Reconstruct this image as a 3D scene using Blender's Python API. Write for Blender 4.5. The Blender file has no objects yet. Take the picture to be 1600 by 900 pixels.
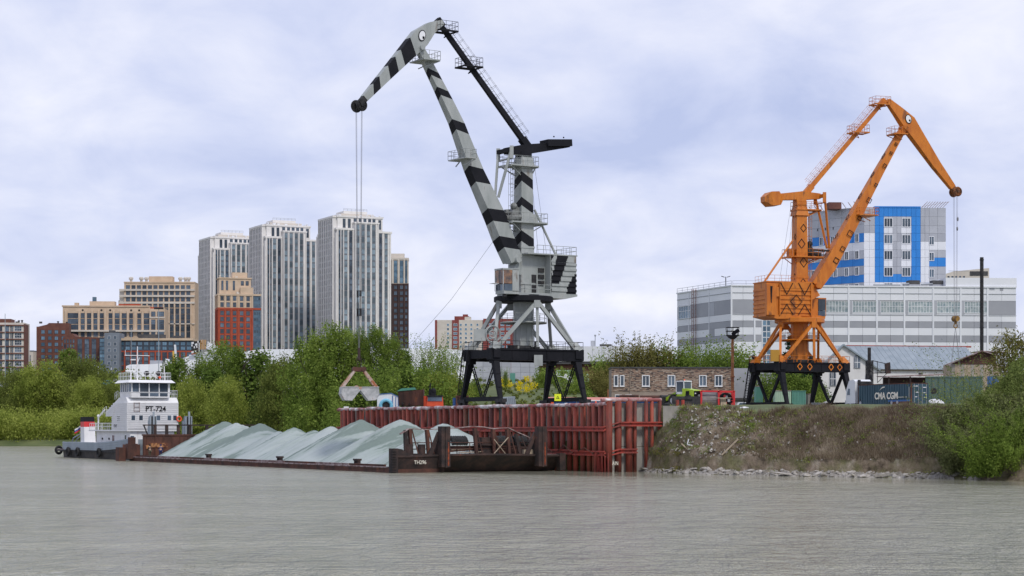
import bpy, math, random
import numpy as np
from mathutils import Vector, Matrix
R = math.radians
C = bpy.context.scene.collection
# ------------------------------------------------------------------ camera, world, sun
FPX, HY, HC = 3150.0, 669.0, 4.56          # focal length in photo pixels, horizon row, eye height over the river
cam = bpy.data.cameras.new('camera'); camo = bpy.data.objects.new('camera', cam); C.objects.link(camo)
camo.location = (0, 0, HC); camo.rotation_euler = (R(90), 0, 0)
cam.sensor_width = 36; cam.lens = 36*FPX/1600; cam.shift_y = (HY-450)/1600
cam.clip_start = 1; cam.clip_end = 20000
bpy.context.scene.camera = camo
vs = bpy.context.scene.view_settings
vs.view_transform = 'Standard'; vs.look = 'None'; vs.exposure = .28; vs.gamma = 1
SUN_EL, SUN_AZ = R(48), R(150)              # azimuth clockwise from +Y: sun behind the camera and to the right
w = bpy.data.worlds.new('World'); bpy.context.scene.world = w; w.use_nodes = True
nt = w.node_tree; N = nt.nodes; L = nt.links; N.clear()
out = N.new('ShaderNodeOutputWorld'); mix = N.new('ShaderNodeMixShader')
b1 = N.new('ShaderNodeBackground'); b2 = N.new('ShaderNodeBackground')
sky = N.new('ShaderNodeTexSky'); sky.sky_type = 'NISHITA'; sky.sun_disc = False
sky.sun_elevation = SUN_EL; sky.sun_rotation = SUN_AZ
b1.inputs[1].default_value = 0.10; L.new(sky.outputs[0], b1.inputs[0])
tc = N.new('ShaderNodeTexCoord'); sp = N.new('ShaderNodeSeparateXYZ'); L.new(tc.outputs['Generated'], sp.inputs[0])
def mth(nt, op, a, b=None, clamp=False):
    n = nt.nodes.new('ShaderNodeMath'); n.operation = op; n.use_clamp = clamp
    for i, v in enumerate((a, b)):
        if v is None: continue
        if isinstance(v, (int, float)): n.inputs[i].default_value = v
        else: nt.links.new(v, n.inputs[i])
    return n.outputs[0]
den = mth(nt, 'ADD', mth(nt, 'MAXIMUM', sp.outputs[2], 0.0), 0.34)
cx = mth(nt, 'DIVIDE', sp.outputs[0], den); cy = mth(nt, 'DIVIDE', sp.outputs[1], den)
cb = N.new('ShaderNodeCombineXYZ'); L.new(cx, cb.inputs[0]); L.new(cy, cb.inputs[1])
def wnoise(scale, detail, rough, dist, off, yst=1.0):
    m = N.new('ShaderNodeMapping'); m.inputs['Location'].default_value = off; m.inputs['Scale'].default_value = (1, yst, 1)
    L.new(cb.outputs[0], m.inputs[0])
    n = N.new('ShaderNodeTexNoise'); n.inputs['Scale'].default_value = scale; n.inputs['Detail'].default_value = detail
    n.inputs['Roughness'].default_value = rough; n.inputs['Distortion'].default_value = dist
    L.new(m.outputs[0], n.inputs[0]); return n.outputs[0]
n1 = wnoise(2.3, 5, .45, .4, (3.1, 1.7, 0), 1.0); n2 = wnoise(6.0, 7, .58, .3, (7, 2, 0), .9)
cl = mth(nt, 'ADD', mth(nt, 'MULTIPLY', n1, .6), mth(nt, 'MULTIPLY', n2, .4))
rp = N.new('ShaderNodeValToRGB'); L.new(cl, rp.inputs[0]); e = rp.color_ramp.elements
e[0].position = .37; e[0].color = (.43, .485, .70, 1)
e[1].position = .66; e[1].color = (.79, .795, .88, 1)
m_ = rp.color_ramp.elements.new(.48); m_.color = (.565, .605, .785, 1)
L.new(rp.outputs[0], b2.inputs[0]); b2.inputs[1].default_value = 1.0
mix.inputs[0].default_value = .93
L.new(b1.outputs[0], mix.inputs[1]); L.new(b2.outputs[0], mix.inputs[2]); L.new(mix.outputs[0], out.inputs[0])
sl = bpy.data.lights.new('sun', 'SUN'); sl.energy = 1.5; sl.angle = R(10); sl.color = (1, .95, .88)
so = bpy.data.objects.new('sun', sl); C.objects.link(so)
sd = Vector((math.sin(SUN_AZ)*math.cos(SUN_EL), math.cos(SUN_AZ)*math.cos(SUN_EL), math.sin(SUN_EL)))
so.rotation_euler = sd.to_track_quat('Z', 'Y').to_euler(); so.location = (0, -50, 200)

# ------------------------------------------------------------------ helpers
def wx(px, Y): return (px-800)/FPX*Y
def wz(py, Y): return HC+(HY-py)/FPX*Y
rnd = random.Random(7)

class MB:
    def __init__(s): s.v = []; s.f = []; s.m = []; s.cm = 0
    def add(s, vs, fs):
        o = len(s.v); s.v.extend(tuple(v) for v in vs); s.f.extend(tuple(i+o for i in f) for f in fs); s.m.extend([s.cm]*len(fs)); return s
    def box(s, x0, x1, y0, y1, z0, z1):
        return s.add([(x0,y0,z0),(x1,y0,z0),(x1,y1,z0),(x0,y1,z0),(x0,y0,z1),(x1,y0,z1),(x1,y1,z1),(x0,y1,z1)],
                     [(3,2,1,0),(4,5,6,7),(0,1,5,4),(1,2,6,5),(2,3,7,6),(3,0,4,7)])
    def hexa(s, c):   # eight corners, bottom ring then top ring
        return s.add(c, [(3,2,1,0),(4,5,6,7),(0,1,5,4),(1,2,6,5),(2,3,7,6),(3,0,4,7)])
    def beam(s, p, q, w, h=None, w2=None, h2=None, up=(0,0,1)):
        p = Vector(p); q = Vector(q); h = w if h is None else h; w2 = w if w2 is None else w2; h2 = h if h2 is None else h2
        d = (q-p).normalized(); u = Vector(up)
        if abs(d.dot(u)) > .98: u = Vector((1,0,0))
        a = d.cross(u).normalized(); b = a.cross(d).normalized()
        c = []
        for P, W, H in ((p, w, h), (q, w2, h2)):
            c += [P-a*W/2-b*H/2, P+a*W/2-b*H/2, P+a*W/2+b*H/2, P-a*W/2+b*H/2]
        return s.hexa(c)
    def tube(s, p, q, r, n=8, r2=None, cap=True):
        p = Vector(p); q = Vector(q); r2 = r if r2 is None else r2; d = (q-p).normalized()
        u = Vector((0,0,1)) if abs(d.z) < .95 else Vector((1,0,0)); a = d.cross(u).normalized(); b = a.cross(d)
        vs = [P+(a*math.cos(2*math.pi*i/n)+b*math.sin(2*math.pi*i/n))*rr for P, rr in ((p, r), (q, r2)) for i in range(n)]
        fs = [(i, (i+1)%n, n+(i+1)%n, n+i) for i in range(n)]
        if cap: fs += [tuple(range(n))[::-1], tuple(range(n, 2*n))]
        return s.add(vs, fs)
    def path(s, pts, r, n=5):
        for a, b in zip(pts[:-1], pts[1:]): s.tube(a, b, r, n)
        return s
    def torus(s, c, ax, R_, r, n=20, m=6, a0=0, a1=2*math.pi):
        c = Vector(c); ax = Vector(ax).normalized(); u = ax.orthogonal().normalized(); v = ax.cross(u)
        full = abs(a1-a0-2*math.pi) < 1e-6; k = n if full else n+1; vs = []; fs = []
        for i in range(k):
            t = a0+(a1-a0)*i/n; dr = u*math.cos(t)+v*math.sin(t)
            for j in range(m):
                f = 2*math.pi*j/m; vs.append(c+dr*(R_+r*math.cos(f))+ax*r*math.sin(f))
        for i in range(n):
            for j in range(m):
                fs.append((i*m+j, ((i+1)%k)*m+j, ((i+1)%k)*m+(j+1)%m, i*m+(j+1)%m))
        return s.add(vs, fs)
    def prism(s, pts, o, ax, ay, ex):      # polygon in the plane (o; ax, ay), pushed along ex
        o = Vector(o); ax = Vector(ax); ay = Vector(ay); ex = Vector(ex); n = len(pts)
        a = [o+ax*x+ay*y for x, y in pts]; vs = a+[p+ex for p in a]
        return s.add(vs, [tuple(range(n))[::-1], tuple(range(n, 2*n))]+[(i, (i+1)%n, n+(i+1)%n, n+i) for i in range(n)])
    def lathe(s, c, prof, n=16):
        vs = [(c[0]+r*math.cos(2*math.pi*i/n), c[1]+r*math.sin(2*math.pi*i/n), c[2]+z) for r, z in prof for i in range(n)]
        fs = [(k*n+i, k*n+(i+1)%n, (k+1)*n+(i+1)%n, (k+1)*n+i) for k in range(len(prof)-1) for i in range(n)]
        fs += [tuple(range(n))[::-1], tuple(range((len(prof)-1)*n, len(prof)*n))]
        return s.add(vs, fs)
    def ball(s, c, r, n=10, m=6, sz=1.0):
        pr = [(max(.001, r*math.sin(math.pi*k/m)), -r*sz*math.cos(math.pi*k/m)) for k in range(m+1)]
        return s.lathe(c, pr, n)
    def rail(s, pts, h=1.0, r=.03, step=1.2, mid=1):
        pts = [Vector(p) for p in pts]; up = Vector((0,0,1))
        for a, b in zip(pts[:-1], pts[1:]):
            k = max(1, round((b-a).length/step))
            for i in range(k+1):
                q = a.lerp(b, i/k); s.tube(q, q+up*h, r, 4, cap=False)
            for j in range(mid+1):
                z = up*h*(1-j/(mid+1)); s.tube(a+z, b+z, r, 4, cap=False)
        return s
    def ladder(s, p, q, w=.45, side=(1,0,0), r=.03, step=.45):
        p = Vector(p); q = Vector(q); sv = Vector(side).normalized()*w/2
        s.tube(p-sv, q-sv, r, 4); s.tube(p+sv, q+sv, r, 4)
        k = max(1, int((q-p).length/step))
        for i in range(k): c = p.lerp(q, (i+.5)/k); s.tube(c-sv, c+sv, r*.8, 4, cap=False)
        return s
    def mesh(s, name, mats):
        me = bpy.data.meshes.new(name); me.from_pydata(s.v, [], s.f)
        if not isinstance(mats, (list, tuple)): mats = [mats]
        for m in mats: me.materials.append(m)
        if len(mats) > 1: me.polygons.foreach_set('material_index', s.m)
        me.update(); return me

def tag(o, label=None, cat=None, group=None, kind=None):
    if label: o['label'] = label
    if cat: o['category'] = cat
    if group: o['group'] = group
    if kind: o['kind'] = kind
    return o
def link(name, me, parent=None, loc=None, rz=None, rot=None, scale=None):
    o = bpy.data.objects.new(name, me); C.objects.link(o)
    if parent: o.parent = parent
    if loc is not None: o.location = loc
    if rz is not None: o.rotation_euler = (0, 0, rz)
    if rot is not None: o.rotation_euler = rot
    if scale is not None: o.scale = scale
    return o
def part(name, mb, mats, parent=None, label=None, smooth=False):
    me = mb.mesh(name, mats)
    if smooth: me.shade_smooth()
    o = link(name, me, parent)
    if label: o['label'] = label
    return o
def empty(name, loc, label, cat, rz=0, group=None):
    o = link(name, None, None, loc, rz); o.empty_display_size = 1
    return tag(o, label, cat, group)
def text(s, size, parent, loc, rot, m, name='lettering', ext=.01, align='CENTER', sx=1, bold=0):
    cu = bpy.data.curves.new(name, 'FONT'); cu.body = s; cu.size = size; cu.extrude = ext; cu.align_x = align; cu.align_y = 'CENTER'; cu.offset = bold
    t = bpy.data.objects.new(name, cu); C.objects.link(t)
    dg = bpy.context.evaluated_depsgraph_get(); me = bpy.data.meshes.new_from_object(t.evaluated_get(dg))
    bpy.data.objects.remove(t); me.materials.clear(); me.materials.append(m)
    return link(name, me, parent, loc, rot=rot, scale=(sx, 1, 1))

# ------------------------------------------------------------------ materials
def mk(name, c1, c2=None, c3=None, scale=1.0, rough=.7, metal=0.0, bump=0.0, st=(1,1,1), lo=.38, hi=.62, detail=5, bscale=None, var=0.0, spec=None):
    m = bpy.data.materials.new(name); m.use_nodes = True; nt = m.node_tree; N = nt.nodes; L = nt.links
    b = N['Principled BSDF']; b.inputs['Roughness'].default_value = rough; b.inputs['Metallic'].default_value = metal
    if spec is not None: b.inputs['Specular IOR Level'].default_value = spec
    tc = N.new('ShaderNodeTexCoord'); oi = N.new('ShaderNodeObjectInfo')
    ad = N.new('ShaderNodeVectorMath'); ad.operation = 'ADD'
    sc = N.new('ShaderNodeVectorMath'); sc.operation = 'SCALE'; cb = N.new('ShaderNodeCombineXYZ')
    for i in range(3): L.new(oi.outputs['Random'], cb.inputs[i])
    L.new(cb.outputs[0], sc.inputs[0]); sc.inputs['Scale'].default_value = 37.0
    L.new(tc.outputs['Object'], ad.inputs[0]); L.new(sc.outputs[0], ad.inputs[1])
    mp = N.new('ShaderNodeMapping'); mp.inputs['Scale'].default_value = st; L.new(ad.outputs[0], mp.inputs[0])
    col = None
    if c2 is not None:
        n = N.new('ShaderNodeTexNoise'); n.inputs['Scale'].default_value = scale; n.inputs['Detail'].default_value = detail; n.inputs['Roughness'].default_value = .62
        L.new(mp.outputs[0], n.inputs[0]); r = N.new('ShaderNodeValToRGB'); L.new(n.outputs[0], r.inputs[0])
        e = r.color_ramp.elements; e[0].position = lo; e[0].color = (*c1, 1); e[1].position = hi; e[1].color = (*c2, 1)
        if c3 is not None: x = e.new(min(.99, hi+.09)); x.color = (*c3, 1)
        col = r.outputs[0]
    if var > 0:
        hv = N.new('ShaderNodeHueSaturation'); rr = N.new('ShaderNodeMapRange'); L.new(oi.outputs['Random'], rr.inputs[0])
        rr.inputs[3].default_value = 1-var; rr.inputs[4].default_value = 1+var; L.new(rr.outputs[0], hv.inputs['Value'])
        if col: L.new(col, hv.inputs['Color'])
        else: hv.inputs['Color'].default_value = (*c1, 1)
        col = hv.outputs[0]
    if col: L.new(col, b.inputs['Base Color'])
    else: b.inputs['Base Color'].default_value = (*c1, 1)
    if bump > 0:
        n = N.new('ShaderNodeTexNoise'); n.inputs['Scale'].default_value = bscale or scale*3; n.inputs['Detail'].default_value = 4
        L.new(mp.outputs[0], n.inputs[0]); bp = N.new('ShaderNodeBump'); bp.inputs['Strength'].default_value = bump; bp.inputs['Distance'].default_value = .1
        L.new(n.outputs[0], bp.inputs['Height']); L.new(bp.outputs[0], b.inputs['Normal'])
    return m
def leafmat(name, dark, mid, light, nscale=.25, trans=.35):
    m = bpy.data.materials.new(name); m.use_nodes = True; nt = m.node_tree; N = nt.nodes; L = nt.links; N.clear()
    o = N.new('ShaderNodeOutputMaterial'); mx = N.new('ShaderNodeMixShader'); d = N.new('ShaderNodeBsdfDiffuse'); t = N.new('ShaderNodeBsdfTranslucent')
    g = N.new('ShaderNodeNewGeometry'); tc = N.new('ShaderNodeTexCoord'); n = N.new('ShaderNodeTexNoise'); n.inputs['Scale'].default_value = nscale
    n.inputs['Detail'].default_value = 3; L.new(tc.outputs['Object'], n.inputs[0]); oi = N.new('ShaderNodeObjectInfo')
    a = mth(nt, 'MULTIPLY', g.outputs['Random Per Island'], .42); b = mth(nt, 'MULTIPLY', n.outputs[0], .9)
    c = mth(nt, 'ADD', a, b); c = mth(nt, 'ADD', c, mth(nt, 'MULTIPLY', oi.outputs['Random'], .16)); c = mth(nt, 'SUBTRACT', c, .24)
    r = N.new('ShaderNodeValToRGB'); L.new(c, r.inputs[0]); e = r.color_ramp.elements
    e[0].position = .15; e[0].color = (*dark, 1); e[1].position = .85; e[1].color = (*light, 1); x = e.new(.5); x.color = (*mid, 1)
    L.new(r.outputs[0], d.inputs[0]); L.new(r.outputs[0], t.inputs[0]); mx.inputs[0].default_value = trans
    L.new(d.outputs[0], mx.inputs[1]); L.new(t.outputs[0], mx.inputs[2]); L.new(mx.outputs[0], o.inputs[0]); return m
M = {}
M['paint_grey'] = mk('paint_grey', (.28,.305,.29), (.375,.395,.38), (.19,.165,.135), .8, .55, st=(1,1,.3), lo=.36, hi=.6, detail=8)
M['paint_black'] = mk('paint_black', (.005,.006,.009), (.013,.013,.017), scale=.8, rough=.7, lo=.3, hi=.7, spec=.22)
M['dark_steel'] = mk('dark_steel', (.015,.016,.019), (.04,.038,.038), scale=2, rough=.7, spec=.3)
M['orange'] = mk('orange_paint', (.46,.125,.006), (.60,.185,.010), (.24,.075,.015), .8, .5, st=(1,1,.3), lo=.38, hi=.57, detail=9)
M['rope'] = mk('steel_rope', (.19,.19,.2), rough=.6)
M['white'] = mk('white_paint', (.70,.70,.70), (.82,.82,.82), (.58,.54,.48), .5, .5, st=(1,1,.35), lo=.3, hi=.66)
M['glass'] = mk('dark_glass', (.035,.055,.08), (.10,.135,.175), scale=.25, rough=.08, var=.5)
M['glass_blue'] = mk('blue_glass', (.055,.12,.18), (.13,.22,.30), scale=.2, rough=.1, var=.3)
M['glass_warm'] = mk('cab_glass', (.32,.17,.09), (.07,.06,.06), scale=1.2, rough=.15)
M['rust'] = mk('rusty_steel', (.045,.022,.017), (.12,.048,.032), (.22,.075,.03), .7, .85, st=(1,1,.6), lo=.36, hi=.62, bump=.3)
M['rust_dark'] = mk('dark_rusty_steel', (.022,.016,.015), (.07,.038,.03), (.17,.055,.03), .8, .8, lo=.4, hi=.66, bump=.3)
M['rust_light'] = mk('weathered_rim_steel', (.16,.09,.08), (.36,.30,.29), scale=1.2, rough=.8, lo=.42, hi=.6, bump=.2)
M['red_pipe'] = mk('red_pile_paint', (.10,.026,.02), (.27,.05,.028), (.16,.065,.036), .8, .7, st=(1,1,.3), lo=.38, hi=.56, detail=8, bump=.15, var=.28)
M['red_beam'] = mk('red_wale_paint', (.38,.055,.036), (.2,.045,.035), scale=.8, rough=.65, lo=.45, hi=.6, bump=.2)
M['cap_pipe'] = mk('cap_pipe_paint', (.26,.07,.065), (.46,.36,.35), (.74,.72,.72), .55, .7, lo=.42, hi=.56, bump=.2)
M['concrete'] = mk('concrete', (.24,.225,.20), (.36,.34,.30), (.17,.155,.13), .6, .9, st=(1,1,.5), lo=.35, hi=.6, bump=.2)
M['scoop'] = mk('scoop_steel', (.30,.31,.31), (.52,.52,.52), (.25,.15,.1), 1.5, .6, lo=.35, hi=.6)
M['sand'] = mk('grey_green_sand', (.30,.36,.335), (.50,.55,.545), (.58,.62,.63), .55, .95, st=(1,.22,.22), lo=.42, hi=.58, bump=.15, bscale=5)
M['tyre'] = mk('tyre_rubber', (.012,.012,.013), (.03,.03,.03), scale=4, rough=.85)
M['brick_far'] = mk('dark_red_facade', (.20,.045,.04), (.25,.06,.05), scale=.4, rough=.85)
M['brick_dark'] = mk('dark_umber_facade', (.045,.027,.027), (.07,.04,.038), scale=.4, rough=.85)
M['brick_red'] = mk('red_brick_facade', (.33,.06,.03), (.42,.085,.04), scale=.4, rough=.85)
M['brick_brown'] = mk('brown_brick_facade', (.115,.045,.035), (.16,.065,.045), scale=.4, rough=.85)
M['facade_white'] = mk('tower_panel', (.70,.68,.655), (.78,.755,.725), scale=.3, rough=.8)
M['facade_shadow'] = mk('tower_recess_panel', (.22,.215,.22), (.28,.27,.27), scale=.3, rough=.8)
M['facade_mid'] = mk('tower_spandrel', (.12,.135,.16), (.17,.18,.2), scale=.3, rough=.6)
M['glass_sky'] = mk('tower_glass', (.12,.165,.20), (.21,.27,.31), scale=.3, rough=.08, var=.55)
M['facade_beige'] = mk('beige_panel', (.53,.40,.28), (.62,.48,.35), scale=.2, rough=.85)
M['facade_cream'] = mk('cream_panel', (.55,.50,.44), (.63,.58,.51), scale=.2, rough=.85)
M['facade_grey'] = mk('grey_panel', (.15,.175,.21), (.19,.215,.25), scale=.2, rough=.8)
M['facade_dark'] = mk('dark_panel', (.035,.045,.065), (.06,.07,.095), scale=.2, rough=.6)
M['roof_dark'] = mk('dark_roofing', (.05,.05,.055), (.09,.09,.09), scale=.5, rough=.9)
M['panel_white'] = mk('white_cladding', (.68,.70,.73), (.76,.77,.79), scale=.12, rough=.55, st=(1,1,.6), lo=.3, hi=.7, var=.03)
M['panel_grey'] = mk('grey_cladding', (.30,.31,.34), (.34,.35,.375), scale=.15, rough=.55, var=.05)
M['panel_midgrey'] = mk('mid_grey_cladding', (.36,.375,.41), (.42,.435,.465), scale=.15, rough=.55, var=.05)
M['panel_blue'] = mk('blue_cladding', (.015,.19,.56), (.02,.22,.62), scale=.15, rough=.5, var=.05)
M['frame_white'] = mk('white_window_frame', (.78,.79,.80), rough=.5)
M['seam'] = mk('cladding_seam', (.30,.32,.34), rough=.7)
M['plaster'] = mk('white_plaster', (.62,.61,.60), (.74,.73,.72), (.5,.48,.45), .35, .9, lo=.3, hi=.65)
M['metal_roof'] = mk('blue_grey_roof_sheet', (.22,.265,.295), (.28,.325,.355), scale=.5, rough=.4, st=(.4,1,1))
M['bark'] = mk('bark', (.06,.045,.035), (.12,.095,.075), scale=3, rough=.95)
M['container'] = mk('container_blue_paint', (.025,.065,.095), (.045,.10,.135), (.10,.05,.035), .6, .6, lo=.35, hi=.66, st=(1,1,.5))
M['wagon_green'] = mk('wagon_green_paint', (.055,.105,.085), (.085,.14,.115), (.2,.13,.1), .5, .7, lo=.35, hi=.66, st=(1,1,.5))
M['container_green'] = mk('container_green_paint', (.08,.24,.19), (.12,.31,.24), (.3,.2,.14), .5, .65, lo=.35, hi=.68, st=(1,1,.5))
M['lime'] = mk('lime_paint', (.34,.50,.03), (.40,.56,.04), scale=1, rough=.45)
M['red_paint'] = mk('bright_red_paint', (.55,.02,.025), (.64,.03,.03), scale=1, rough=.45)
M['orange_red'] = mk('orange_red_paint', (.80,.085,.02), (.86,.11,.03), scale=1, rough=.45)
M['grey_paint'] = mk('ship_grey_paint', (.27,.32,.36), (.36,.41,.45), (.2,.13,.1), .5, .6, lo=.3, hi=.7, st=(1,1,.5))
M['hull'] = mk('tarred_hull', (.025,.024,.024), (.06,.05,.045), (.14,.055,.035), .6, .75, lo=.38, hi=.64, bump=.2)
M['blue_paint'] = mk('blue_paint', (.02,.10,.30), (.03,.13,.36), scale=.8, rough=.55)
M['salmon'] = mk('faded_salmon_sheet', (.58,.22,.17), (.68,.33,.27), scale=.4, rough=.8)
M['light_blue'] = mk('light_blue_paint', (.18,.50,.68), rough=.5)
M['yellow'] = mk('sign_yellow', (.75,.85,.02), rough=.5)
M['wood'] = mk('weathered_wood', (.30,.24,.17), (.46,.38,.28), scale=2, rough=.9)
M['stone'] = mk('pale_rock', (.25,.23,.20), (.47,.44,.40), scale=1.5, rough=.95, bump=.4, var=.25)
M['cream_text'] = mk('cream_lettering', (.82,.78,.66), rough=.6)
M['skin'] = mk('skin', (.5,.3,.22), rough=.6)
M['cloth_dark'] = mk('dark_green_clothing', (.015,.02,.014), rough=.9); M['cloth_blue'] = mk('navy_clothing', (.012,.025,.10), rough=.9)
M['cloth_khaki'] = mk('khaki_trousers', (.09,.08,.05), rough=.9)
M['tarp'] = mk('white_tarpaulin', (.62,.62,.64), (.75,.75,.76), scale=2, rough=.7, bump=.4)
M['green_roof'] = mk('green_roof_sheet', (.03,.16,.10), rough=.6)
M['leaf_willow'] = leafmat('willow_leaves', (.075,.10,.028), (.175,.21,.05), (.31,.345,.09), .22, .42)
M['leaf_light'] = leafmat('light_willow_leaves', (.14,.185,.035), (.30,.355,.07), (.47,.51,.13), .2, .48)
M['leaf_near'] = leafmat('near_willow_leaves', (.085,.115,.035), (.185,.235,.065), (.34,.39,.125), .5, .4)
M['leaf_olive'] = leafmat('olive_willow_leaves', (.085,.10,.04), (.185,.205,.085), (.30,.32,.14), .5)
M['leaf_green'] = leafmat('poplar_leaves', (.075,.12,.026), (.19,.27,.05), (.35,.44,.10), .25, .48)
M['leaf_dark'] = leafmat('dark_leaves', (.045,.08,.02), (.11,.17,.035), (.2,.28,.06))
M['leaf_brown'] = leafmat('brownish_leaves', (.085,.085,.028), (.20,.185,.055), (.31,.29,.10))
M['leaf_yellow'] = leafmat('yellow_blossom', (.55,.42,.01), (.75,.6,.02), (.85,.72,.04))
M['leaf_spruce'] = leafmat('spruce_needles', (.012,.03,.015), (.03,.06,.028), (.06,.10,.04))
M['dry_grass'] = leafmat('dry_grass', (.075,.055,.038), (.20,.155,.11), (.45,.38,.28), .35, .1)
# ------------------------------------------------------------------ the ground
def smooth(a, b, x):
    t = min(1, max(0, (x-a)/(b-a))); return t*t*(3-2*t)
BD = Vector((-.477, .879, 0)); BN = Vector((.879, .477, 0))     # along the quay (away) and across it (inland)
BA = Vector((-12.05, 205, 0))                                   # near corner of the sand barge
def bp(l, w, z=0): return BA+BD*l+BN*w+Vector((0,0,z))
WK = Vector((9.96, 209.1, 0)); WE = Vector((-23.1, 270.1, 0)); WC = Vector((15.8, 212, 0))
SHORE = [(-900,540),(-130,513),(-80,500),(-45,430),(-26,320),(-22.9,271),(10.0,210.2),(13.5,211.5),(16,206),(19,199.5),(30,189),(39.3,182),(44,173),(80,152),(150,140),(900,130)]
def shore(x):
    for (a, b), (c, d) in zip(SHORE[:-1], SHORE[1:]):
        if x <= c: return b+(d-b)*(x-a)/(c-a)
    return SHORE[-1][1]
GZ = 7.2
def ground(x, y):
    v = y-shore(x)
    left = .2+1.4*smooth(0, 6, v)+2.6*smooth(8, 60, v)+12*smooth(70, 115, v)
    rise = 7.0*smooth(300, 420, y)*(1-smooth(15, 21, x))*smooth(-60, -22, x)
    right = GZ+rise
    ky = smooth(300, 400, y); k = smooth(-34-36*ky, -23.2-1.8*ky, x)
    if x <= -22.9: right *= smooth(-1, 10, v)
    if x > 15: right = (GZ-(.3+.65*smooth(17,25,x)+.22*nz(x*.45,1.0)+.1*nz(x*1.6,2))*(1-smooth(9, 42, v)))*smooth(-1, 9, v)
    return left*(1-k)+right*k
def nz(x, y, s=1.0):
    return (math.sin(x*1.7*s+1.3*math.sin(y*.9*s))+math.sin(y*2.1*s+1.9*math.sin(x*1.3*s+2))+.6*math.sin((x+y)*3.7*s+math.sin(x*4.1*s)*1.5)+.5*math.sin((x-y*1.3)*6.3*s))/3.1
def axis(segs):
    r = []
    for a, b, st in segs:
        n = max(1, int(round((b-a)/st))); r += [a+(b-a)*i/n for i in range(n)]
    r.append(segs[-1][1]); return r
xs = axis([(-900,-140,60),(-140,-40,8),(-40,-24,2),(-24,10,1),(10,15.8,.8),(15.8,60,.9),(60,150,12),(150,900,75)])
vsx = [-.3,0.0,.5,2,4,6,9,12,18,26,40,60,75,90,105,120,150,200,260,400,700,1200,2500,6000]
V = []; Fc = []
for x in xs:
    sh_ = max(shore(x), 213.4) if 10.3 < x < 15.75 else shore(x)
    for v in vsx:
        if x > 15.5 and v < 9: y = shore(x)+9.0+v*.01; z = ground(x, shore(x)+9)-.02-(.35 if v < 6 else 0)*0
        else: y = sh_+v; z = ground(x, y)+(.0 if v < 12 else .12*nz(x*.3, y*.3))
        if -23 < x < 15.5: z = ground(x, max(y, shore(x)+.6))
        if v < 0: z = -1.6
        V.append((x, y, z))
nv = len(vsx)
for i in range(len(xs)-1):
    for j in range(nv-1): Fc.append((i*nv+j, (i+1)*nv+j, (i+1)*nv+j+1, i*nv+j+1))
M['grass_ground'] = mk('grassy_ground', (.075,.10,.03), (.135,.155,.055), (.23,.20,.13), .12, .95, lo=.4, hi=.66, bump=.4, bscale=1.5)
me = bpy.data.meshes.new('ground'); me.from_pydata(V, [], Fc); me.materials.append(M['grass_ground']); me.shade_smooth()
tag(link('ground', me), kind='structure')
# the yard behind the quay: trodden gravel sheet
M['gravel'] = mk('yard_gravel', (.20,.18,.155), (.30,.275,.24), (.15,.14,.11), .35, .95, bump=.3)
mb = MB()
pts = [(10.6,212.5),(14.5,216),(17,238),(30,234),(42,227),(80,200),(150,190),(150,335),(22,335),(14,318),(-8,318),(-20,272)]
mb.add([(x, y, GZ+.03) for x, y in pts], [tuple(range(len(pts)))])
# keep it inside the level part of the ground
tag(link('yard', mb.mesh('yard', M['gravel'])), kind='structure')
# eroded slope of the right bank
M['bank'] = bpy.data.materials.new('bank_soil'); m = M['bank']; m.use_nodes = True; nt = m.node_tree; N = nt.nodes; L = nt.links
b = N['Principled BSDF']; b.inputs['Roughness'].default_value = .97; b.inputs['Specular IOR Level'].default_value = .1
tc = N.new('ShaderNodeTexCoord')
def nn(scale, detail, st=(1,1,1)):
    mp = N.new('ShaderNodeMapping'); mp.inputs['Scale'].default_value = st; L.new(tc.outputs['Object'], mp.inputs[0])
    n = N.new('ShaderNodeTexNoise'); n.inputs['Scale'].default_value = scale; n.inputs['Detail'].default_value = detail; n.inputs['Roughness'].default_value = .68
    L.new(mp.outputs[0], n.inputs[0]); return n.outputs[0]
def ramp(src, stops):
    r = N.new('ShaderNodeValToRGB'); L.new(src, r.inputs[0]); e = r.color_ramp.elements
    e[0].position, e[0].color = stops[0][0], (*stops[0][1], 1); e[1].position, e[1].color = stops[-1][0], (*stops[-1][1], 1)
    for p, c in stops[1:-1]: x = e.new(p); x.color = (*c, 1)
    return r.outputs[0]
soil = ramp(nn(.55, 9), [(.34,(.055,.042,.03)),(.44,(.165,.13,.092)),(.54,(.235,.185,.135)),(.7,(.40,.35,.29))])
grass = ramp(nn(2.5, 4), [(.35,(.07,.075,.03)),(.6,(.15,.155,.06)),(.75,(.24,.21,.12))])
gm = ramp(nn(.22, 5), [(.44,(0,0,0)),(.58,(.75,.75,.75))])
mxc = N.new('ShaderNodeMix'); mxc.data_type = 'RGBA'; L.new(gm, mxc.inputs['Factor']); L.new(soil, mxc.inputs['A']); L.new(grass, mxc.inputs['B'])
L.new(mxc.outputs['Result'], b.inputs['Base Color'])
bpn = N.new('ShaderNodeBump'); bpn.inputs['Strength'].default_value = .9; bpn.inputs['Distance'].default_value = .35
L.new(nn(1.8, 8), bpn.inputs['Height']); L.new(bpn.outputs[0], b.inputs['Normal'])
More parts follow.
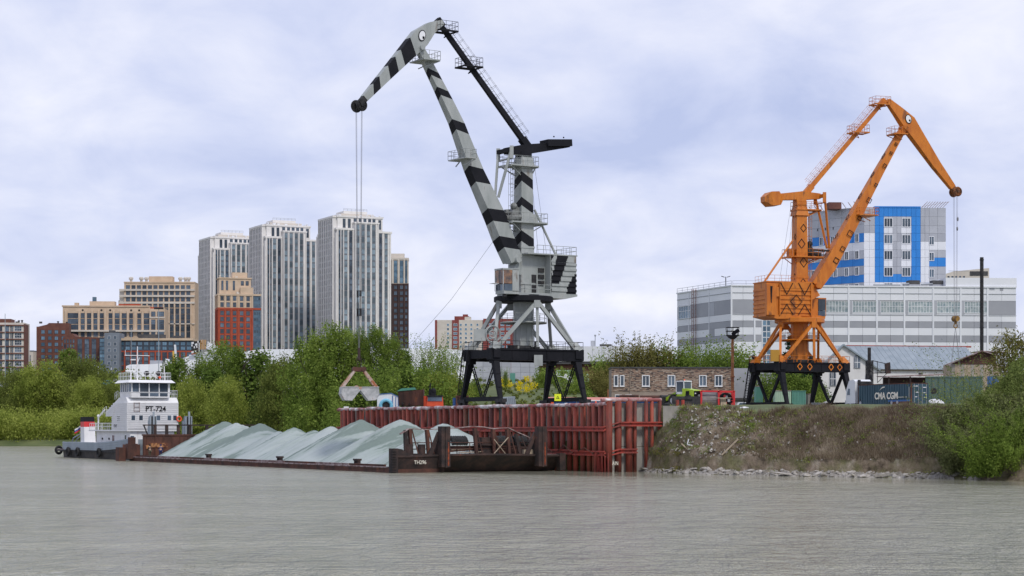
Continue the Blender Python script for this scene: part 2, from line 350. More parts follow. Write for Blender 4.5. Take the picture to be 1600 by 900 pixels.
def bank(x, v):
    base = 1.0+.15*math.sin(x*1.3)*math.sin(x*.47)+(ground(x, shore(x)+9.2)-1.0)*min(1, max(0, (v-1.25)/7.75))**.86
    if v < 1.25: return -.32+.34*(v+1.2)+.08*nz(x*2.3, v*3)
    if v > 0:
        e = math.sin(min(1, max(0, v/9.2))*math.pi)
        base += e*(.6*nz(x*.22, v*.3)+.42*nz(x*.7+3, v*.55)+.16*nz(x*2.1+1.7*math.sin(x*.31), v*1.6)+.11*abs(nz(x*4.3+2*math.sin(x*.23), v*3.9)))
        g = math.exp(-((x-21.5-v*.28+.25*math.sin(v*2))/.42)**2)*.95 if v > 1.5 else 0      # gully
        base -= g*e
        base += .5*smooth(.5,1.1,v)*(1-smooth(1.1,3,v))                                    # undercut lip at the waterline
    return base
xs2 = axis([(11.6,62,.28),(62,160,2.0)]); vv = axis([(-1.5,9.2,.28)])+[10.2]
V = []; Fc = []
for x in xs2:
    for v in vv:
        k = smooth(12.0, 16.5, x); z = bank(x, v) if v < 9.3 else ground(x, shore(x)+10.2)-.03
        if x < 17: z = -.5+(z+.5)*1.0
        V.append((x+.18*nz(x*2, v*2), shore(max(x,13.2))+v*(1 if x > 17 else .55+.45*smooth(12,17,x)), z if x > 13 else z*smooth(11.4, 13.0, x)))
nv = len(vv)
for i in range(len(xs2)-1):
    for j in range(nv-1): Fc.append((i*nv+j, (i+1)*nv+j, (i+1)*nv+j+1, i*nv+j+1))
me = bpy.data.meshes.new('river_bank'); me.from_pydata(V, [], Fc); me.materials.append(M['bank']); me.shade_smooth()
tag(link('river_bank', me), kind='structure')
BV, BF = V, Fc
# ------------------------------------------------------------------ water
def watermat():
    m = bpy.data.materials.new('river_water'); m.use_nodes = True; nt = m.node_tree; N = nt.nodes; L = nt.links
    b = N['Principled BSDF']; pass; b.inputs['IOR'].default_value = 1.33
    tc = N.new('ShaderNodeTexCoord')
    def nn(scale, detail, st, off=(0,0,0), rough=.6, dist=0):
        mp = N.new('ShaderNodeMapping'); mp.inputs['Scale'].default_value = st; mp.inputs['Location'].default_value = off; L.new(tc.outputs['Object'], mp.inputs[0])
        n = N.new('ShaderNodeTexNoise'); n.inputs['Scale'].default_value = scale; n.inputs['Detail'].default_value = detail; n.inputs['Roughness'].default_value = rough
        n.inputs['Distortion'].default_value = dist; L.new(mp.outputs[0], n.inputs[0]); return n.outputs[0]
    big = mth(nt, 'ADD', mth(nt, 'MULTIPLY', nn(.05, 4, (1,.45,1)), .5), mth(nt, 'MULTIPLY', nn(.35, 6, (1,.35,1), (4,4,0), .7), .5)); cal = N.new('ShaderNodeMapRange'); L.new(big, cal.inputs[0]); cal.inputs[1].default_value = .38; cal.inputs[2].default_value = .62; cal.inputs[3].default_value = .3; cal.inputs[4].default_value = 1.7
    h = mth(nt, 'ADD', mth(nt, 'MULTIPLY', nn(1.15, 5, (.75,1,1), dist=.4), 1.0), mth(nt, 'MULTIPLY', nn(.22, 4, (.6,1,1), (9,4,0)), 1.6))
    h = mth(nt, 'ADD', h, mth(nt, 'MULTIPLY', nn(.5, 3, (.55,1,1), (5,1,0), .55, .6), 2.2))
    h = mth(nt, 'MULTIPLY', h, cal.outputs[0])
    sx = N.new('ShaderNodeSeparateXYZ'); L.new(tc.outputs['Object'], sx.inputs[0])
    cm = N.new('ShaderNodeMapRange'); L.new(mth(nt, 'ADD', sx.outputs[0], sx.outputs[1]), cm.inputs[0]); cm.inputs[1].default_value = 188; cm.inputs[2].default_value = 204; cm.inputs[3].default_value = 1.0; cm.inputs[4].default_value = .035
    xm = N.new('ShaderNodeMapRange'); L.new(sx.outputs[0], xm.inputs[0]); xm.inputs[1].default_value = -14; xm.inputs[2].default_value = -6; xm.inputs[3].default_value = 1.0; xm.inputs[4].default_value = 0
    h = mth(nt, 'MULTIPLY', h, mth(nt, 'MAXIMUM', cm.outputs[0], xm.outputs[0]))
    bp_ = N.new('ShaderNodeBump'); bp_.inputs['Strength'].default_value = 1.0; bp_.inputs['Distance'].default_value = .4
    L.new(h, bp_.inputs['Height']); L.new(bp_.outputs[0], b.inputs['Normal'])
    rm = N.new('ShaderNodeMapRange'); L.new(mth(nt, 'MAXIMUM', cm.outputs[0], xm.outputs[0]), rm.inputs[0]); rm.inputs[3].default_value = .06; rm.inputs[4].default_value = .15; L.new(rm.outputs[0], b.inputs['Roughness'])
    r = N.new('ShaderNodeValToRGB'); L.new(mth(nt, 'ADD', mth(nt, 'MULTIPLY', nn(.035, 5, (.5,1.6,1), (3,8,0)), .5), mth(nt, 'MULTIPLY', nn(.55, 7, (1,.3,1), (3,8,0), .75), .5)), r.inputs[0]); e = r.color_ramp.elements
    e[0].position = .35; e[0].color = (.30,.292,.21,1); e[1].position = .65; e[1].color = (.44,.43,.33,1); L.new(r.outputs[0], b.inputs['Base Color'])
    return m
mb = MB(); mb.add([(-900,-150,0),(900,-150,0),(900,560,0),(-900,560,0)], [(0,1,2,3)])
tag(link('river', mb.mesh('river', watermat())), kind='structure')
mb = MB(); mb.add([(-900,-150,-4),(900,-150,-4),(900,560,-4),(-900,560,-4)], [(0,1,2,3)])
tag(link('river_bed', mb.mesh('river_bed', M['gravel'])), kind='structure')

# ------------------------------------------------------------------ red pile quay wall
q = empty('quay_wall', WK, 'long rust-red quay wall of steel pipe piles and wales over concrete panels', 'quay wall')
def ql(p, z): return Vector((p[0], p[1], 0))-WK+Vector((0,0,z))
wlen = (WE-WK).length; wd = (WE-WK).normalized(); wn = Vector((wd.y, -wd.x, 0))
if wn.y < 0 and wn.x < 0: wn = -wn
wn = Vector((.879,.477,0))
pm = MB().tube((0,0,-1),(0,0,7.0),.29,12).mesh('pile', M['red_pipe']); pm.shade_smooth()
pm2 = MB().tube((0,0,-1),(0,0,7.05),.36,12).mesh('pile', M['red_pipe']); pm2.shade_smooth()
t = .25
while t < wlen:
    p = wd*t; o = link('pile', pm if rnd.random() < .8 else pm2, q, p+wn*rnd.uniform(-.06,.08)+Vector((0,0,rnd.uniform(-.12,.04))))
    o.rotation_euler = (rnd.uniform(-.012,.012), rnd.uniform(-.012,.012), rnd.random()*6)
    t += rnd.choice([1.1,1.15,1.2,1.3,1.45,1.9])
ed = (WC-WK).normalized(); en = Vector((-ed.y, ed.x, 0)); elen = (WC-WK).length
pm3 = MB().tube((0,0,-1),(0,0,7.05),.2,10).mesh('pile', M['red_pipe']); pm3.shade_smooth()
for t, big in ((.05,1),(1.15,1),(2.45,1),(3.15,0),(4.5,0),(5.2,0),(6.15,0)):
    o = link('pile', pm2 if big else pm3, q, ed*t-en*.1+Vector((0,0,.35)))
for i in range(24):      # concrete panels behind the piles
    a, b = wlen*i/24+.03, wlen*(i+1)/24-.03
    for z0, z1 in ((-1,2.2),(2.25,4.6),(4.65,6.8)):
        m = MB().hexa([wd*a+wn*.5+Vector((0,0,z0)), wd*b+wn*.5+Vector((0,0,z0)), wd*b+wn*.8+Vector((0,0,z0)), wd*a+wn*.8+Vector((0,0,z0)),
                   wd*a+wn*.5+Vector((0,0,z1)), wd*b+wn*.5+Vector((0,0,z1)), wd*b+wn*.8+Vector((0,0,z1)), wd*a+wn*.8+Vector((0,0,z1))])
        part('concrete_panel', m, M['concrete'], q)
for i in range(4):
    a, b = elen*i/4+.03, elen*(i+1)/4-.03
    for z0, z1 in ((-1,2.6),(2.65,4.9),(4.95,7.2)):
        c = [ed*a+en*.35, ed*b+en*.35, ed*b+en*.7, ed*a+en*.7]
        part('concrete_panel', MB().hexa([p+Vector((0,0,z0)) for p in c]+[p+Vector((0,0,z1)) for p in c]), M['concrete'], q)
part('concrete_panel', MB().box(elen*.9, elen*.9+3.6, 2.0, 2.4, 3.5, 6.9), M['concrete'], q)
# wales
for z, t0, t1 in ((4.45, 0, wlen), (1.95, 0, 46)):
    k = 10 if t1 > 50 else 7; ln = (t1-t0)/k
    for i in range(k):
        a, b = t0+ln*i+.04, t0+ln*(i+1)-.04
        m = MB(); dz = rnd.uniform(-.05,.05)
        for dzz in (.22, -.16): m.beam(wd*a-wn*.42+Vector((0,0,z+dz+dzz)), wd*b-wn*.42+Vector((0,0,z+dz+dzz)), .25, .14)
        m.beam(wd*a-wn*.32+Vector((0,0,z+dz)), wd*b-wn*.32+Vector((0,0,z+dz)), .06, .36)
        part('wale', m, M['red_beam'], q)
for z, t1 in ((4.95, elen+.2), (2.15, 3.2)):
    m = MB(); a0 = -wn*.42+wd*.1; b0 = ed*1.1-en*.5
    for dzz in (.22, -.14): m.beam(a0+Vector((0,0,z-.45+dzz)), b0+Vector((0,0,z+dzz)), .25, .14); m.beam(b0+Vector((0,0,z+dzz)), ed*t1-en*.5+Vector((0,0,z+dzz)), .25, .14)
    m.beam(b0+en*.1+Vector((0,0,z+.03)), ed*t1-en*.4+Vector((0,0,z+.03)), .06, .34)
    part('wale', m, M['red_beam'], q)
# capping pipes, dented and pale on top
t = -.2
while t < wlen:
    ln = rnd.uniform(2.6, 5.5); e_ = min(wlen+.3, t+ln); z0 = 7.05+rnd.uniform(-.05,.05); z1 = 7.05+rnd.uniform(-.05,.05)
    m = MB(); kk = 5; prev = None
    for i in range(kk):
        a = wd*(t+(e_-t)*i/kk)-wn*.12; b2_ = wd*(t+(e_-t)*(i+1)/kk)-wn*.12
        m.tube(a+Vector((0,0,z0+.03*math.sin(i*2.1+t))), b2_+Vector((0,0,z0+.03*math.sin((i+1)*2.1+t))), .2+.03*math.sin(i+t), 9, .2+.03*math.sin(i+1+t), cap=i in (0,kk-1))
    part('capping_pipe', m, M['cap_pipe'], q, smooth=False); t = e_+rnd.uniform(-.05,.12)
for a, b_, z in ((-.9,2.2,7.45),(2.25,4.3,7.5),(4.35,6.3,7.5)):
    part('capping_pipe', MB().tube(ed*a-en*.12+Vector((0,0,z)), ed*b_-en*.12+Vector((0,0,z+.04)), .2, 10), M['cap_pipe'], q)
# wrecked plating low on the wall, near the corner
m = MB()
for i in range(10):
    a = -1.9+i*.36; m.beam(wd*-a*.9-wn*.62+Vector((0,0,-.4)), wd*-a*.9-wn*(.62+.1*math.sin(i*3))+Vector((0,0,1.75+.25*math.sin(i*1.7))), .34, .05)
part('torn_plating', m, M['red_beam'], q)
text('AIN', .55, q, ed*.55-en*.55+Vector((0,0,.9)), (R(90),0,math.atan2(ed.y,ed.x)), M['cream_text'], 'painted_mark', sx=.8)
for i in range(7):       # loose slack lines and bent stays on the wales
    a = 2+i*4.3; part('bent_stay', MB().path([wd*a-wn*.6+Vector((0,0,1.9)), wd*(a+1.6)-wn*.75+Vector((0,0,2.5+.3*math.sin(i))), wd*(a+3.2)-wn*.6+Vector((0,0,2.15))], .05, 5), M['rust'], q) if i < 4 else None
# tyre hung at the end of the wall, two red stub piles beside it
o = part('tractor_tyre', MB().torus((0,0,0),(1,.25,.1),.75,.3,22,8).torus((.28,0,0),(1,.25,.1),.78,.14,22,6), M['tyre']); o.location = (wx(1047,214), 214.5, 6.3); o.rotation_euler=(0,R(-12),R(20))
tag(o, 'big black tractor tyre hanging at the end of the red quay wall', 'tyre')
for i, px in enumerate((1058.5,1067)):
    o = part('stub_pile', MB().tube((0,0,-1),(0,0,.75),.18,10), M['red_beam']); o.location = (wx(px,216.5), 216.5, 6.85)
    tag(o, ['short rusty red post just right of the black tyre','second short rusty red post right of the black tyre, below the loader blade'][i], 'post', 'red stub posts at the quay end')
# ------------------------------------------------------------------ portal cranes
def point_in(poly, x, y):
    c = False
    for (x1, y1), (x2, y2) in zip(poly, poly[1:]+poly[:1]):
        if (y1 > y) != (y2 > y) and x < (x2-x1)*(y-y1)/(y2-y1)+x1: c = not c
    return c
def diamond(mb, c, u, v, a, b, t=.09, off=None, half=None):
    c = Vector(c); u = Vector(u).normalized(); v = Vector(v).normalized(); n = u.cross(v); o = n*.02 if off is None else Vector(off)
    P = [c+u*a, c+v*b, c-u*a, c-v*b]; k = 1-t/min(a, b)*1.3; Q = [c+u*a*k, c+v*b*k, c-u*a*k, c-v*b*k]
    rng = range(4) if half is None else half
    for i in rng:
        j = (i+1) % 4; mb.add([P[i]+o, P[j]+o, Q[j]+o, Q[i]+o, P[i]-o, P[j]-o, Q[j]-o, Q[i]-o], [(0,1,2,3),(7,6,5,4),(0,4,5,1),(1,5,6,2),(2,6,7,3),(3,7,4,0)])
def crane(cfg):
    X0, Y0 = cfg['pos']; main, dark, col2 = M[cfg['main']], M['paint_black'], M[cfg['main']]
    c = Vector((*cfg['dir'], 0)).normalized(); l = Vector((-c.y, c.x, 0)); near = cfg['near']; k1 = cfg['key'] == 1
    root = empty('portal_crane', (X0, Y0, GZ), cfg['label'], 'crane')
    S = lambda r, s, z: c*r+l*s+Vector((0, 0, z))
    def q(px, py):
        k = (px-800)/FPX; r = (k*Y0-X0)/(c.x-k*c.y); return r, wz(py, Y0+r*c.y)-GZ
    U = Vector((.477, -.879, 0)); Vv = Vector((.879, .477, 0)); P = lambda u, v, z: U*u+Vv*v+Vector((0, 0, z))
    # --- portal
    ub, ut, vb = 4.75, 2.95, 5.45; zt, zb = 6.4, 4.95
    for su in (-1, 1):
        for sv in (-1, 1):
            m = MB(); m.beam(P(su*ub, sv*(vb+.15), .55), P(su*(ut+.25), sv*vb, zb+.1), .36, .44, .68, .78, up=Vv)
            m.beam(P(su*ut, sv*vb, zb-.1), P(su*ut, sv*vb, zt-.02), .85, .9, 1.1, 1.2, up=U)
            for f in (.35, .7): a = P(su*ub, sv*(vb+.15), .55).lerp(P(su*(ut+.25), sv*vb, zb), f); m.beam(a-Vector((0,0,.04)), a+Vector((0,0,.04)), .36+.32*f+.06, .44+.34*f+.06, up=U)
            part('portal_leg', m, dark, root)
            m = MB(); m.box(-.9,.9,-.3,.3,.35,.75)
            for x in (-.55,.55): m.tube((x,-.2,.35),(x,.2,.35),.35,12)
            o = part('wheel_bogie', m, M['dark_steel'], root); o.location = P(su*ub, sv*(vb+.15), 0); o.rotation_euler = (0,0,math.atan2(U.y,U.x))
    for sv in (-1, 1):
        part('tie_beam', MB().beam(P(-ub+.2, sv*(vb+.15), .75), P(ub-.2, sv*(vb+.15), .75), .4, .5, up=(0,0,1)), dark, root)
        part('portal_beam', MB().beam(P(-ut-.75, sv*vb, (zt+zb)/2+.3), P(ut+.75, sv*vb, (zt+zb)/2+.3), .9, zt-zb-.5), dark, root)
        if k1:
            for su in (-1, 1):
                m = MB(); a = P(su*(ut+.1), sv*(vb-.1), zb+.2); b = P(su*.25, sv*(vb-.05), .95)
                for off in (-.26, .26): m.beam(a+U*off, b+U*off*.8, .1, .13)
                for i in range(7): p = a.lerp(b, (i+.5)/7); m.beam(p-U*.28, p+U*.28, .12, .1)
                part('lattice_brace', m, dark, root)
        else:
            for su in (-1, 1): part('diagonal_brace', MB().beam(P(su*(ut+.1), sv*(vb-.1), zb+.3), P(su*.2, sv*(vb-.05), .9), .32, .34), dark, root)
    for su in (-1, 1):
        m = MB(); m.beam(P(su*ut, -vb-.75, (zt+zb)/2+.25), P(su*ut, vb+.75, (zt+zb)/2+.25), 1.1, zt-zb-.15)
        for v in (-3.4,-1.2,1.2,3.4): m.beam(P(su*(ut+.57), v, zb+.3), P(su*(ut+.57), v, zt-.1), .08, .05)
        m.beam(P(su*ut, -vb-.6, zt+.03), P(su*ut, vb+.6, zt+.03), 1.35, .07); m.beam(P(su*ut, -vb-.6, zb+.3), P(su*ut, vb+.6, zb+.3), 1.3, .06)
        gb = part('portal_beam', m, dark, root)
        if not k1:
            m = MB()
            for v in (-2.6,-.9,3.0-.2,4.3): diamond(m, P(su*(ut+.62), v, (zt+zb)/2+.25), Vv, (0,0,1), .48, .55, .13)
            part('diamond_mark', m, M['orange'], gb)
    part('deck', MB().beam(P(-ut, 0, zt-.3), P(ut, 0, zt-.3), vb*1.7, .12), M['dark_steel'], root)
    m = MB(); m.rail([P(-ut-.6,-vb-.6,zt),P(ut+.6,-vb-.6,zt),P(ut+.6,vb+.6,zt),P(-ut-.6,vb+.6,zt),P(-ut-.6,-vb-.6,zt)], 1.05, .028)
    part('deck_railing', m, main if not k1 else M['dark_steel'], root)
    # --- struts, ring, support column
    zr = 12.15; rr = 3.3
    ringp = {'+u': P(rr, 0, zr), '-u': P(-rr, 0, zr), '+v': P(0, rr, zr), '-v': P(0, -rr, zr)}
    for su in (-1, 1):
        for sv in (-1, 1):
            b = P(su*(ut+.1), sv*(vb+.1), zt-.1)
            for key in ('+u' if su > 0 else '-u', '+v' if sv > 0 else '-v'):
                part('strut', MB().beam(b, ringp[key], .36, .42, .34, .4), main, root)
            part('foot_gusset', MB().beam(b, b+Vector((0,0,1.0))-P(su*.35, sv*.35, 0), 1.2, 1.0, .7, .6, up=U), main, root)
    for key in ringp: part('ring_bracket', MB().beam(ringp[key]-Vector((0,0,.75)), ringp[key]+Vector((0,0,.1)), .85, .7), main, root)
    part('slewing_ring', MB().lathe((0,0,zr), [(3.3,0),(3.5,.08),(3.5,.62),(3.35,.7)], 36), dark if k1 else main, root)
    m = MB(); m.lathe((0,0,0), [(1.5,zt-.3),(1.45,zt+.3),(1.22,zt+.7),(1.2,10.5),(1.25,zr)], 10)
    for i in range(10): a = i*math.pi/5; m.beam((1.27*math.cos(a),1.27*math.sin(a),zt+1),(1.27*math.cos(a),1.27*math.sin(a),10.5), .08, .06)
    part('support_column', m, main, root)
    part('slewing_drive', MB().box(-1.9,-.7,-1.3,.6,zt-.2,zt+.7).box(.4,1.9,-1.2,1,zt-.2,zt+.5).tube((-.5,-1.7,zt+.3),(.9,-1.7,zt+.3),.3,10).tube((1.5,-1.3,zt),(1.5,-1.3,zt+1.1),.28,10), M['dark_steel'], root)
    m = MB(); m.torus((0,0,9.75),(0,0,1),2.3,.09,28,4).torus((0,0,9.75),(0,0,1),2.7,.1,28,4)
    m.lathe((0,0,9.7), [(1.2,0),(2.75,0),(2.75,.08),(1.2,.08)], 28)
    for i in range(8): a = i*math.pi/4; m.beam((0,0,9.7),(2.7*math.cos(a),2.7*math.sin(a),9.7),.1,.14)
    part('ring_walkway', m, main, root)
    m = MB(); pts = [(2.7*math.cos(i*math.pi/8),2.7*math.sin(i*math.pi/8),9.8) for i in range(17)]; m.rail(pts, 1.0, .022, 1.0); part('walkway_railing', m, main, root)
    part('hanging_post', MB().beam(P(rr,0,zr-.5), P(rr+.1,0,zt+.4), .38, .34), main, root)
    if k1: part('control_box', MB().box(-.5,.5,-.4,.4,0,1.25), main, root).location = P(ut+.9, -.15, 4.6)
    m = MB(); lp = P(ut-.2,-vb-.2,zt+1.8)
    if k1:
        m.torus(lp, U, .95, .06, 28, 6).torus(lp+U*.3, U, .95, .06, 28, 6).torus(lp+U*.15, U, .45, .07, 18, 6)
        for i in range(10): a = i*math.pi/5; d = Vv*math.cos(a)+Vector((0,0,1))*math.sin(a); m.tube(lp+U*.15, lp+U*.15+d*.95, .03, 4)
        part('cable_reel', m, main, root); part('reel_box', MB().box(-.7,.7,-.5,.5,0,1.35), main, root).location = lp-Vv*1.3-U*.6-Vector((0,0,.8))
    else:
        part('reel_box', MB().box(-.6,.6,-.5,.5,0,1.6), mk('ochre_paint',(.42,.22,.02),rough=.6), root).location = lp-Vv*.6-Vector((0,0,1.6))
        part('reel_box', MB().ball((0,0,0), .3, 10, 6), M['dark_steel'], root).location = P(-ut,-vb-.4,zt+1.0)
    m = MB(); m.ladder(P(-ub+.3,-vb-.75,.7), P(-ut-.1,-vb-.85,zt), .5, U, .04, .35); m.rail([P(-ub+.1,-vb-.9,.7),P(-ut-.1,-vb-1.0,zt)], .8, .03, 1.0); part('ladder', m, dark, root)
    # --- slewing platform and machine house
    zp = zr+.72; z0, z1 = zp+.25, zp+4.85; ns = near
    m = MB(); m.prism([(2.3,.1),(2.3,.3),(-6.2,.35),(-6.2,.1),(-4.5,-.25),(1.6,-.1)], S(0,-2.2,zp), c, (0,0,1), l*4.4); m.lathe((0,0,zp-.25), [(1.9,0),(2.4,.4)], 16)
    part('slewing_platform', m, main, root)
    ra, rb = -6.1, (-2.4 if k1 else .75)
    m = MB(); a = ns*2.15; b = -ns*2.15
    e0 = sorted((a, b))
    def sbox(mb, r0, r1, s0, s1, za, zb_): return mb.hexa([S(r0,s0,za),S(r1,s0,za),S(r1,s1,za),S(r0,s1,za),S(r0,s0,zb_),S(r1,s0,zb_),S(r1,s1,zb_),S(r0,s1,zb_)])
    sbox(m, ra, rb, e0[0]+.05, e0[1]-.05, z0, z1)
    if k1: sbox(m, rb, .8, *sorted((ns*.95, -ns*2.1)), z0, z1-.1)
    hs = part('machine_house', m, main, root)
    part('house_roof', sbox(MB(), ra-.1, (.85 if k1 else .9), e0[0]-.08, e0[1]+.08, z1, z1+.14), main, root)
    # corrugated cladding on the near side (and rear), painted cell by cell
    blk = cfg['house_black']; m = MB(); nx, nzc = 56, 42; zc0, zc1 = z0+.05, z1-.75 if k1 else z1-1.0
    prof = lambda z: .12*(1 if ((z-zc0) % .62) < .26 else 0)
    def clad(P3, w0, w1, test):
        zs = [zc0]; z = zc0
        while z < zc1-.3: zs += [z+.26, z+.31, z+.57, z+.62]; z += .62
        outs = [0]; 
        for _ in range((len(zs)-1)//4): outs += [0, .13, .13, 0]
        for j in range(len(zs)-1):
            for i in range(nx):
                x0_, x1_ = w0+(w1-w0)*i/nx, w0+(w1-w0)*(i+1)/nx
                m.cm = 1 if test((x0_+x1_)/2, (zs[j]+zs[j+1])/2) else 0
                m.add([P3(x0_,outs[j],zs[j]),P3(x1_,outs[j],zs[j]),P3(x1_,outs[j+1],zs[j+1]),P3(x0_,outs[j+1],zs[j+1])], [(0,1,2,3)])
        m.cm = 0; return zs[-1]
    tests = lambda r, z: any(point_in(p, r, z-z0) for p in blk)
    rs = ra+.1 if k1 else -4.1
    zz = clad(lambda x, o, z: S(x, ns*(2.17+o), z), rs, rb-.1, tests)
    part('corrugated_cladding', m, [main, dark], hs)
    m = MB(); clad(lambda x, o, z: S(ra-.02-o, x, z), e0[0]+.15, e0[1]-.15, lambda x, z: False); part('corrugated_cladding', m, [main, dark], hs)
    if k1:      # plain upper strip with camouflage
        m = MB()
        for i in range(40):
            for j in range(4):
                x0_ = ra+.05+(rb-ra-.1)*i/40; x1_ = ra+.05+(rb-ra-.1)*(i+1)/40; za = zz+.05+(z1-zz-.05)*j/4; zb_ = zz+.05+(z1-zz-.05)*(j+1)/4
                m.cm = 1 if tests((x0_+x1_)/2, (za+zb_)/2) else 0
                m.add([S(x0_,ns*2.19,za),S(x1_,ns*2.19,za),S(x1_,ns*2.19,zb_),S(x0_,ns*2.19,zb_)], [(0,1,2,3)])
        m.cm = 0; part('upper_panel', m, [main, dark], hs)
        part('house_door', sbox(MB(), -1.15, -.5, *sorted((ns*.93, ns*1.0)), z0+.1, z0+2.3), M['dark_steel'], hs)
        m = MB()
        for j in range(3): sbox(m, -2.2, -1.4, *sorted((ns*.95, ns*1.1)), z0+1.1+j*.75, z0+1.6+j*.75)
        part('louvre', m, M['dark_steel'], hs)
        part('walkway_railing', MB().rail([S(rb,ns*2.1,z0),S(1.2,ns*2.1,z0),S(1.2,ns*1.0,z0)], 1.05, .035, .9), main, root)
        m = MB(); m.rail([S(-.5,ns*2.1,z1+.1),S(ra,ns*2.1,z1+.1),S(ra,-ns*2.1,z1+.1)], 1.0, .028, 1.0); part('roof_railing', m, main, root)
    else:
        m = MB(); u = c; zc = (z0+zc1)/2+.15
        off = l*ns*.02; sd = l*ns*2.33
        diamond(m, sd+c*(-1.65)+Vector((0,0,zc)), c, (0,0,1), .95, 1.0, .1, off)
        for rc in (-3.1,-.35): 
            diamond(m, sd+c*rc+Vector((0,0,z1-.05)), c, (0,0,1), 1.0, 1.75, .1, off, half=(2,3)); diamond(m, sd+c*rc+Vector((0,0,z0+.05)), c, (0,0,1), 1.05, 1.6, .1, off, half=(0,1))
        part('diamond_mark', m, dark, hs)
        sbox_ = MB(); sbox(sbox_, -6.35, -4.9, *sorted((ns*2.1, ns*2.75)), z0, z1-.35); part('porch', sbox_, main, hs)
        mm = MB(); sbox(mm, -4.75, -4.35, *sorted((ns*2.15, ns*2.45)), z0+2.6, z0+3.9); sbox(mm, -4.25,-4.1,*sorted((ns*2.15, ns*2.4)), z0, z1-.2); sbox(mm,.6,.78,*sorted((ns*2.15, ns*2.4)), z0, z1-.2); sbox(mm, -4.1,.6,*sorted((ns*2.15, ns*2.27)), zz, z1)
        part('side_trim', mm, main, hs)
        mm = MB(); mm.prism([(-.15,0),(.2,0),(.05,-2.4),(-.08,-2.2)], S(-5.7,ns*2.77,z1-.6), c, (0,0,1), l*ns*.02); part('drip_mark', mm, dark, hs)
        part('roof_railing', MB().rail([S(.4,ns*2.1,z1+.1),S(-5.9,ns*2.1,z1+.1),S(-5.9,-ns*2.1,z1+.1)], .9, .022, 1.1), main, root)
    # --- operator's cabin on the left of the boom
    r0, r1, s0, s1 = 2.35, 4.55, .75, 2.6; zc0, zc1 = zp+.3, zp+2.95
    m = MB(); sbox(m, r0, r0+.9, s0, s1, zc0, zc1); sbox(m, r0, r1, s0, s1, zc1-.12, zc1+.06); sbox(m, r0, r1-.15, s0, s1, zc0-.25, zc0+.15)
    for s_ in (s0+.05, s1-.05): m.beam(S(r1-.05,s_,zc0+.1), S(r1-.05,s_,zc1), .08, .08)
    cb_ = part('operator_cabin', m, main, root)
    for a0, b0 in ((s0+.12,(s0+s1)/2-.04),((s0+s1)/2+.04,s1-.12)):
        part('window_pane', sbox(MB(), r1-.1, r1-.06, a0, b0, zc0+.95, zc1-.15), M['glass_warm'] if k1 else M['glass'], cb_)
        part('window_pane', sbox(MB(), r1-.22, r1-.18, a0, b0, zc0+.1, zc0+.9), M['glass'], cb_)
    for sd_ in (s0, s1): 
        part('window_pane', sbox(MB(), r0+.95, r1-.12, sd_-.03, sd_+.03, zc0+.95, zc1-.15), M['glass_warm'] if k1 else M['glass'], cb_)
        part('window_pane', sbox(MB(), r0+.95, r1-.2, sd_-.03, sd_+.03, zc0+.12, zc0+.88), M['glass'], cb_)
    if k1:
        part('sun_visor', sbox(MB(), r1, r1+.7, s0, s0+1, zc0+.95, zc0+1.0), M['white'], cb_)
        part('floodlight', MB().ball(S(r1-.4,s1-.3,zc0-.5), .28, 10, 6), M['dark_steel'], cb_)
    # --- tower column
    zt0, zt1 = z0, q(*cfg['top'])[1]
    def colsec(z):
        f = (z-zt0)/(zt1-zt0); w_ = 1.95-.42*f; return w_/2
    m = MB(); cuts = [(zt0, 0)]+[(q(0+cfg['top'][0], y)[1], mi) for y, mi in cfg['col_cuts']]+[(zt1, 0)]
    cuts.sort(key=lambda t: t[0]); mi = 0
    for (za, ma), (zb_, mb_) in zip(cuts[:-1], cuts[1:]):
        m.cm = ma; ch = .5 if k1 else 0
        def ring(z, end):
            h = colsec(z); cv = 0 if end else ch
            return [S(h,-h,z-cv), S(h,h,z+(-cv if near<0 else cv*.9)), S(-h,h,z-cv), S(-h,-h,z+(cv*.9 if near<0 else -cv))]
        A = ring(za, za == zt0); B = ring(zb_, zb_ == zt1)
        # edge facing the camera carries the chevron peak
        m.add(A+B, [(0,1,5,4),(1,2,6,5),(2,3,7,6),(3,0,4,7)])
    m.cm = 0; m.add([S(.8,-.8,zt1),S(.8,.8,zt1),S(-.8,.8,zt1),S(-.8,-.8,zt1)], [(0,1,2,3)])
    m.beam((0,0,zt1-1.4),(0,0,zt1),2.0,2.0,1.5,1.5,up=c)
    for za in (zt0+1.2, zt0+5.5): m.beam((0,0,za-.12),(0,0,za+.12), colsec(za)*2+.12, colsec(za)*2+.12, up=c)
    tw = part('tower_column', m, [main, dark], root)
    if k1: text('21', 1.0, tw, S(.99, ns*.25, z0+2.8), (R(90),0,math.atan2(c.y,c.x)+R(90)), dark, 'crane_number', sx=.8)
    else:
        m = MB()
        for dz, ww, dx in ((2.2,.45,.15),(4.6,.62,.1),(7.6,.62,.2),(10.2,.6,-.1),(12.4,.5,.2)):
            h = colsec(zt0+dz)+.02; diamond(m, S(dx, ns*h, zt0+dz), c, (0,0,1), ww, ww*1.25, .1, l*.015)
        for dz in (1.2,3.2,5.6,8.8,11.2):
            h = colsec(zt0+dz)+.02; diamond(m, S(-h, ns*.3, zt0+dz), l, (0,0,1), .3, .5, .08, c*.015)
        part('diamond_mark', m, dark, tw)
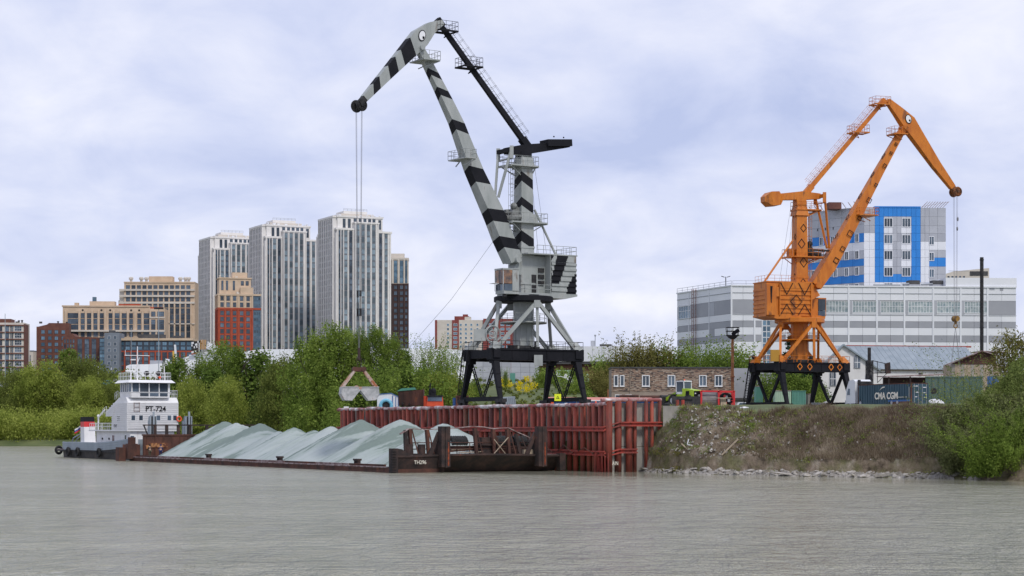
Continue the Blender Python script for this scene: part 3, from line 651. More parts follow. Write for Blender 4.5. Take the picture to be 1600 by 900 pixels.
    # platforms on the column
    for (py, rA, rB, sw) in cfg['plats']:
        z = q(cfg['top'][0], py)[1]; m = MB()
        sbox(m, rA, rB, -sw, sw, z, z+.16)
        for r_ in (rA, rB): m.beam(S(r_, -sw, z+.02), S(r_, sw, z+.02), .12, .25)
        for s_ in (-sw+.3, sw-.3): m.beam(S(rA+.2,s_,z), S(math.copysign(.7,rA) if abs(rA)>.9 else rA,s_*.5,z-1.0), .12,.12); m.beam(S(rB-.2,s_,z), S(math.copysign(.7,rB),s_*.5,z-1.0), .12,.12)
        pl = part('platform', m, main, root)
        part('railing', MB().rail([S(rA,-sw,z+.15),S(rB,-sw,z+.15),S(rB,sw,z+.15),S(rA,sw,z+.15),S(rA,-sw,z+.15)], 1.05, .026, .8), main, pl)
    zm = q(cfg['top'][0], cfg['plats'][0][0])[1]
    m = MB(); s_ = near
    m.tube(S(.9,s_*.7,zm+.7), S(2.9,s_*.7,zm+.5), .32, 10).tube(S(1.2,-s_*.6,zm+1.4), S(2.2,-s_*.6,zm+1.3), .35, 10); m.beam(S(1.0,0,zm+1.9),S(1.8,0,zm+.3),.8,.9); m.ball(S(1.5,s_*.2,zm+2.0),.42,10,6); m.tube(S(1.4,0,zm+1.3), S(3.9,0,zm+1.0), .1, 8); part('motor_box', sbox(MB(),-.9-.9,-1.0,-.4,.4,zm+.15,zm+1.2), main, root)
    part('luffing_gear', m, M['dark_steel'] if not k1 else mk('greasy_grey_steel',(.10,.10,.09),(.24,.25,.24),scale=1.5,rough=.6), root)
    part('luffing_screw', MB().tube(S(1.6,0,zm+1.2), S(*[q(*cfg['screw'])[0],0,q(*cfg['screw'])[1]]), .13, 8), M['dark_steel'], root)
    # ladder up the column with hoops, rear strut, rear ropes
    m = MB(); sA = -near*0.0; lr = 1.45 if k1 else 1.3
    m.ladder(S(lr,-.3,z1-1), S(lr,-.3,zt1-.8), .5, l, .03, .5)
    for i in range(9): z = z1+(zt1-z1)*(i+.5)/9; m.tube(S(.75,-.3,z), S(lr+.45,-.3,z), .03, 4); 
    m.tube(S(lr+.45,-.3,z1), S(lr+.45,-.3,zt1-1), .022, 4)
    part('column_ladder', m, main, root)
    ra_, za_ = q(*cfg['strut'][0]); rb_, zb__ = q(*cfg['strut'][1])
    part('rear_strut', MB().tube(S(ra_,near*.3,za_), S(rb_,near*.8,zb__), .15, 8), main, root)
    m = MB()
    for i, s_ in enumerate((-.5,-.2,.3)): m.tube(S(-.9-.15*i,s_,zt1), S(-1.9-.5*i,s_*2,z1), .018, 4)
    part('rear_rope', m, M['rope'], root)
    # --- boom and jib: lofted boxes, painted by segment
    def loft(name, pts, par, cuts, mats, sh=.0, caps=True):
        P_ = []
        for px, py, dep, wid in pts: r, z = q(px, py); P_.append((float(px if par == 'x' else py), r, z, dep, wid))
        asc = P_[-1][0] > P_[0][0]
        def ev(t):
            for a, b in zip(P_[:-1], P_[1:]):
                if (a[0]-t)*(b[0]-t) <= 1e-9: f = (t-a[0])/(b[0]-a[0]); break
            else:
                a, b = (P_[0], P_[1]) if abs(t-P_[0][0]) < abs(t-P_[-1][0]) else (P_[-2], P_[-1]); f = (t-a[0])/(b[0]-a[0])
            return [a[i]+(b[i]-a[i])*f for i in range(1, 5)]
        full = P_[-1][0]-P_[0][0]
        def corner(t, k):
            r, z, d, w_ = ev(t); r2, z2 = ev(t+full*.002)[:2]; r1_, z1_ = ev(t-full*.002)[:2]
            tr, tz = r2-r1_, z2-z1_; n_ = math.hypot(tr, tz); nr, nz_ = -tz/n_, tr/n_
            if nz_ < 0: nr, nz_ = -nr, -nz_
            sr = (1 if k in (2, 3) else -1)*d/2; ss = (1 if k in (1, 2) else -1)*w_/2
            return S(r+nr*sr, ss, z+nz_*sr)
        st = [P_[0][0]]+[t for t, _ in cuts]+[P_[-1][0]]; mt = [0]+[x for _, x in cuts]
        extra = [p[0] for p in P_[1:-1]]
        m = MB()
        nodes = [(t, True) for t in st]
        segs = []
        for i in range(len(st)-1):
            lo, hi = st[i], st[i+1]; inn = sorted([e for e in extra if min(lo,hi)+2 < e < max(lo,hi)-2], reverse=not asc)
            seq = [lo]+inn+[hi]
            for a, b in zip(seq[:-1], seq[1:]): segs.append((a, b, mt[i], a in st and a != st[0], b in st and b != st[-1]))
        fr = cfg.get('front_edge', 1)
        def ring(t, sl_):
            o = sh*(1 if asc else -1) if sl_ else 0
            ek = (1 if near > 0 else 0)                  # lower near edge carries the point of the chevron
            return [corner(t+(o if k == ek else (-o if k in (2,3) else 0)), k) for k in range(4)]
        for a, b, mi_, sa, sb in segs:
            m.cm = mi_; A = ring(a, sa); B = ring(b, sb); m.add(A+B, [(0,1,5,4),(1,2,6,5),(2,3,7,6),(3,0,4,7)])
        m.cm = 0; A = ring(st[0], False); B = ring(st[-1], False); m.add(A, [(3,2,1,0)]); m.add(B, [(0,1,2,3)])
        return part(name, m, mats, root), corner, ev
    boom, bc, bev = loft('boom', cfg['boom'], 'y', cfg['boom_cuts'], [main, dark], cfg['sh'])
    jib, jc, jev = loft('jib', cfg['jib'], 'x', cfg['jib_cuts'], [main, dark], cfg['sh']*.5)
    # boom foot brackets, head fork
    r, z = q(*cfg['boom'][0][:2])
    part('boom_pivot', MB().beam(S(r-.1,0,z-.4), S(r*.35,0,z0+3.0), 2.3, 1.5, 1.9, 1.9, up=l).tube(S(r,-1.35,z), S(r,1.35,z), .35, 12), main, root)
    r, z = q(*cfg['boom'][-1][:2]); r2_, z2_ = q(*cfg['pivot'])
    m = MB()
    for s_ in (-.55, .55): m.beam(S(r,s_*.8,z-.3), S(r2_,s_,z2_), .5, .16, .9, .16, up=l)
    m.tube(S(r2_,-.9,z2_), S(r2_,.9,z2_), .3, 12); part('boom_head', m, main, root)
    # jib seam line and emblem on the near side
    ex, ey = cfg['emblem']; r, z = q(ex, ey); wid = jev(ex)[3]/2+.03
    m = MB(); m.cm = 0; nS = 24; e1, e2 = cfg['em_size']
    cen = S(r, near*wid, z); ang = cfg['em_ang']; a_ = c*math.cos(ang)+Vector((0,0,math.sin(ang))); b_ = -c*math.sin(ang)+Vector((0,0,math.cos(ang))); nrm = l*near
    def ell(k, o): return [cen+nrm*o+a_*e1*k*math.cos(2*math.pi*i/nS)+b_*e2*k*math.sin(2*math.pi*i/nS) for i in range(nS)]
    m.cm = 1; A, B = ell(1.0, .01), ell(1.0, .05); m.add(A+B, [tuple(range(nS, 2*nS))]+[(i,(i+1)%nS,nS+(i+1)%nS,nS+i) for i in range(nS)])
    m.cm = 0; A, B = ell(.82, .05), ell(.82, .07); m.add(A+B, [tuple(range(nS, 2*nS))]+[(i,(i+1)%nS,nS+(i+1)%nS,nS+i) for i in range(nS)])
    m.cm = 1; s8 = [cen+nrm*.09+a_*e1*(cfg['em_blob'][0]+.3*math.cos(t))+b_*e2*(cfg['em_blob'][1]+(.26+.08*math.sin(3*t))*math.sin(t)) for t in [i*math.pi/6 for i in range(12)]]
    m.add(s8, [tuple(range(12))]); part('emblem', m, [M['frame_white'], dark], jib)
    # platforms on the boom, with rails
    for (px, py, w_, ln) in cfg['boom_plats']:
        r, z = q(px, py)
        m = MB(); f = cfg.get('bp_sign', 1)
        sbox(m, r-ln/2, r+ln/2, -w_, w_, z, z+.14)
        for s_ in (-w_+.1, w_-.1): m.beam(S(r-ln/2, s_, z), S(r+ln*.2, s_*.5, z-.7), .1, .1)
        p = part('platform', m, main, root)
        part('railing', MB().rail([S(r-ln/2,-w_,z+.1),S(r+ln/2,-w_,z+.1),S(r+ln/2,w_,z+.1),S(r-ln/2,w_,z+.1),S(r-ln/2,-w_,z+.1)], 1.0, .026, .7), main, p)
    # --- tie rod with caged ladder and platforms
    (r0, z0_), (r1, z1_) = q(*cfg['rod'][0]), q(*cfg['rod'][1]); a = S(r0,0,z0_); b = S(r1,0,z1_); d = (b-a).normalized(); up = d.cross(l); 
    if up.z < 0: up = -up
    rodm = dark if k1 else main
    rod = part('tie_rod', MB().beam(a, b, .5, .62, .42, .5, up=up).beam(a-d*.6, a+d*.9, .8, .8, up=up).beam(b-d*.6,b+d*.5,.7,.8,up=up), rodm, root)
    ln = (b-a).length; m = MB(); lo_ = up*.55
    m.ladder(a+lo_+d*.5, b+lo_-d*1.2, .5, l, .028, .5)
    k = int(ln/1.05)
    for i in range(1, k):
        p = a.lerp(b, i/k)+lo_
        m.torus(p+up*.38, d, .42, .018, 8, 3)
        if i % 3 == 0: m.tube(a.lerp(b, i/k), p, .03, 4)
    for o_ in (up*.8, up*.4+l*.42, up*.4-l*.42): m.tube(a+lo_+o_+d*.8, b+lo_+o_-d*1.5, .016, 4)
    part('caged_ladder', m, M['rope'] if k1 else main, rod)
    for (px, py, w_) in cfg['rod_plats']:
        r, z = q(px, py); m = MB(); z -= .35
        for s_ in (-w_, w_): m.beam(S(r-1.1,s_,z), S(r+1.3,s_,z), .12, .16)
        m.beam(S(r-1.1,-w_,z), S(r-1.1,w_,z), .16,.16); m.beam(S(r+1.3,-w_,z), S(r+1.3,w_,z), .16,.16); sbox(m, r-1.1, r+1.3, -w_, -.35, z, z+.05); sbox(m, r-1.1, r+1.3, .35, w_, z, z+.05)
        for s_ in (-w_, w_): m.beam(S(r-.9,s_,z), S(r+.2,0,z-.7), .09,.09)
        p = part('platform', m, rodm, root)
        part('railing', MB().rail([S(r-1.1,-w_,z+.08),S(r+1.3,-w_,z+.08),S(r+1.3,w_,z+.08),S(r-1.1,w_,z+.08),S(r-1.1,-w_,z+.08)], 1.0, .026, .8), rodm, p)
    # --- rocker beam with counterweight, link rods
    (rf, zf), (rm, zm_), (rk, zk) = [q(*p) for p in cfg['rocker']]
    m = MB(); m.beam(S(rf,0,zf), S(rm,0,zm_), .9, .75, 1.3, 1.2); m.beam(S(rm,0,zm_), S(rk,0,zk), 1.3, 1.15, .8, .7)
    m.beam(S(rf+.1,-1.5,zf), S(rf+.1,1.5,zf), .5, .45); m.beam((0,0,zt1-.1), S(rm*.3,0,zm_-.3), 1.3, 1.5, up=c)
    rk_ = part('rocker_beam', m, dark if k1 else main, root)
    if k1:
        m = MB(); m.beam(S(rk+3.4,0,zk-.12), S(rk-.05,0,zk+.14), 1.8, .8, 1.8, .8)
        for i in range(2): m.ball(S(rk+1+i*1.4,.6,zk+.7), .1, 6, 4)
    else:
        m = MB(); m.beam(S(rk+2.4,0,zk), S(rk+1.7,0,zk-.1), 1.1, .7, 2.4, 1.9); m.beam(S(rk+1.7,0,zk-.1), S(rk+.5,0,zk-.2), 2.4, 1.9, 2.5, 1.95); m.beam(S(rk+.5,0,zk-.2), S(rk-.4,0,zk-.25), 2.5, 1.95, 1.5, .7)
    part('counterweight', m, dark if k1 else main, root)
    rl, zl = q(*cfg['link'])
    for s_ in (-1, 1):
        part('link_rod', MB().beam(S(rf+.1,s_*1.45,zf+.1), S(rl,s_*.35,zl), .24, .3).beam(S(rf+.1,s_*1.45,zf-1.0), S(rf+.1,s_*1.45,zf+.45), .35, .45), main, root)
    part('link_crossbar', MB().beam(S(rf+.15,-1.4,zf-1.0), S(rf+.15,1.4,zf-1.0), .14,.14), main, root)
    # --- nose sheaves and ropes
    rn, zn = q(*cfg['nose']); m = MB()
    for s_ in (-.62, .62):
        m.torus(S(rn,s_,zn), l, .60, .12, 20, 6); m.tube(S(rn,s_-.08,zn), S(rn,s_+.08,zn), .5, 14)
        m.tube(S(rn-.0,s_-.12,zn+.3), S(rn-.0,s_+.2,zn+.3), .3, 8)
    m.tube(S(rn,-.85,zn), S(rn,.85,zn), .16, 10); m.beam(S(rn-1.0*0,0,zn), S(*[q(*cfg['jib'][-1][:2])[0],0,q(*cfg['jib'][-1][:2])[1]]), .8,.8,.7,.7)
    for i in range(8): a_ = i*math.pi/4; m.tube(S(rn,near*.78,zn), S(rn+.55*math.cos(a_),near*.78,zn+.55*math.sin(a_)), .03, 4)
    m.torus(S(rn,near*.78,zn), l, .55, .04, 16, 4)
    part('nose_sheaves', m, M['dark_steel'] if k1 else mk('greasy_orange',(.28,.09,.02),(.08,.04,.02),scale=2,rough=.6), root)
    return root, S, q, (rn, zn)

c1 = crane(dict(key=1, pos=(1.36, 237.6), dir=(-.839,-.545), near=1, main='paint_grey', label='tall grey portal crane with black camouflage bands and black legs, boom raised to the left', top=(818,246),
    house_black=[[(-5.1,5.0),(-3.8,5.0),(-3.3,4.5),(-2.4,1.75),(-2.4,1.2),(-3.5,1.15),(-4.1,2.6)],[(-6.1,2.6),(-5.7,2.4),(-4.7,.9),(-4.6,-.1),(-6.1,-.1)],[(-2.4,4.7),(-2.4,3.9),(-3.0,4.7)]],
    col_cuts=[(384,1),(367,0),(328,1),(315,0),(290,1),(275,0)],
    plats=[(350,-2.4,2.6,1.5),(262,-1.2,2.6,1.4)], screw=(770,342), strut=((833,328),(862,398)),
    boom=[(801,407,1.7,1.9),(786,373,1.85,1.9),(774,341,1.9,1.85),(738,262,1.6,1.5),(712,190,1.35,1.25),(684,132,1.05,1.0),(664,92,.9,.85),(655,76,.85,.75)],
    boom_cuts=[(389,1),(372,0),(347,1),(328,0),(287,1),(263,0),(207,1),(190,0),(153,1),(140,0),(122,1),(111,0)],
    jib=[(690,35,.6,.8),(672,44,1.35,1.0),(655,60,2.15,1.2),(634,83,1.75,1.2),(600,120,1.2,1.0),(569,154,.75,.8)],
    jib_cuts=[(683,0),(642,1),(626,0),(617,1),(605,0),(591,1),(581,0)], sh=7, pivot=(655,76), emblem=(655,57), em_size=(.47,.66), em_ang=.25, em_blob=(-.42,-.25),
    boom_plats=[(664,97,1.6,2.2),(722,250,1.9,1.5)], rod=((822,226),(686,36)), rod_plats=[(696,45,1.0),(734,101,1.1)],
    rocker=((790,236),(818,234),(887,226)), link=(776,309), nose=(561,165)))
c2 = crane(dict(key=2, pos=(40.6, 284.6), dir=(.951,.309), near=-1, main='orange', label='orange portal crane with black diamond marks and black legs, boom leaning right', top=(1251,322),
    house_black=[], col_cuts=[], plats=[(403,-2.0,3.0,1.5),(329,-.9,2.9,1.0)], screw=(1297,392), strut=((1238,375),(1189,443)),
    boom=[(1272,447,1.6,1.8),(1293,416,1.9,1.8),(1330,348,1.6,1.45),(1372,270,1.15,1.1),(1408,206,.85,.8)], boom_cuts=[],
    jib=[(1386,157,.65,.8),(1402,174,1.4,1.0),(1418,192,2.15,1.2),(1432,213,1.8,1.2),(1462,258,1.25,1.0),(1488,293,.8,.8)], jib_cuts=[], sh=0, pivot=(1411,200),
    emblem=(1416,187), em_size=(.48,.68), em_ang=.3, em_blob=(.25,-.35),
    boom_plats=[(1402,211,1.2,2.2),(1350,338,1.6,3.0)], rod=((1262,298),(1379,160)), rod_plats=[(1374,160,1.0),(1340,204,1.1)],
    rocker=((1280,307),(1250,306),(1196,309)), link=(1294,388), nose=(1493,300)))
# diamonds on the orange boom
root, S, q, nose2 = c2; m = MB(); n_ = 0
d = (S(*[q(1408,206)[0],0,q(1408,206)[1]])-S(*[q(1292,418)[0],0,q(1292,418)[1]])).normalized()
cc = Vector((.951,.309,0)).normalized(); ll = Vector((-cc.y,cc.x,0)); pp = d.cross(ll)
if pp.z < 0: pp = -pp
for px, py, wd_, s_ in ((1303,406,.93,.55),(1313,388,.93,.5),(1325,364,.9,.6),(1340,340,.84,.45),(1355,312,.78,.5),(1366,288,.72,.35),(1380,258,.66,.4),(1390,238,.6,.3),(1398,224,.55,.3)):
    r, z = q(px-1, py+2); w_ = wd_+.03; diamond(m, S(r, -w_, z), (d+pp).normalized(), (d-pp).normalized(), s_, s_, .1, ll*.015)
for f in (.05,.2,.34,.5,.66,.8):
    r = q(1292,418)[0]*(1-f)+q(1408,206)[0]*f; z = q(1292,418)[1]*(1-f)+q(1408,206)[1]*f; dep = 2.3*(1-f)+.95*f
    diamond(m, S(r,-.1,z)+pp*(dep/2+.06), d, ll, .55, .4, .09, pp*.02)
part('diamond_mark', m, M['paint_black'], root)
# ropes of the orange crane with hook block and sling
rn, zn = nose2; hb = q(1495,498)[1]; m = MB()
for s_ in (-.62,-.3,.3,.62): m.tube(S(rn,s_,zn), S(rn,s_*.6,hb+.4), .018, 4)
m.ball(S(rn,-.62,q(1495,343)[1]), .14, 8, 5, 2.4); m.ball(S(rn,-.5,q(1495,358)[1]), .13, 8, 5, 2.4)
part('hoist_rope', m, M['rope'], root)
m = MB(); m.tube(S(rn,-.5,hb), S(rn,.5,hb), .42, 14); m.beam(S(rn,0,hb+.4),S(rn,0,hb-.8),.35,.35); m.torus(S(rn,0,hb-1.05), ll, .28,.09,14,6,0,4.7)
part('hook_block', m, mk('hook_paint',(.35,.19,.02),(.04,.03,.03),scale=1.5,rough=.6), root)
m = MB(); hk = S(rn,0,hb-1.2)
for a_ in range(4): m.tube(hk, hk+Vector((math.cos(a_*1.57+.5)*1.15, math.sin(a_*1.57+.5)*.9, -7.3)), .022, 4)
o = part('chain_sling', m, M['rope']); o.location = root.location
tag(o, 'thin four-leg wire sling hanging from the hook of the orange crane', 'sling')
# ropes and clamshell grab of the grey crane
root, S, q, (rn, zn) = c1; gz = q(560,577)[1]; m = MB()
for s_ in (-.75,-.55,.55,.75): m.tube(S(rn,s_,zn), S(rn,s_*.5,q(560,500)[1]), .02, 4)
for s_ in (-.3,.3): m.tube(S(rn,s_,q(560,500)[1]), S(rn,s_*.25,gz+2.2), .03, 4)
part('hoist_rope', m, M['rope'], root)
m = MB()
for s_ in (-.32,.32): m.tube(S(rn,s_,q(560,454)[1]), S(rn,s_,q(560,463)[1]), .12, 6).tube(S(rn,s_,q(560,482)[1]), S(rn,s_,q(560,494)[1]), .13, 6).tube(S(rn,s_,q(560,454)[1]), S(rn,s_,q(560,494)[1]), .04, 5)
part('rope_swivel', m, M['dark_steel'], root)
gx = S(rn,0,0)+root.location; gb = empty('clamshell_grab', (gx.x, gx.y, GZ+gz), 'open clamshell grab with pale scoops and rusty arms hanging over the sand barge', 'grab', R(12))
part('rope_socket', MB().tube((0,0,1.0),(0,0,2.4),.16,8).tube((-.1,0,0),(-.3,0,1.3),.04,5).tube((.1,0,0),(.3,0,1.3),.04,5), M['rust_dark'], gb)
part('grab_head', MB().box(-.75,.75,-.5,.5,-.25,.2).tube((-.5,-.6,0),(-.5,.6,0),.28,10).tube((.5,-.6,0),(.5,.6,0),.28,10), M['rust'], gb)
armM = mk('grab_arm_paint',(.38,.12,.04),(.5,.42,.36),scale=.9,rough=.7)
for sx in (-1,1):
    for sy in (-1,1): part('grab_arm', MB().beam((sx*.5,sy*.45,-.1),(sx*1.95,sy*.95,-2.05),.2,.22), armM, gb)
    m = MB()
    for f in (.45,.65,.85): m.beam((sx*(.5+1.45*f),-.45-.5*f,-.1-1.95*f),(sx*(.5+1.45*f),.45+.5*f,-.1-1.95*f),.09,.09)
    part('arm_rung', m, armM, gb)
    m = MB(); pr = [(2.05,-2.0),(2.15,-2.75),(1.75,-3.45),(1.0,-3.5),(.05,-2.3),(.25,-2.05)]
    for sy in (-1,1): m.prism([(sx*x,z) for x,z in pr], (0,sy*1.1-.03,0), (1,0,0), (0,0,1), (0,.06,0))
    for (xa,za),(xb,zb) in zip(pr[:3],pr[1:4]): m.beam((sx*xa,0,za),(sx*xb,0,zb),2.14,.06,up=(0,0,1)) if abs(xa-xb)>.3 else m.hexa([(sx*(xa-.04),-1.07,za),(sx*xa,-1.07,za),(sx*xa,1.07,za),(sx*(xa-.04),1.07,za),(sx*(xb-.04),-1.07,zb),(sx*xb,-1.07,zb),(sx*xb,1.07,zb),(sx*(xb-.04),1.07,zb)])
    m.beam((sx*.05,-1.1,-2.3),(sx*1.0,-1.1,-3.5),.08,.14); m.beam((sx*2.1,-1.15,-2.0),(sx*.2,-1.15,-2.02),.1,.1); m.beam((sx*1.0,0,-3.5),(sx*.05,0,-2.3),2.1,.06)
    part('grab_scoop', m, M['scoop'], gb)
part('lower_head', MB().box(-.9,.9,-.3,.3,-2.3,-1.95).tube((-.3,-.5,-2.0),(-.3,.5,-2.0),.2,8), armM, gb)
# stay wire from the boom foot down to the left
Yw = 245.; o = part('stay_wire', MB().path([Vector((wx(772,236),236,wz(375,236))), Vector((wx(705,240),240,wz(468,240))), Vector((wx(640,Yw),Yw,wz(542,Yw)))], .022, 4), M['rope'])
tag(o, 'thin slack wire running from the grey crane boom down to the left', 'wire')
# ------------------------------------------------------------------ sand barge
bz = math.atan2(BN.y, BN.x)                 # local x = across (inland), local y = along the barge, away from the camera
bg = empty('sand_barge', BA, 'long low rusty barge loaded with grey-green sand beside the quay wall', 'barge', bz)
BW, BL = 19.9, 86.5
part('hull', MB().box(0,BW,3.4,BL,-.8,.52).box(0,5.4,.4,3.4,-.8,.5).box(-.05,BW+.05,3.4,BL,.30,.44), M['rust'], bg)
for i in range(9):
    a = 3+i*9.1; part('coaming', MB().box(.35,.55,a,a+8.9,.5,.78+.04*math.sin(i*2)).box(.3,.62,a,a+8.9,.76,.82), M['rust_light'] if i % 2 else M['rust'], bg)
part('deck_edge', MB().box(-.1,.3,1.5,BL,.5,.62), M['rust_light'], bg)
for y in (11, 33, 57): part('bollard', MB().tube((.9,y-.35,.5),(.9,y-.35,1.25),.22,10).tube((.9,y+.35,.5),(.9,y+.35,1.25),.22,10).box(.6,1.2,y-.7,y+.7,.5,.62).box(.65,1.15,y-.6,y+.6,1.1,1.3), M['rust_dark'], bg)
# bow: raised raked transom, corner fender posts, push horns
m = MB(); n = 20
def sheer(x): return 1.72+.16*math.sin(math.pi*min(1,max(0,(x-2)/16)))
for i in range(n):
    a, b = BW*i/n, BW*(i+1)/n
    za, zb_ = sheer(a), sheer(b); da = .75*(1 if a > 5.5 else .12); db = da
    dA, dB = min(3.4,.55+1.6*a), min(3.4,.55+1.6*b); m.hexa([(a,min(dA-.1,.3+da*2.2),.05),(b,min(dB-.1,.3+da*2.2),.05),(b,dB,.05),(a,dA,.05),(a,0,za),(b,0,zb_),(b,dB,zb_),(a,dA,za)])
    m.hexa([(a,-.06,za-.14),(b,-.06,zb_-.14),(b,.3,zb_-.14),(a,.3,za-.14),(a,-.06,za+.05),(b,-.06,zb_+.05),(b,.3,zb_+.05),(a,.3,za+.05)])
part('bow_transom', m, M['rust_dark'], bg)
part('bow_deck', MB().box(1.9,BW-.2,.3,3.3,1.70,1.78).box(.4,1.9,.3,.9,1.7,1.77), M['rust_light'], bg)
m = MB()
m.box(-.25,.35,-.35,.6,-.1,2.5)
for k in range(9): m.box(-.32,.1,-.45,.2,.1+k*.26,.22+k*.26)
m.prism([(.35,1.7),(.35,2.5),(1.0,2.4),(2.0,1.72)], (0,0,0), (1,0,0), (0,0,1), (0,.5,0)); part('fender_post', m, M['rust_dark'], bg)
part('fender_post', MB().box(BW-.5,BW+.2,-.2,.6,.1,1.9), M['rust_dark'], bg)
for x in (5.6, 17.0):
    m = MB(); m.box(x-.5,x+.5,-.75,.15,.55,4.75); m.box(x-.08,x+.08,-.86,-.7,.5,4.7); m.prism([(x-1.6,1.75),(x-.5,4.2),(x-.5,3.4),(x-1.15,1.75)], (0,.1,0), (1,0,0), (0,0,1), (0,.3,0)); m.prism([(0,1.7),(0,4.4),(1.8,1.7)], (x-.4,.1,0), (0,1,0), (0,0,1), (.8,0,0))
    part('push_horn', m, M['rust_dark'], bg)
    part('rust_streak', MB().box(x+.2,x+.36,-.77,-.74,.7,3.1), mk('bright_rust',(.35,.07,.02),(.10,.03,.02),scale=3,rough=.9), bg)
for x, h, ln in ((1.9,2.6,.0),(2.6,2.75,.25),(4.5,2.75,.15),(10.1,2.8,.2),(12.2,2.7,.15),(14.0,2.7,.25),(15.3,2.2,.5)):
    part('frame_post', MB().beam((x,1.1,1.7),(x-ln,1.2,1.75+h),.26,.3,.5,.3).beam((x+.5+ln,1.0,1.7),(x,1.15,1.75+h),.1,.12), M['rust'] if h > 2.65 else M['rust_dark'], bg)
m = MB(); pts = [(1.3,3.95),(2.2,4.5),(4.5,4.42),(7.5,4.55),(9.6,4.75),(10.8,4.7),(12.0,4.5),(13.8,4.6),(15.0,4.1),(16.3,3.6),(17.2,1.9)]
for (a, za), (b, zb_) in zip(pts[:-1], pts[1:]): m.beam((a,1.15,za),(b,1.15,zb_),.42,.09)
part('bent_top_rail', m, M['rust_light'], bg)
m = MB(); m.rail([(2,1.6,1.75),(8,1.5,1.75),(17,1.5,1.75)], 1.3, .05, 1.6); part('deck_rail', m, M['rust'], bg)
part('rear_bulwark', MB().box(7.2,16.4,3.0,3.15,1.7,2.6).box(7.2,16.4,2.95,3.25,2.55,2.7), M['rust'], bg)
part('bollard', MB().tube((2.3,1.1,1.7),(2.3,1.1,2.9),.4,12).tube((3.7,1.1,1.7),(3.7,1.1,2.9),.4,12).box(1.7,4.4,.8,1.5,1.75,1.95), M['rust_dark'], bg)
part('winch_house', MB().box(10.9,12.9,1.5,2.8,1.7,3.6).box(10.5,13.2,1.2,2.9,2.75,2.85), M['rust_dark'], bg)
part('deck_plank', MB().beam((8,1.0,2.0),(11,1.6,2.1),.3,.08).beam((7.5,1.8,2.3),(10.2,1.7,2.4),.25,.06).box(15.5,16.6,.6,1.0,1.75,2.3), M['wood'], bg)
part('bent_stay', MB().tube((11.7,.4,1.8),(13.6,.6,3.6),.05,5).tube((13.2,.4,1.8),(11.9,.6,3.4),.05,5), M['wood'], bg)
text('TH296', .55, bg, (3.0,-.03,1.05), (R(90),0,0), M['cream_text'], 'hull_number', sx=.9)
for x, y, sz in ((7.9,8,.85),(12.6,5.2,.85),(14.3,5.0,.8),(16.7,4.6,.95)):
    o = link('fender_roll', None); bpy.data.objects.remove(o)
fr = []
for i, (x, ln) in enumerate(((8.9,1.9),(14.0,2.3),(16.4,1.6))):
    m = MB()
    for k in range(int(ln/.26)): m.torus((k*.26,0,0),(1,0,0),.52,.15,18,6)
    m.tube((0,0,0),(ln,0,0),.3,10)
    o = part('tyre_roll', m, M['tyre']); o.location = bp(4.6, x, 3.1); o.rotation_euler = (0,0,bz)
    tag(o, ['roll of old tyres behind the middle of the barge bow frame','longest roll of old tyres on the barge bow, left of the right push horn','short roll of old tyres partly hidden behind the right push horn'][i], 'tyre roll')
    part('tyre_cradle', MB().box(x-.3,x+ln,3.9,4.9,1.7,2.6).box(x-.3,x+ln,3.5,5.0,.5,1.75), M['rust_dark'], bg)
# stern bulkhead and gallows
m = MB(); m.box(1.2,BW-1.2,84,84.4,.5,3.6); m.box(1.1,BW-1.1,83.9,84.5,3.5,3.72)
for i in range(14): m.box(1.6+i*1.2,1.68+i*1.2,83.9,84,.6,3.5)
part('stern_bulkhead', m, M['rust'], bg)
m = MB()
for x in (2.9,4.6,6.3,8.0,10.5,13,15.5): m.box(x-.2,x+.2,84.05,84.35,3.6,4.95)
m.box(1.2,18,84.0,84.4,4.9,5.08); m.beam((1.3,84.2,4.95),(1.9,84.2,3.5),.15,.15)
part('stern_gallows', m, M['rust_dark'], bg)
part('orange_rust_patch', MB().box(2.0,4.6,83.86,83.9,1.9,2.5).box(6.7,8.4,83.86,83.9,1.7,2.3).box(1.5,2.2,83.86,83.9,1.7,2.2), mk('orange_rust',(.42,.20,.08),(.13,.045,.025),scale=1.6,rough=.9,lo=.42,hi=.55), bg)
part('stern_corner_post', MB().box(-.9,.9,84.6,86.8,.3,2.3).box(-.35,.45,85.2,86.2,2.3,3.3).box(-.6,.7,85,86.4,2.2,2.4), M['rust'], bg)
part('stern_corner_box', MB().box(-1.9,-.9,85.4,86.8,-.2,1.9), M['rust'], bg)
# the load of sand: overlapping cones with furrows running down the slope
cones = [(8.5,10,4.55),(19.5,10,5.0),(30.5,10,5.0),(39,10,4.15),(44.5,10,3.85),(51,10,4.05),(57,10.3,3.7),(62.5,10,4.65),(71,10,4.75),(76,10.2,4.95)]
V = []; Fc = []; ys = [1.8+i*.22 for i in range(int(82/.22))]; xw = [.6+i*.37 for i in range(int(18.8/.37)+1)]
rg = random.Random(3); offs = [rg.uniform(-1,1) for _ in range(400)]
def fur(y): 
    i = int(y*1.6); f = y*1.6-i; a, b = offs[i%400], offs[(i+1)%400]; f = f*f*(3-2*f); return a+(b-a)*f
for y in ys:
    for x in xw:
        hs_ = []
        for cy_, cx_, hh in cones:
            d_ = math.hypot((y-cy_)*1.0, (x-cx_)*.98); hs_.append(hh-max(0, math.sqrt(d_*d_+.12)-.35)*.545)
        a = max(hs_); h = math.log(sum(math.exp(12*(v_-a)) for v_ in hs_))/12+a
        sl_ = min(1, max(0, h/2.5)); skew = y-abs(x-10)*.25
        h += sl_*(.10*fur(skew)+.09*fur(skew*2.7+50)+.05*fur(skew*7+90)+.03*nz(x*2.6, y*3.7)+.03*nz(x*6+1, y*7)+.05*nz(x*1.1+4, y*1.3))
        V.append((x, y, .50+max(-.25, h)))
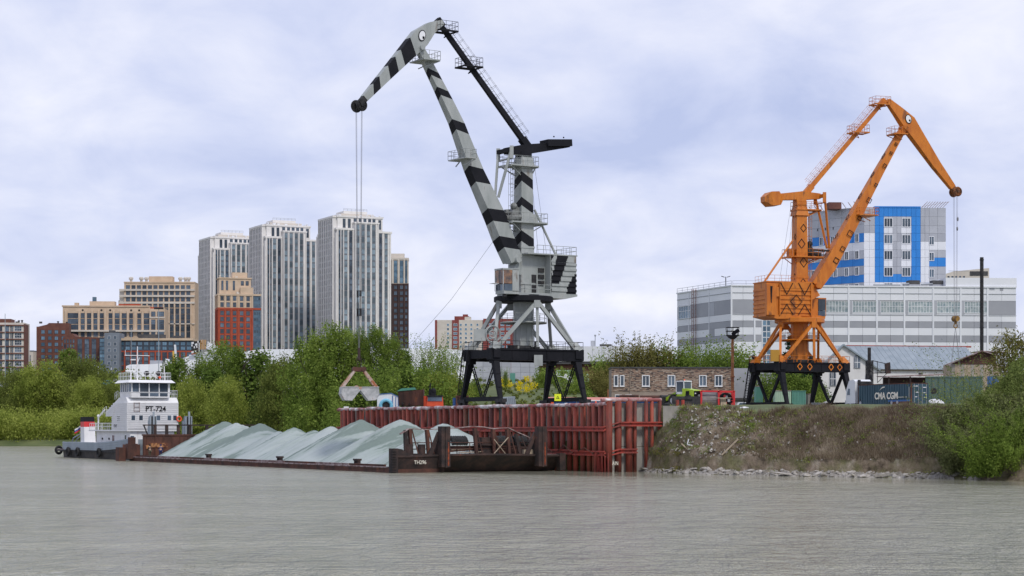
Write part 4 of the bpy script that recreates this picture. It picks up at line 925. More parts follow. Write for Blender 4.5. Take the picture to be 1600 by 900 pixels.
ny = len(xw)
for i in range(len(ys)-1):
    for j in range(ny-1): Fc.append((i*ny+j, i*ny+j+1, (i+1)*ny+j+1, (i+1)*ny+j))
me = bpy.data.meshes.new('sand_load'); me.from_pydata(V, [], Fc)
# sand colour: damp and dry bands laid down with each grab load
m = mk('sand_banded', (.185,.235,.21), (.315,.37,.345), (.39,.435,.425), .24, .95, st=(.17,1,.25), lo=.46, hi=.49, bump=.8, bscale=9, detail=9)
me.materials.append(m); me.shade_smooth(); o = link('sand_load', me, None, BA, bz); tag(o, 'ridge of grey-green sand heaps loaded along the low barge', 'sand heap', kind='stuff')
m = MB()
for x, y, w_, h in ((4.0,17.5,.7,.25),(4.6,10.5,.9,.3),(5.2,9.2,.4,.3),(6,74,.5,.2),(5.5,72,.8,.25),(7.5,6.8,.9,.35)):
    m.add([(x-.2,y-w_/2,0),(x+.1,y-w_/2+.1,h),(x+.25,y+w_/2,h),(x-.05,y+w_/2-.1,0)], [(0,1,2,3)])
# ------------------------------------------------------------------ people on the barge
def person(loc, rz, top, legs, hat, label, pose=0):
    root = empty('person', loc, label, 'person', rz)
    pts = {'pel':(0,0,.95),'ch':(0,.0,1.28),'nk':(0,0,1.47),'hd':(0,.03,1.62),'ht':(0,.02,1.74)}
    vsk = [(0,0,.95),(0,0,1.12),(0,0,1.35),(0,0,1.5),(0,.02,1.62),(0,.02,1.73),(.11,0,.9),(.12,.03,.5),(.13,-.02,.08),(.14,.12,.03),(-.11,0,.9),(-.12,-.02,.5),(-.14,-.02,.08),(-.15,.12,.03),
           (.19,0,1.38),(.27,-.03,1.12),(.24,.12,.9 if not pose else 1.02),(.23,.18,.84 if not pose else 1.05),(-.19,0,1.38),(-.27,-.03,1.12),(-.25,.1,.88),(-.24,.14,.8)]
    ed_ = [(0,1),(1,2),(2,3),(3,4),(4,5),(0,6),(6,7),(7,8),(8,9),(0,10),(10,11),(11,12),(12,13),(2,14),(14,15),(15,16),(16,17),(2,18),(18,19),(19,20),(20,21)]
    rad = [.17,.17,.19,.06,.10,.085,.11,.075,.055,.05,.11,.075,.055,.05,.085,.06,.045,.035,.085,.06,.045,.035]
    def skin(name, idx, grow, mat_):
        mp_ = {v: i for i, v in enumerate(idx)}; me = bpy.data.meshes.new(name); me.from_pydata([vsk[i] for i in idx], [(mp_[a], mp_[b]) for a, b in ed_ if a in mp_ and b in mp_], [])
        o = link(name, me, root); md = o.modifiers.new('s', 'SKIN'); 
        for i, v in enumerate(idx): me.skin_vertices[0].data[i].radius = (rad[v]*grow, rad[v]*grow*.85)
        me.skin_vertices[0].data[0].use_root = True
        sb = o.modifiers.new('d', 'SUBSURF'); sb.levels = 1; sb.render_levels = 1
        dg = bpy.context.evaluated_depsgraph_get(); m2 = bpy.data.meshes.new_from_object(o.evaluated_get(dg)); o.modifiers.clear(); o.data = m2; m2.materials.clear(); m2.materials.append(mat_); m2.shade_smooth(); return o
    skin('body', list(range(22)), 1.0, M['skin'])
    skin('jacket', [1,2,14,15,16,18,19,20], 1.22, top); skin('trousers', [0,6,7,8,10,11,12], 1.18, legs)
    part('hat', MB().lathe((0,.02,1.63), [(.135,0),(.14,.07),(.10,.16),(.02,.19)], 12), hat, root)
    part('boot', MB().box(.08,.2,-.08,.2,0,.14).box(-.21,-.09,-.08,.2,0,.14), M['tyre'], root)
person(bp(82.5,1.6,.52), bz+R(200), M['cloth_dark'], M['cloth_khaki'], M['cloth_dark'], 'person in a dark green jacket and khaki trousers standing on the barge stern')
person(bp(82.0,3.0,.52), bz+R(150), M['cloth_blue'], M['cloth_blue'], M['cloth_blue'], 'person in a navy blue jacket and hat standing on the barge stern', 1)

# ------------------------------------------------------------------ pusher tug
tgl = bp(87.4, 6.1); fw = -BD
tg = empty('pusher_tug', tgl, 'white and grey river pusher tug numbered PT-724 at the far end of the sand barge', 'tug', math.atan2(fw.y, fw.x))
LT, HB = 41.5, 4.6
# hull (local +x forward, bow at x=0; -y is the side seen on the left)
m = MB(); ns_ = 24; st_ = []
for i in range(ns_+1):
    x = -LT*i/ns_; f = i/ns_; b = HB*(1 if f < .85 else 1-.28*((f-.85)/.15)**2); zt_ = 1.25+.85*(max(0,(1-f)-.55)/.45)**1.3+.05
    st_.append((x, b, zt_))
for (xa, ba, za), (xb, bb, zb_) in zip(st_[:-1], st_[1:]): m.hexa([(xb,-bb*.94,-1),(xa,-ba*.94,-1),(xa,ba*.94,-1),(xb,bb*.94,-1),(xb,-bb,zb_),(xa,-ba,za),(xa,ba,za),(xb,bb,zb_)])
part('hull', m, M['hull'], tg)
m = MB()
for (xa, ba, za), (xb, bb, zb_) in zip(st_[1:-1], st_[2:]):
    for s in (-1,1): m.hexa([(xb,s*bb-.05,zb_-.05),(xa,s*ba-.05,za-.05),(xa,s*ba+.05,za-.05),(xb,s*bb+.05,zb_-.05),(xb,s*bb-.05,zb_+1.15),(xa,s*ba-.05,za+1.15),(xa,s*ba+.05,za+1.15),(xb,s*bb+.05,zb_+1.15)])
    for dz in (.25,.6,.95): m.beam((xa,-ba-.08,za+dz),(xb,-bb-.08,zb_+dz),.08,.06)
b = st_[-1][1]; m.box(-LT-.05,-LT+.05,-b,b,1.25,2.4)
part('bulwark', m, M['grey_paint'], tg)
part('rubbing_strake', MB().box(-LT+1,-4,-HB-.12,-HB+.1,1.0,1.2), M['dark_steel'], tg)
for i, x in enumerate((-LT+.6,-33.5,-28.5,-17.5)):
    o = part('side_tyre', MB().torus((0,0,0),(0,1,0) if i else (1,.3,0),.52,.22,20,8), M['tyre'], tg); o.location = (x if i else -LT-.3, -HB-.3 if i else -HB+.6, .95 if i else 1.1)
part('main_deck', MB().box(-LT+.5,-1,-HB+.1,HB-.1,1.2,1.32), M['rust_light'], tg)
# push knees
for s in (-1, 1):
    m = MB(); y = s*2.6; m.box(.15,.75,y-.5,y+.5,-.2,6.25); m.box(.75,.95,y-.12,y+.12,.2,6.9); m.prism([(.2,1.3),(.2,6.2),(-.9,6.1),(-1.6,3.2),(-4.2,2.1),(-4.2,1.3)], (0,y-.18,0), (1,0,0), (0,0,1), (0,.36,0))
    m.box(-.5,.2,y-s*.1-.5,y-s*.1+.5,2,5.6)
    k = part('push_knee', m, M['grey_paint'], tg); part('rubbing_bar', MB().box(.74,.84,y-.3,y+.3,.3,6.2), M['dark_steel'], k)
part('bow_plate', MB().box(.1,.3,-HB,HB,.6,3.0), M['grey_paint'], tg)
# deckhouse
W = M['white']; y0, y1 = -3.8, 3.8
part('lower_deckhouse', MB().box(-24,-7.6,-3.3,3.3,1.3,4.15), W, tg)
part('boat_deck', MB().box(-26,-7.2,-3.9,3.9,4.12,4.32), W, tg)
m = MB(); prof = [(-7.2,4.3),(-7.2,8.3),(-7.9,9.0),(-11.2,9.0),(-17.6,6.9),(-17.6,6.4),(-14.6,6.4),(-14.6,4.3)]
m.prism(prof, (0,y0,0), (1,0,0), (0,0,1), (0,y1-y0,0)); hs = part('superstructure', m, W, tg)
for k in range(13):
    z = 4.5+k*.3
    part('cladding_rib', MB().box(-7.2,-7.08,y0+.05,y1-.05,z,z+.13).box(-14.5 if z < 6.3 else (-17.4 if z < 6.9 else -17.4+(z-6.9)*3.0),-7.2,y0-.12,y0,z,z+.13), M['white'], hs)
wins = [(-2.6,1),(-1.6,1),(.55,1),(1.5,1)]
wmesh = MB().box(0,.05,-.3,.3,-.36,.36); 
for y in (-3.3+.7,-1.9+.25,.25,1.1,1.35+.9,):
    pass
wm = MB(); wm.cm = 1; wm.box(-.02,.1,-.36,.36,-.44,.44); wm.cm = 0; wm.box(.1,.12,-.27,.27,-.35,.35); wmm = wm.mesh('window', [M['glass'], M['frame_white']])
for y in (-2.9,-1.75,-.15,.85,2.5,3.2-.3+.45): link('window', wmm, hs, (-7.19, y-.1, 6.05))
for y in (-3.0,-.6,.6,1.8): link('window', wmm, tg, (-7.59, y, 3.1))
for x in (-11.0,-11.6): link('window', wmm, hs, (x, y0+.03, 6.0), R(-90), scale=(1,.5,1.2))
link('window', wmm, tg, (-9.5,-3.28,3.2), R(-90))
for x in (-13.2,-12.4): part('porthole', MB().tube((x,y0-.02,4.9),(x,y0-.12,4.9),.2,12), M['dark_steel'], hs)
for x in (-15.5,-19.5,-22): part('door', MB().box(x-.4,x+.4,-3.36,-3.28,1.5,3.5), M['frame_white'] if x < -16 else M['rust_light'], tg)
for x in (-17.5,-20.8): part('porthole', MB().tube((x,-3.3,3.0),(x,-3.42,3.0),.17,12), M['dark_steel'], tg)
text('PT-724', 1.05, hs, (-7.08,.35,7.3), (R(90),0,R(90)), M['paint_black'], 'ship_number', ext=.02, bold=.02)
m = MB()
for y in (-2.9,-2.1): m.beam((-7.0,y,6.9),(-7.0,y,8.25),.06,.06)
for z in (7.0,7.6,8.2): m.beam((-7.0,-2.9,z),(-7.0,-2.1,z),.05,.05)
part('number_frame', m, M['rust_light'], hs)
part('lifebuoy', MB().torus((-7.0,y1+.05,5.9),(1,0,0),.33,.1,18,6), M['orange_red'], tg)
part('wheelhouse_base', MB().box(-11.9,-7.0,-3.3,2.4,8.95,9.55), W, tg)
wh = part('wheelhouse', MB().hexa([(-12,-3.4,9.0),(-7.3,-3.4,9.0),(-7.3,2.5,9.0),(-12,2.5,9.0),(-12,-3.5,9.75),(-7.0,-3.5,9.75),(-7.0,2.6,9.75),(-12,2.6,9.75)]).box(-12,-7.4,-3.2,2.3,9.75,11.1), M['dark_steel'], tg)
wh.data.materials.clear(); wh.data.materials.append(W)
part('window_band', MB().box(-12.03,-6.98,-3.53,2.63,9.72,9.78), M['white'], wh)
for yy, w_ in ((-3.1,.95),(-2.0,1.3),(-.55,1.35),(.95,1.2)):
    part('window_pane', MB().box(-7.3,-7.2,yy,yy+w_,9.8,11.02), M['glass'], wh)
    part('window_post', MB().box(-7.32,-7.1,yy-.14,yy,9.7,11.1), M['white'], wh)
    if w_ > 1: part('lower_window_pane', MB().box(-7.2,-6.95,yy,yy+w_-.05,9.18,9.62), M['glass'], wh)
part('window_post', MB().box(-7.32,-7.1,2.2,2.5,9.75,11.1), M['white'], wh)
for i in range(5):
    x = -11.8+i*.92; part('window_pane', MB().box(x,x+.75,-3.32,-3.24,9.85,11.0), M['glass'], wh); part('window_post', MB().box(x-.12,x,-3.42,-3.2,9.75,11.1), M['white'], wh)
part('wheelhouse_roof', MB().hexa([(-12.8,-4.0,11.1),(-6.4,-4.0,11.1),(-6.4,3.1,11.1),(-12.8,3.1,11.1),(-12.3,-3.6,11.5),(-6.9,-3.6,11.5),(-6.9,2.7,11.5),(-12.3,2.7,11.5)]), W, tg)
part('roof_railing', MB().rail([(-12.2,-3.5,11.5),(-7.1,-3.5,11.5),(-7.1,2.6,11.5),(-12.2,2.6,11.5)], 1.05, .035, .75), M['white'], tg)
part('bridge_wing_railing', MB().rail([(-8,2.6,9.0),(-7.5,3.75,9.0),(-10,3.75,9.0)], 1.0, .035, .6), M['white'], tg); part('side_railing', MB().rail([(-12,-3.7,9.0),(-13.5,-3.7,8.7)], 1.0, .035, .7), M['white'], tg)
part('boat_deck_railing', MB().rail([(-14.8,-3.8,4.3),(-25.8,-3.8,4.3),(-25.8,3.8,4.3)], 1.0, .035, .9).rail([(-17.6,-3.7,6.9),(-19.5,-3.7,6.5)], .9, .03, .8), M['white'], tg)
m = MB(); m.tube((-9.5,-1.6,11.5),(-9.5,-1.6,16.4),.13,8,.07); m.beam((-9.5,-3.5,15.1),(-9.5,.2,15.1),.09,.09); m.beam((-9.5,-2.9,13.6),(-9.5,-.2,13.6),.07,.07); m.box(-9.7,-9.3,-2.6,-1.9,14.4,14.55); m.tube((-9.5,-3.4,15.1),(-9.5,-3.4,15.9),.03,4); m.tube((-9.5,-2.0,13),(-9.5,-1.3,14.8),.05,5)
ms = part('mast', m, W, tg)
part('radar', MB().box(-9.5,-9.3,-3.4,-1.9,12.75,12.95).tube((-9.4,-2.6,11.5),(-9.4,-2.6,12.8),.1,6), W, ms)
part('searchlight', MB().tube((-8.0,-.8,12.5),(-7.5,-.8,12.5),.33,12).tube((-7.9,-.8,11.5),(-7.9,-.8,12.3),.07,6), M['dark_steel'], tg)
part('searchlight', MB().tube((-8.0,1.0,12.5),(-7.5,1.0,12.5),.33,12).tube((-7.9,1.0,11.5),(-7.9,1.0,12.3),.12,6), M['dark_steel'], tg)
part('horn', MB().tube((-7.2,.9,11.9),(-6.9,.9,11.9),.1,8,.2), M['orange_red'], tg)
part('whip_antenna', MB().tube((-8,1.9,11.5),(-8,1.9,14.2),.03,4).tube((-9,2.3,11.5),(-9,2.3,13.6),.05,5), W, tg)
# funnel
m = MB(); fx, fy = -29.5, -2.9
def fring(z, k=1): return [(fx+.95*k-.12*(z-2), fy-.85*k, z), (fx+.95*k-.12*(z-2), fy+.85*k, z), (fx-.95*k-.12*(z-2), fy+.85*k, z), (fx-.95*k-.12*(z-2), fy-.85*k, z)]
zs = [(2.2,1.05,0),(4.75,1,0),(5.55,.98,1),(6.3,.95,2)]
for (za, ka, _), (zb_, kb, mi_) in zip(zs[:-1], zs[1:]): m.cm = mi_; m.hexa(fring(za,ka)+fring(zb_,kb))
part('funnel', m, [W, M['red_paint'], M['paint_black']], tg)
part('funnel_base', MB().box(fx-2.2,fx+2.5,fy-1.1,fy+2.2,1.3,2.4), W, tg)
part('crane_davit', MB().beam((-23,-3.3,4.3),(-23,-3.3,6.3),.18,.18).beam((-23,-3.3,6.2),(-19.5,-3.4,7.3),.16,.16).ball((-23,-3.3,6.4),.22,8,5), W, tg)
part('tow_arch', MB().path([(-37,-3.6,1.3),(-35.5,-3.5,3.0),(-31.5,-3.2,3.9)],.1,6).path([(-35.5,-3.5,1.3),(-34,-3.4,2.8),(-31.5,-3.2,3.6)],.08,6), M['grey_paint'], tg)
part('stern_winch', MB().box(-33.5,-31,-2.5,.5,1.3,2.7).tube((-34.4,-1.8,2.3),(-34.4,.6,2.3),.5,12), M['rust_dark'], tg)
fl = empty('flag', tgl+Vector((fw.x*-32.2+BN.x*-3.2, fw.y*-32.2+BN.y*-3.2, 0)), 'white, blue and red tricolour flag on the stern of the tug', 'flag', bz)
part('flagpole', MB().tube((0,0,2.2),(0,0,5.1),.04,6), M['dark_steel'], fl)
for k, mm_ in enumerate((M['white'], M['blue_paint'], M['red_paint'])):
    m = MB()
    for i in range(6): a, b = -i*.17, -(i+1)*.17; za = 5.0-i*.1-k*.24; zb_ = za-.1; ya, yb = .1*math.sin(i*1.3), .1*math.sin((i+1)*1.3); m.add([(a,ya,za),(b,yb,zb_),(b,yb,zb_-.24),(a,ya,za-.24)], [(0,1,2,3)]); m.add([(a,ya+.01,za),(b,yb+.01,zb_),(b,yb+.01,zb_-.24),(a,ya+.01,za-.24)], [(3,2,1,0)])
    part('flag_stripe', m, mm_, fl)
# ------------------------------------------------------------------ buildings
MESH = {}
def winmesh(w, h, glass='glass', frame='facade_white', mull=1, fr=.1, proud=.12, tr=0):
    key = (round(w,2), round(h,2), glass, frame, mull, tr)
    if key not in MESH:
        m = MB(); m.cm = 0; m.box(-w/2,w/2,-.03,.05,-h/2,h/2); m.cm = 1
        m.box(-w/2-fr,-w/2,-proud,.04,-h/2-fr,h/2+fr); m.box(w/2,w/2+fr,-proud,.04,-h/2-fr,h/2+fr); m.box(-w/2,w/2,-proud,.04,h/2,h/2+fr); m.box(-w/2,w/2,-proud,.04,-h/2-fr,-h/2)
        for i in range(mull): x = -w/2+w*(i+1)/(mull+1); m.box(x-fr*.35,x+fr*.35,-.08,.03,-h/2,h/2)
        if tr: z = -h/2+h*tr; m.box(-w/2,w/2,-.08,.03,z-fr*.35,z+fr*.35)
        MESH[key] = m.mesh('window', [M[glass], M[frame]])
    return MESH[key]
class Bld:
    # corner = near-left corner of the front; front runs along +x, left side runs back along +y
    def __init__(s, px, Y, zb, yaw, label, cat='building', group=None, name='apartment_building'):
        s.Y = Y; s.root = empty(name, (wx(px, Y), Y, zb), label, cat, R(yaw), group); s.zb = zb; s.nw = 0; s.stuff = {}
    def z(s, py, Y=None): return wz(py, Y or s.Y)-s.zb
    def box(s, name, mat, x0, x1, y0, y1, z0, z1, lab=None): return part(name, MB().box(x0,x1,y0,y1,z0,z1), M[mat], s.root, lab)
    def grid(s, face, xs_, zs_, me, y=0., x=0., skip=None):
        rz = {'front': 0, 'left': -math.pi/2, 'right': math.pi/2}[face]
        for a in xs_:
            for b in zs_:
                if skip and skip(a, b): continue
                loc = (a, y, b) if face == 'front' else (x, a, b)
                if s.nw < 298: link('window', me, s.root, loc, rz)
                else: s.stuff.setdefault(me.name, [me, []])[1].append((loc, rz))
                s.nw += 1
    def rows(s, name, mat, face, xs_, w, d, z0, z1, y=0., x=0.):
        me = (MB().box(-w/2,w/2,-d,.0,z0,z1)).mesh(name, M[mat]); rz = {'front': 0, 'left': -math.pi/2, 'right': math.pi/2}[face]
        for a in xs_: link(name, me, s.root, (a, y, 0) if face == 'front' else (x, a, 0), rz)
    def done(s):
        for key, (me, pl) in s.stuff.items():
            nv = len(me.vertices); co = np.empty(nv*3); me.vertices.foreach_get('co', co); co = co.reshape(-1,3); V = []; Fc = []; mi = []
            fs = [tuple(p.vertices) for p in me.polygons]; ms_ = [p.material_index for p in me.polygons]
            for loc, rz in pl:
                c_, s_ = math.cos(rz), math.sin(rz); o = len(V)
                V += [(x*c_-y*s_+loc[0], x*s_+y*c_+loc[1], z+loc[2]) for x, y, z in co]; Fc += [tuple(i+o for i in f) for f in fs]; mi += ms_
            m2 = bpy.data.meshes.new('window'); m2.from_pydata(V, [], Fc)
            for mt in me.materials: m2.materials.append(mt)
            m2.polygons.foreach_set('material_index', mi); tag(link('window', m2, s.root), kind='stuff')
def lin(a, b, n): return [a+(b-a)*(i+.5)/n for i in range(n)]
def clutter(B, x0, x1, y0, y1, z, n, mat='facade_white', seed=1):
    r = random.Random(seed)
    for i in range(n):
        x, y = r.uniform(x0,x1), r.uniform(y0,y1); m = MB()
        if i % 3 == 0: m.tube((0,0,0),(0,0,.9),.35,8).ball((0,0,1.0),.6,8,4,.5)
        elif i % 3 == 1: m.box(-.7,.7,-.5,.5,0,.9)
        else: m.tube((0,0,0),(0,0,1.8),.05,4)
        o = part('roof_vent' if i % 3 < 2 else 'antenna', m, M[mat], B.root); o.location = (x, y, z)
ZL = 15.5
M['glass_pale'] = mk('curtained_glass', (.20,.27,.29), (.42,.47,.46), scale=1.2, rough=.12, var=.2)
# three stepped white towers
def tower(px, Y, label, top, sh, bot=ZL):
    B = Bld(px, Y, bot, 25, label, 'tower block', 'stepped white apartment towers'); H = B.z(top); W_, D_ = 30.0, 30.0; fl = 3.12
    k = Y/1030.; 
    B.box('wall', 'facade_white', 0, W_, 0, D_, 0, H-7.4)
    B.box('wall', 'facade_white', 1.0, W_-4.2, 1.4, D_-5, H-7.4, H-.8)             # upper set-back body
    B.box('wall', 'facade_white', 9.5, 22.5, -1.6, 2.3, 0, H-3.9)               # projecting centre bay
    B.box('wall', 'facade_white', -1.0, 2.6, 2.4, D_-5.4, 0, H-1.0)
    B.box('cornice', 'facade_white', .6, W_-3.8, 1.0, D_-4.6, H-.8, H+.1); B.box('cornice', 'facade_white', -1.4, 3.0, 2.0, D_-5, H-1.0, H-.05)
    B.box('cornice', 'facade_white', -.4, 9.4, -.4, 3, H-7.4, H-6.4); B.box('cornice', 'facade_white', 22.6, W_+.4, -.4, 3, H-8.4, H-7.4); B.box('cornice', 'facade_white', 9.1, 22.9, -2.0, 1.3, H-3.9, H-3.2); B.box('cornice','facade_white',-.4,.8,D_-4,D_+.4,H-9.5,H-8.6)
    B.box('roof_house', 'facade_white', 6, 19, 6, 17, H, H+3.0); B.box('roof_house', 'facade_cream', 4, 22, 4.5, 19, H, H+1.5)
    clutter(B, 2, W_-5, 2.5, 8, H, 16, 'panel_white', int(px)); part('roof_railing', MB().rail([(6,6,H+3.0),(19,6,H+3.0)], 1.2, .06, 2.2), M['seam'], B.root)
    zs_ = [H-2.8-i*fl for i in range(int((H-3)/fl))]
    tall = winmesh(1.7, 2.45, 'glass_sky', 'facade_dark', 1, .05, .06); dk = winmesh(1.5, 2.5, 'glass', 'facade_dark', 0, .06, .06); blu = winmesh(1.6, 2.45, 'glass_sky', 'facade_dark', 1, .05, .06); nar = winmesh(.75,2.4,'glass','facade_dark',0,.06,.06)
    lo = [z for z in zs_ if z < H-9]; mid = [z for z in zs_ if z < H-5.5]
    cols_c = [11.0,13.9,16.8,19.7]; cols_f = [(1.5,nar),(2.9,nar),(5.0,tall),(7.7,dk),(24.1,dk),(27.2,blu)]
    B.grid('front', cols_c, mid, tall, y=-1.63)
    for x_, me_ in cols_f: B.grid('front', [x_], lo, me_, y=-.03)
    B.grid('left', [4.0,6.8,9.6,12.4,15.2,18.0,20.8,23.4], zs_, winmesh(1.15,2.2,'glass','facade_dark',0,.06,.06), x=-1.03); B.grid('left', [1.0], lo, nar, x=-.03); B.grid('left', [27.6], lo, nar, x=-.03)
    B.grid('front', [4.6,7.4,24.2], [H-3.9], winmesh(1.3,4.6,'glass','facade_dark',0,.1,.1), y=1.37); B.grid('front', [10.6,13.4,16.0,18.6,21], [H-2.0], winmesh(1.4,1.5,'glass','facade_dark',0,.1,.1), y=1.37)
    for x_ in cols_c: B.box('recess_strip', 'facade_mid', x_-.95, x_+.95, -1.612, -1.5, 0, H-4.4)
    for x_, me_ in cols_f: hw = .48 if me_ is nar else .92; B.box('recess_strip', 'facade_mid' if me_ in (tall, blu) else 'facade_dark', x_-hw, x_+hw, -.012, .1, 0, H-8.4)
    for y_ in (4.0,6.8,9.6,12.4,15.2,18.0,20.8,23.4): B.box('recess_strip', 'facade_mid', -1.012, -.9, y_-.62, y_+.62, 0, H-1.6)
    B.rows('pilaster', 'facade_white', 'front', [9.75,12.45,15.35,18.25,20.95,22.25], .34, .55, 0, H-3.9, y=-1.6)
    B.rows('pilaster', 'facade_white', 'front', [.35,2.2,3.7,6.4,9.0,22.9,25.6,29.3], .34, .5, 0, H-7.4, y=0)
    B.rows('pilaster', 'facade_white', 'left', [2.7,5.4,8.2,11.0,13.8,16.6,19.4,22.1,24.4], .55, .4, 0, H-1.0, x=-1.0); B.rows('pilaster', 'facade_white', 'left', [0,29.6], .7, .5, 0, H-9, x=0)
    B.done(); return B
tower(334, 1130, 'leftmost of the three stepped white towers, behind the red and beige block', 369, 0)
tower(415, 1085, 'middle one of the three stepped white apartment towers', 350, 0)
tower(526, 1035, 'rightmost and tallest stepped white apartment tower behind the grab ropes', 336, 0)
# slim beige-over-brown tower
B = Bld(604, 1080, ZL, 2, 'slim apartment tower with beige top and dark brown lower floors, right of the white towers', 'tower block'); H = B.z(403); H2 = B.z(443)
B.box('wall','brick_dark',0,11.6,0,12,0,H2); B.box('wall','facade_cream',0,11.6,0,12,H2,H); B.box('cornice','facade_cream',-.3,11.9,-.3,12,H-.9,H+.1); B.box('roof_house','facade_cream',2,9.5,3,10,H,H+2.6)
B.grid('front',[1.6,4.8,8.0,10.8],[H2-2-i*3.15 for i in range(24)],winmesh(1.5,1.8,'glass','facade_dark',1,.08,.1),y=-.03); B.grid('front',[1.6,4.8,8.0,10.8],[H2+1.8+i*3 for i in range(4)],winmesh(1.7,2.95,'glass_blue','facade_dark',0,.05,.1),y=-.03)
B.rows('pilaster','facade_cream','front',[.3,3.2,6.4,9.5,11.5],.7,.5,H2,H-.9); B.rows('pilaster','brick_dark','front',[.3,3.2,6.4,9.5,11.5],.8,.4,0,H2); B.done()
# red and beige stepped block
B = Bld(341, 1000, ZL, 14, 'stepped block with red lower floors, beige top and light blue corner bay', 'apartment block'); zr_ = B.z(482); zb1 = B.z(459); zt_ = B.z(433); W_ = 21
B.box('wall','brick_red',0,17.3,0,14,0,zr_); B.box('wall','facade_beige',0,17.3,0,14,zr_,zb1); B.box('wall','glass_blue',17.3,W_,.0,14,0,zb1-.8)
B.box('cornice','brick_red',-.3,W_+.2,-.3,14,zr_-.5,zr_+.5); B.box('cornice','facade_beige',-.4,W_+.3,-.4,14,zb1-.8,zb1+.1); B.box('wall','facade_beige',.8,16.5,2.5,13,zb1,zt_); B.box('cornice','facade_beige',.4,16.9,2.1,13,zt_-.5,zt_+.1); B.box('wall','facade_beige',11,17.4,.4,5,zb1,zb1+3.4); B.box('roof_house','facade_beige',7.5,15,5,11,zt_,B.z(424))
zz = [zr_-2.2-i*3.0 for i in range(18)]
B.grid('front',[1.9,4.9,8.1,11.6,14.8],zz,winmesh(1.6,1.95,'glass','facade_dark',1,.08,.1),y=-.03); B.grid('front',[1.9,4.9,8.1,11.6,14.8],[zr_+2,zr_+5.1],winmesh(1.5,2.1,'glass','facade_dark',1,.08,.1),y=-.03)
B.grid('front',[18.2,19.3,20.4],zz+[zr_+2,zr_+5.1],winmesh(.6,1.2,'glass','glass_blue',0,.05,.1),y=-.03)
B.grid('front',[2.3,4.6,8,12.2,14.6],[zb1+4.4],winmesh(.9,4.6,'glass','facade_dark',0,.08,.1),y=2.47,skip=lambda a,b: a>11); B.grid('front',[12.2,14.6],[zb1+5.6],winmesh(1.3,2.1,'glass','facade_dark',0,.08,.1),y=2.47)
B.grid('left',[2.2,5.4,8.6,11.8],zz+[zr_+2,zr_+5.1],winmesh(1.3,1.9,'glass','facade_dark',0,.08,.1),x=-.03)
B.rows('pilaster','brick_red','front',[.3,3.4,6.5,9.8,13.2,16.9],.55,.35,0,zr_-.5); B.rows('pilaster','facade_beige','front',[.3,3.4,6.5,9.8,13.2,16.9],.6,.35,zr_+.5,zb1-.8); B.rows('pilaster','facade_beige','left',[.3,3.8,7,10.2,13.7],.6,.3,zr_+.5,zb1-.8); B.rows('pilaster','brick_red','left',[.3,3.8,7,10.2,13.7],.5,.3,0,zr_-.5)
clutter(B,1,10,3,6,zt_,5,'facade_cream',5); clutter(B,4,16,.3,2.2,zb1,4,'facade_cream',6); B.done()
# tall beige block at the back
B = Bld(185, 1075, ZL, 1, 'tall beige apartment block with stepped left end and dark window strips, left of the towers', 'apartment block'); s_ = 3150/1075; X = lambda px: (px-185)/s_
Ht = B.z(441); B.box('wall','facade_beige',X(194),X(304),0,15,0,Ht); B.box('wall','facade_cream',X(186),X(196),1,15,0,B.z(453)); B.box('wall','facade_cream',X(184),X(200),2,15,0,B.z(469))
for py in (453,462.5,473): B.box('cornice','facade_cream',X(186.5),X(304),-.7,0,B.z(py)-.5,B.z(py)+.5)
B.box('cornice','facade_beige',X(193.5),X(304),-.3,14,Ht-.3,Ht+.3); B.box('roof_house','facade_beige',X(231),X(268),3,10,Ht,B.z(431))
xs_ = [X(200+8.55*i) for i in range(12)]
for k,py in enumerate((449,458.2,467.5,477)): B.grid('front',xs_,[B.z(py)],winmesh(1.9,2.1,'glass','facade_dark',1,.1,.1),y=-.03)
B.grid('front',[X(200+8.55*i) for i in range(2,12)],[B.z(486)-i*3.15 for i in range(15)],winmesh(1.9,2.75,'glass','facade_dark',1,.1,.1),y=-.03)
B.rows('pilaster','facade_beige','front',[X(204.3+8.55*i) for i in range(2,12)],.8,.6,0,B.z(474)); B.box('cornice','facade_cream',X(220),X(304),-.6,0,B.z(506)-.25,B.z(506)+.25)
for i,px in enumerate((204,220,228,281,289,294)): o=part('roof_vent',MB().lathe((0,0,0),[(.7,0),(.7,1.2),(1.2,1.3),(1.2,2.3),(.8,2.7)],10),M['facade_cream'],B.root); o.location=(X(px),1.5,Ht+.2)
B.done()
# long beige block in front of it
B = Bld(98, 990, ZL, 3, 'long beige block with tall dark window bays and round vents under the cornice', 'apartment block'); s_ = 3150/990; X = lambda px: (px-98)/s_
Ht = B.z(478); B.box('wall','facade_beige',0,X(233),0,14,0,Ht); B.box('wall','facade_beige',X(233),X(257),-1.5,14,0,B.z(482)); B.box('cornice','facade_beige',-.4,X(233),-.4,14,Ht-.4,Ht+.3); B.box('cornice','facade_cream',X(102),X(257),-1.7,0,B.z(517)-.4,B.z(517)+.4); B.box('cornice','facade_cream',X(233),X(257),-1.8,-1.4,B.z(496)-.3,B.z(496)+.3)
big = ((114,16),(129,5.4),(139,6.3),(149,6.3),(158.5,5.4),(172,5.2),(182,7.4),(193,7.4),(204,5.2),(216.5,5.2),(228,9))
for px,wpx in big: B.grid('front',[X(px)],[B.z(493),B.z(502),B.z(511),B.z(522)],winmesh(wpx/s_,2.35,'glass','facade_dark',2 if wpx<8 else 5,.07,.1,.4),y=-.03)
for px,wpx in ((239,6),(250.5,10)): B.grid('front',[X(px)],[B.z(490.5),B.z(503),B.z(511),B.z(522)],winmesh(wpx/s_,2.3,'glass','facade_dark',2,.07,.1,.4),y=-1.53)
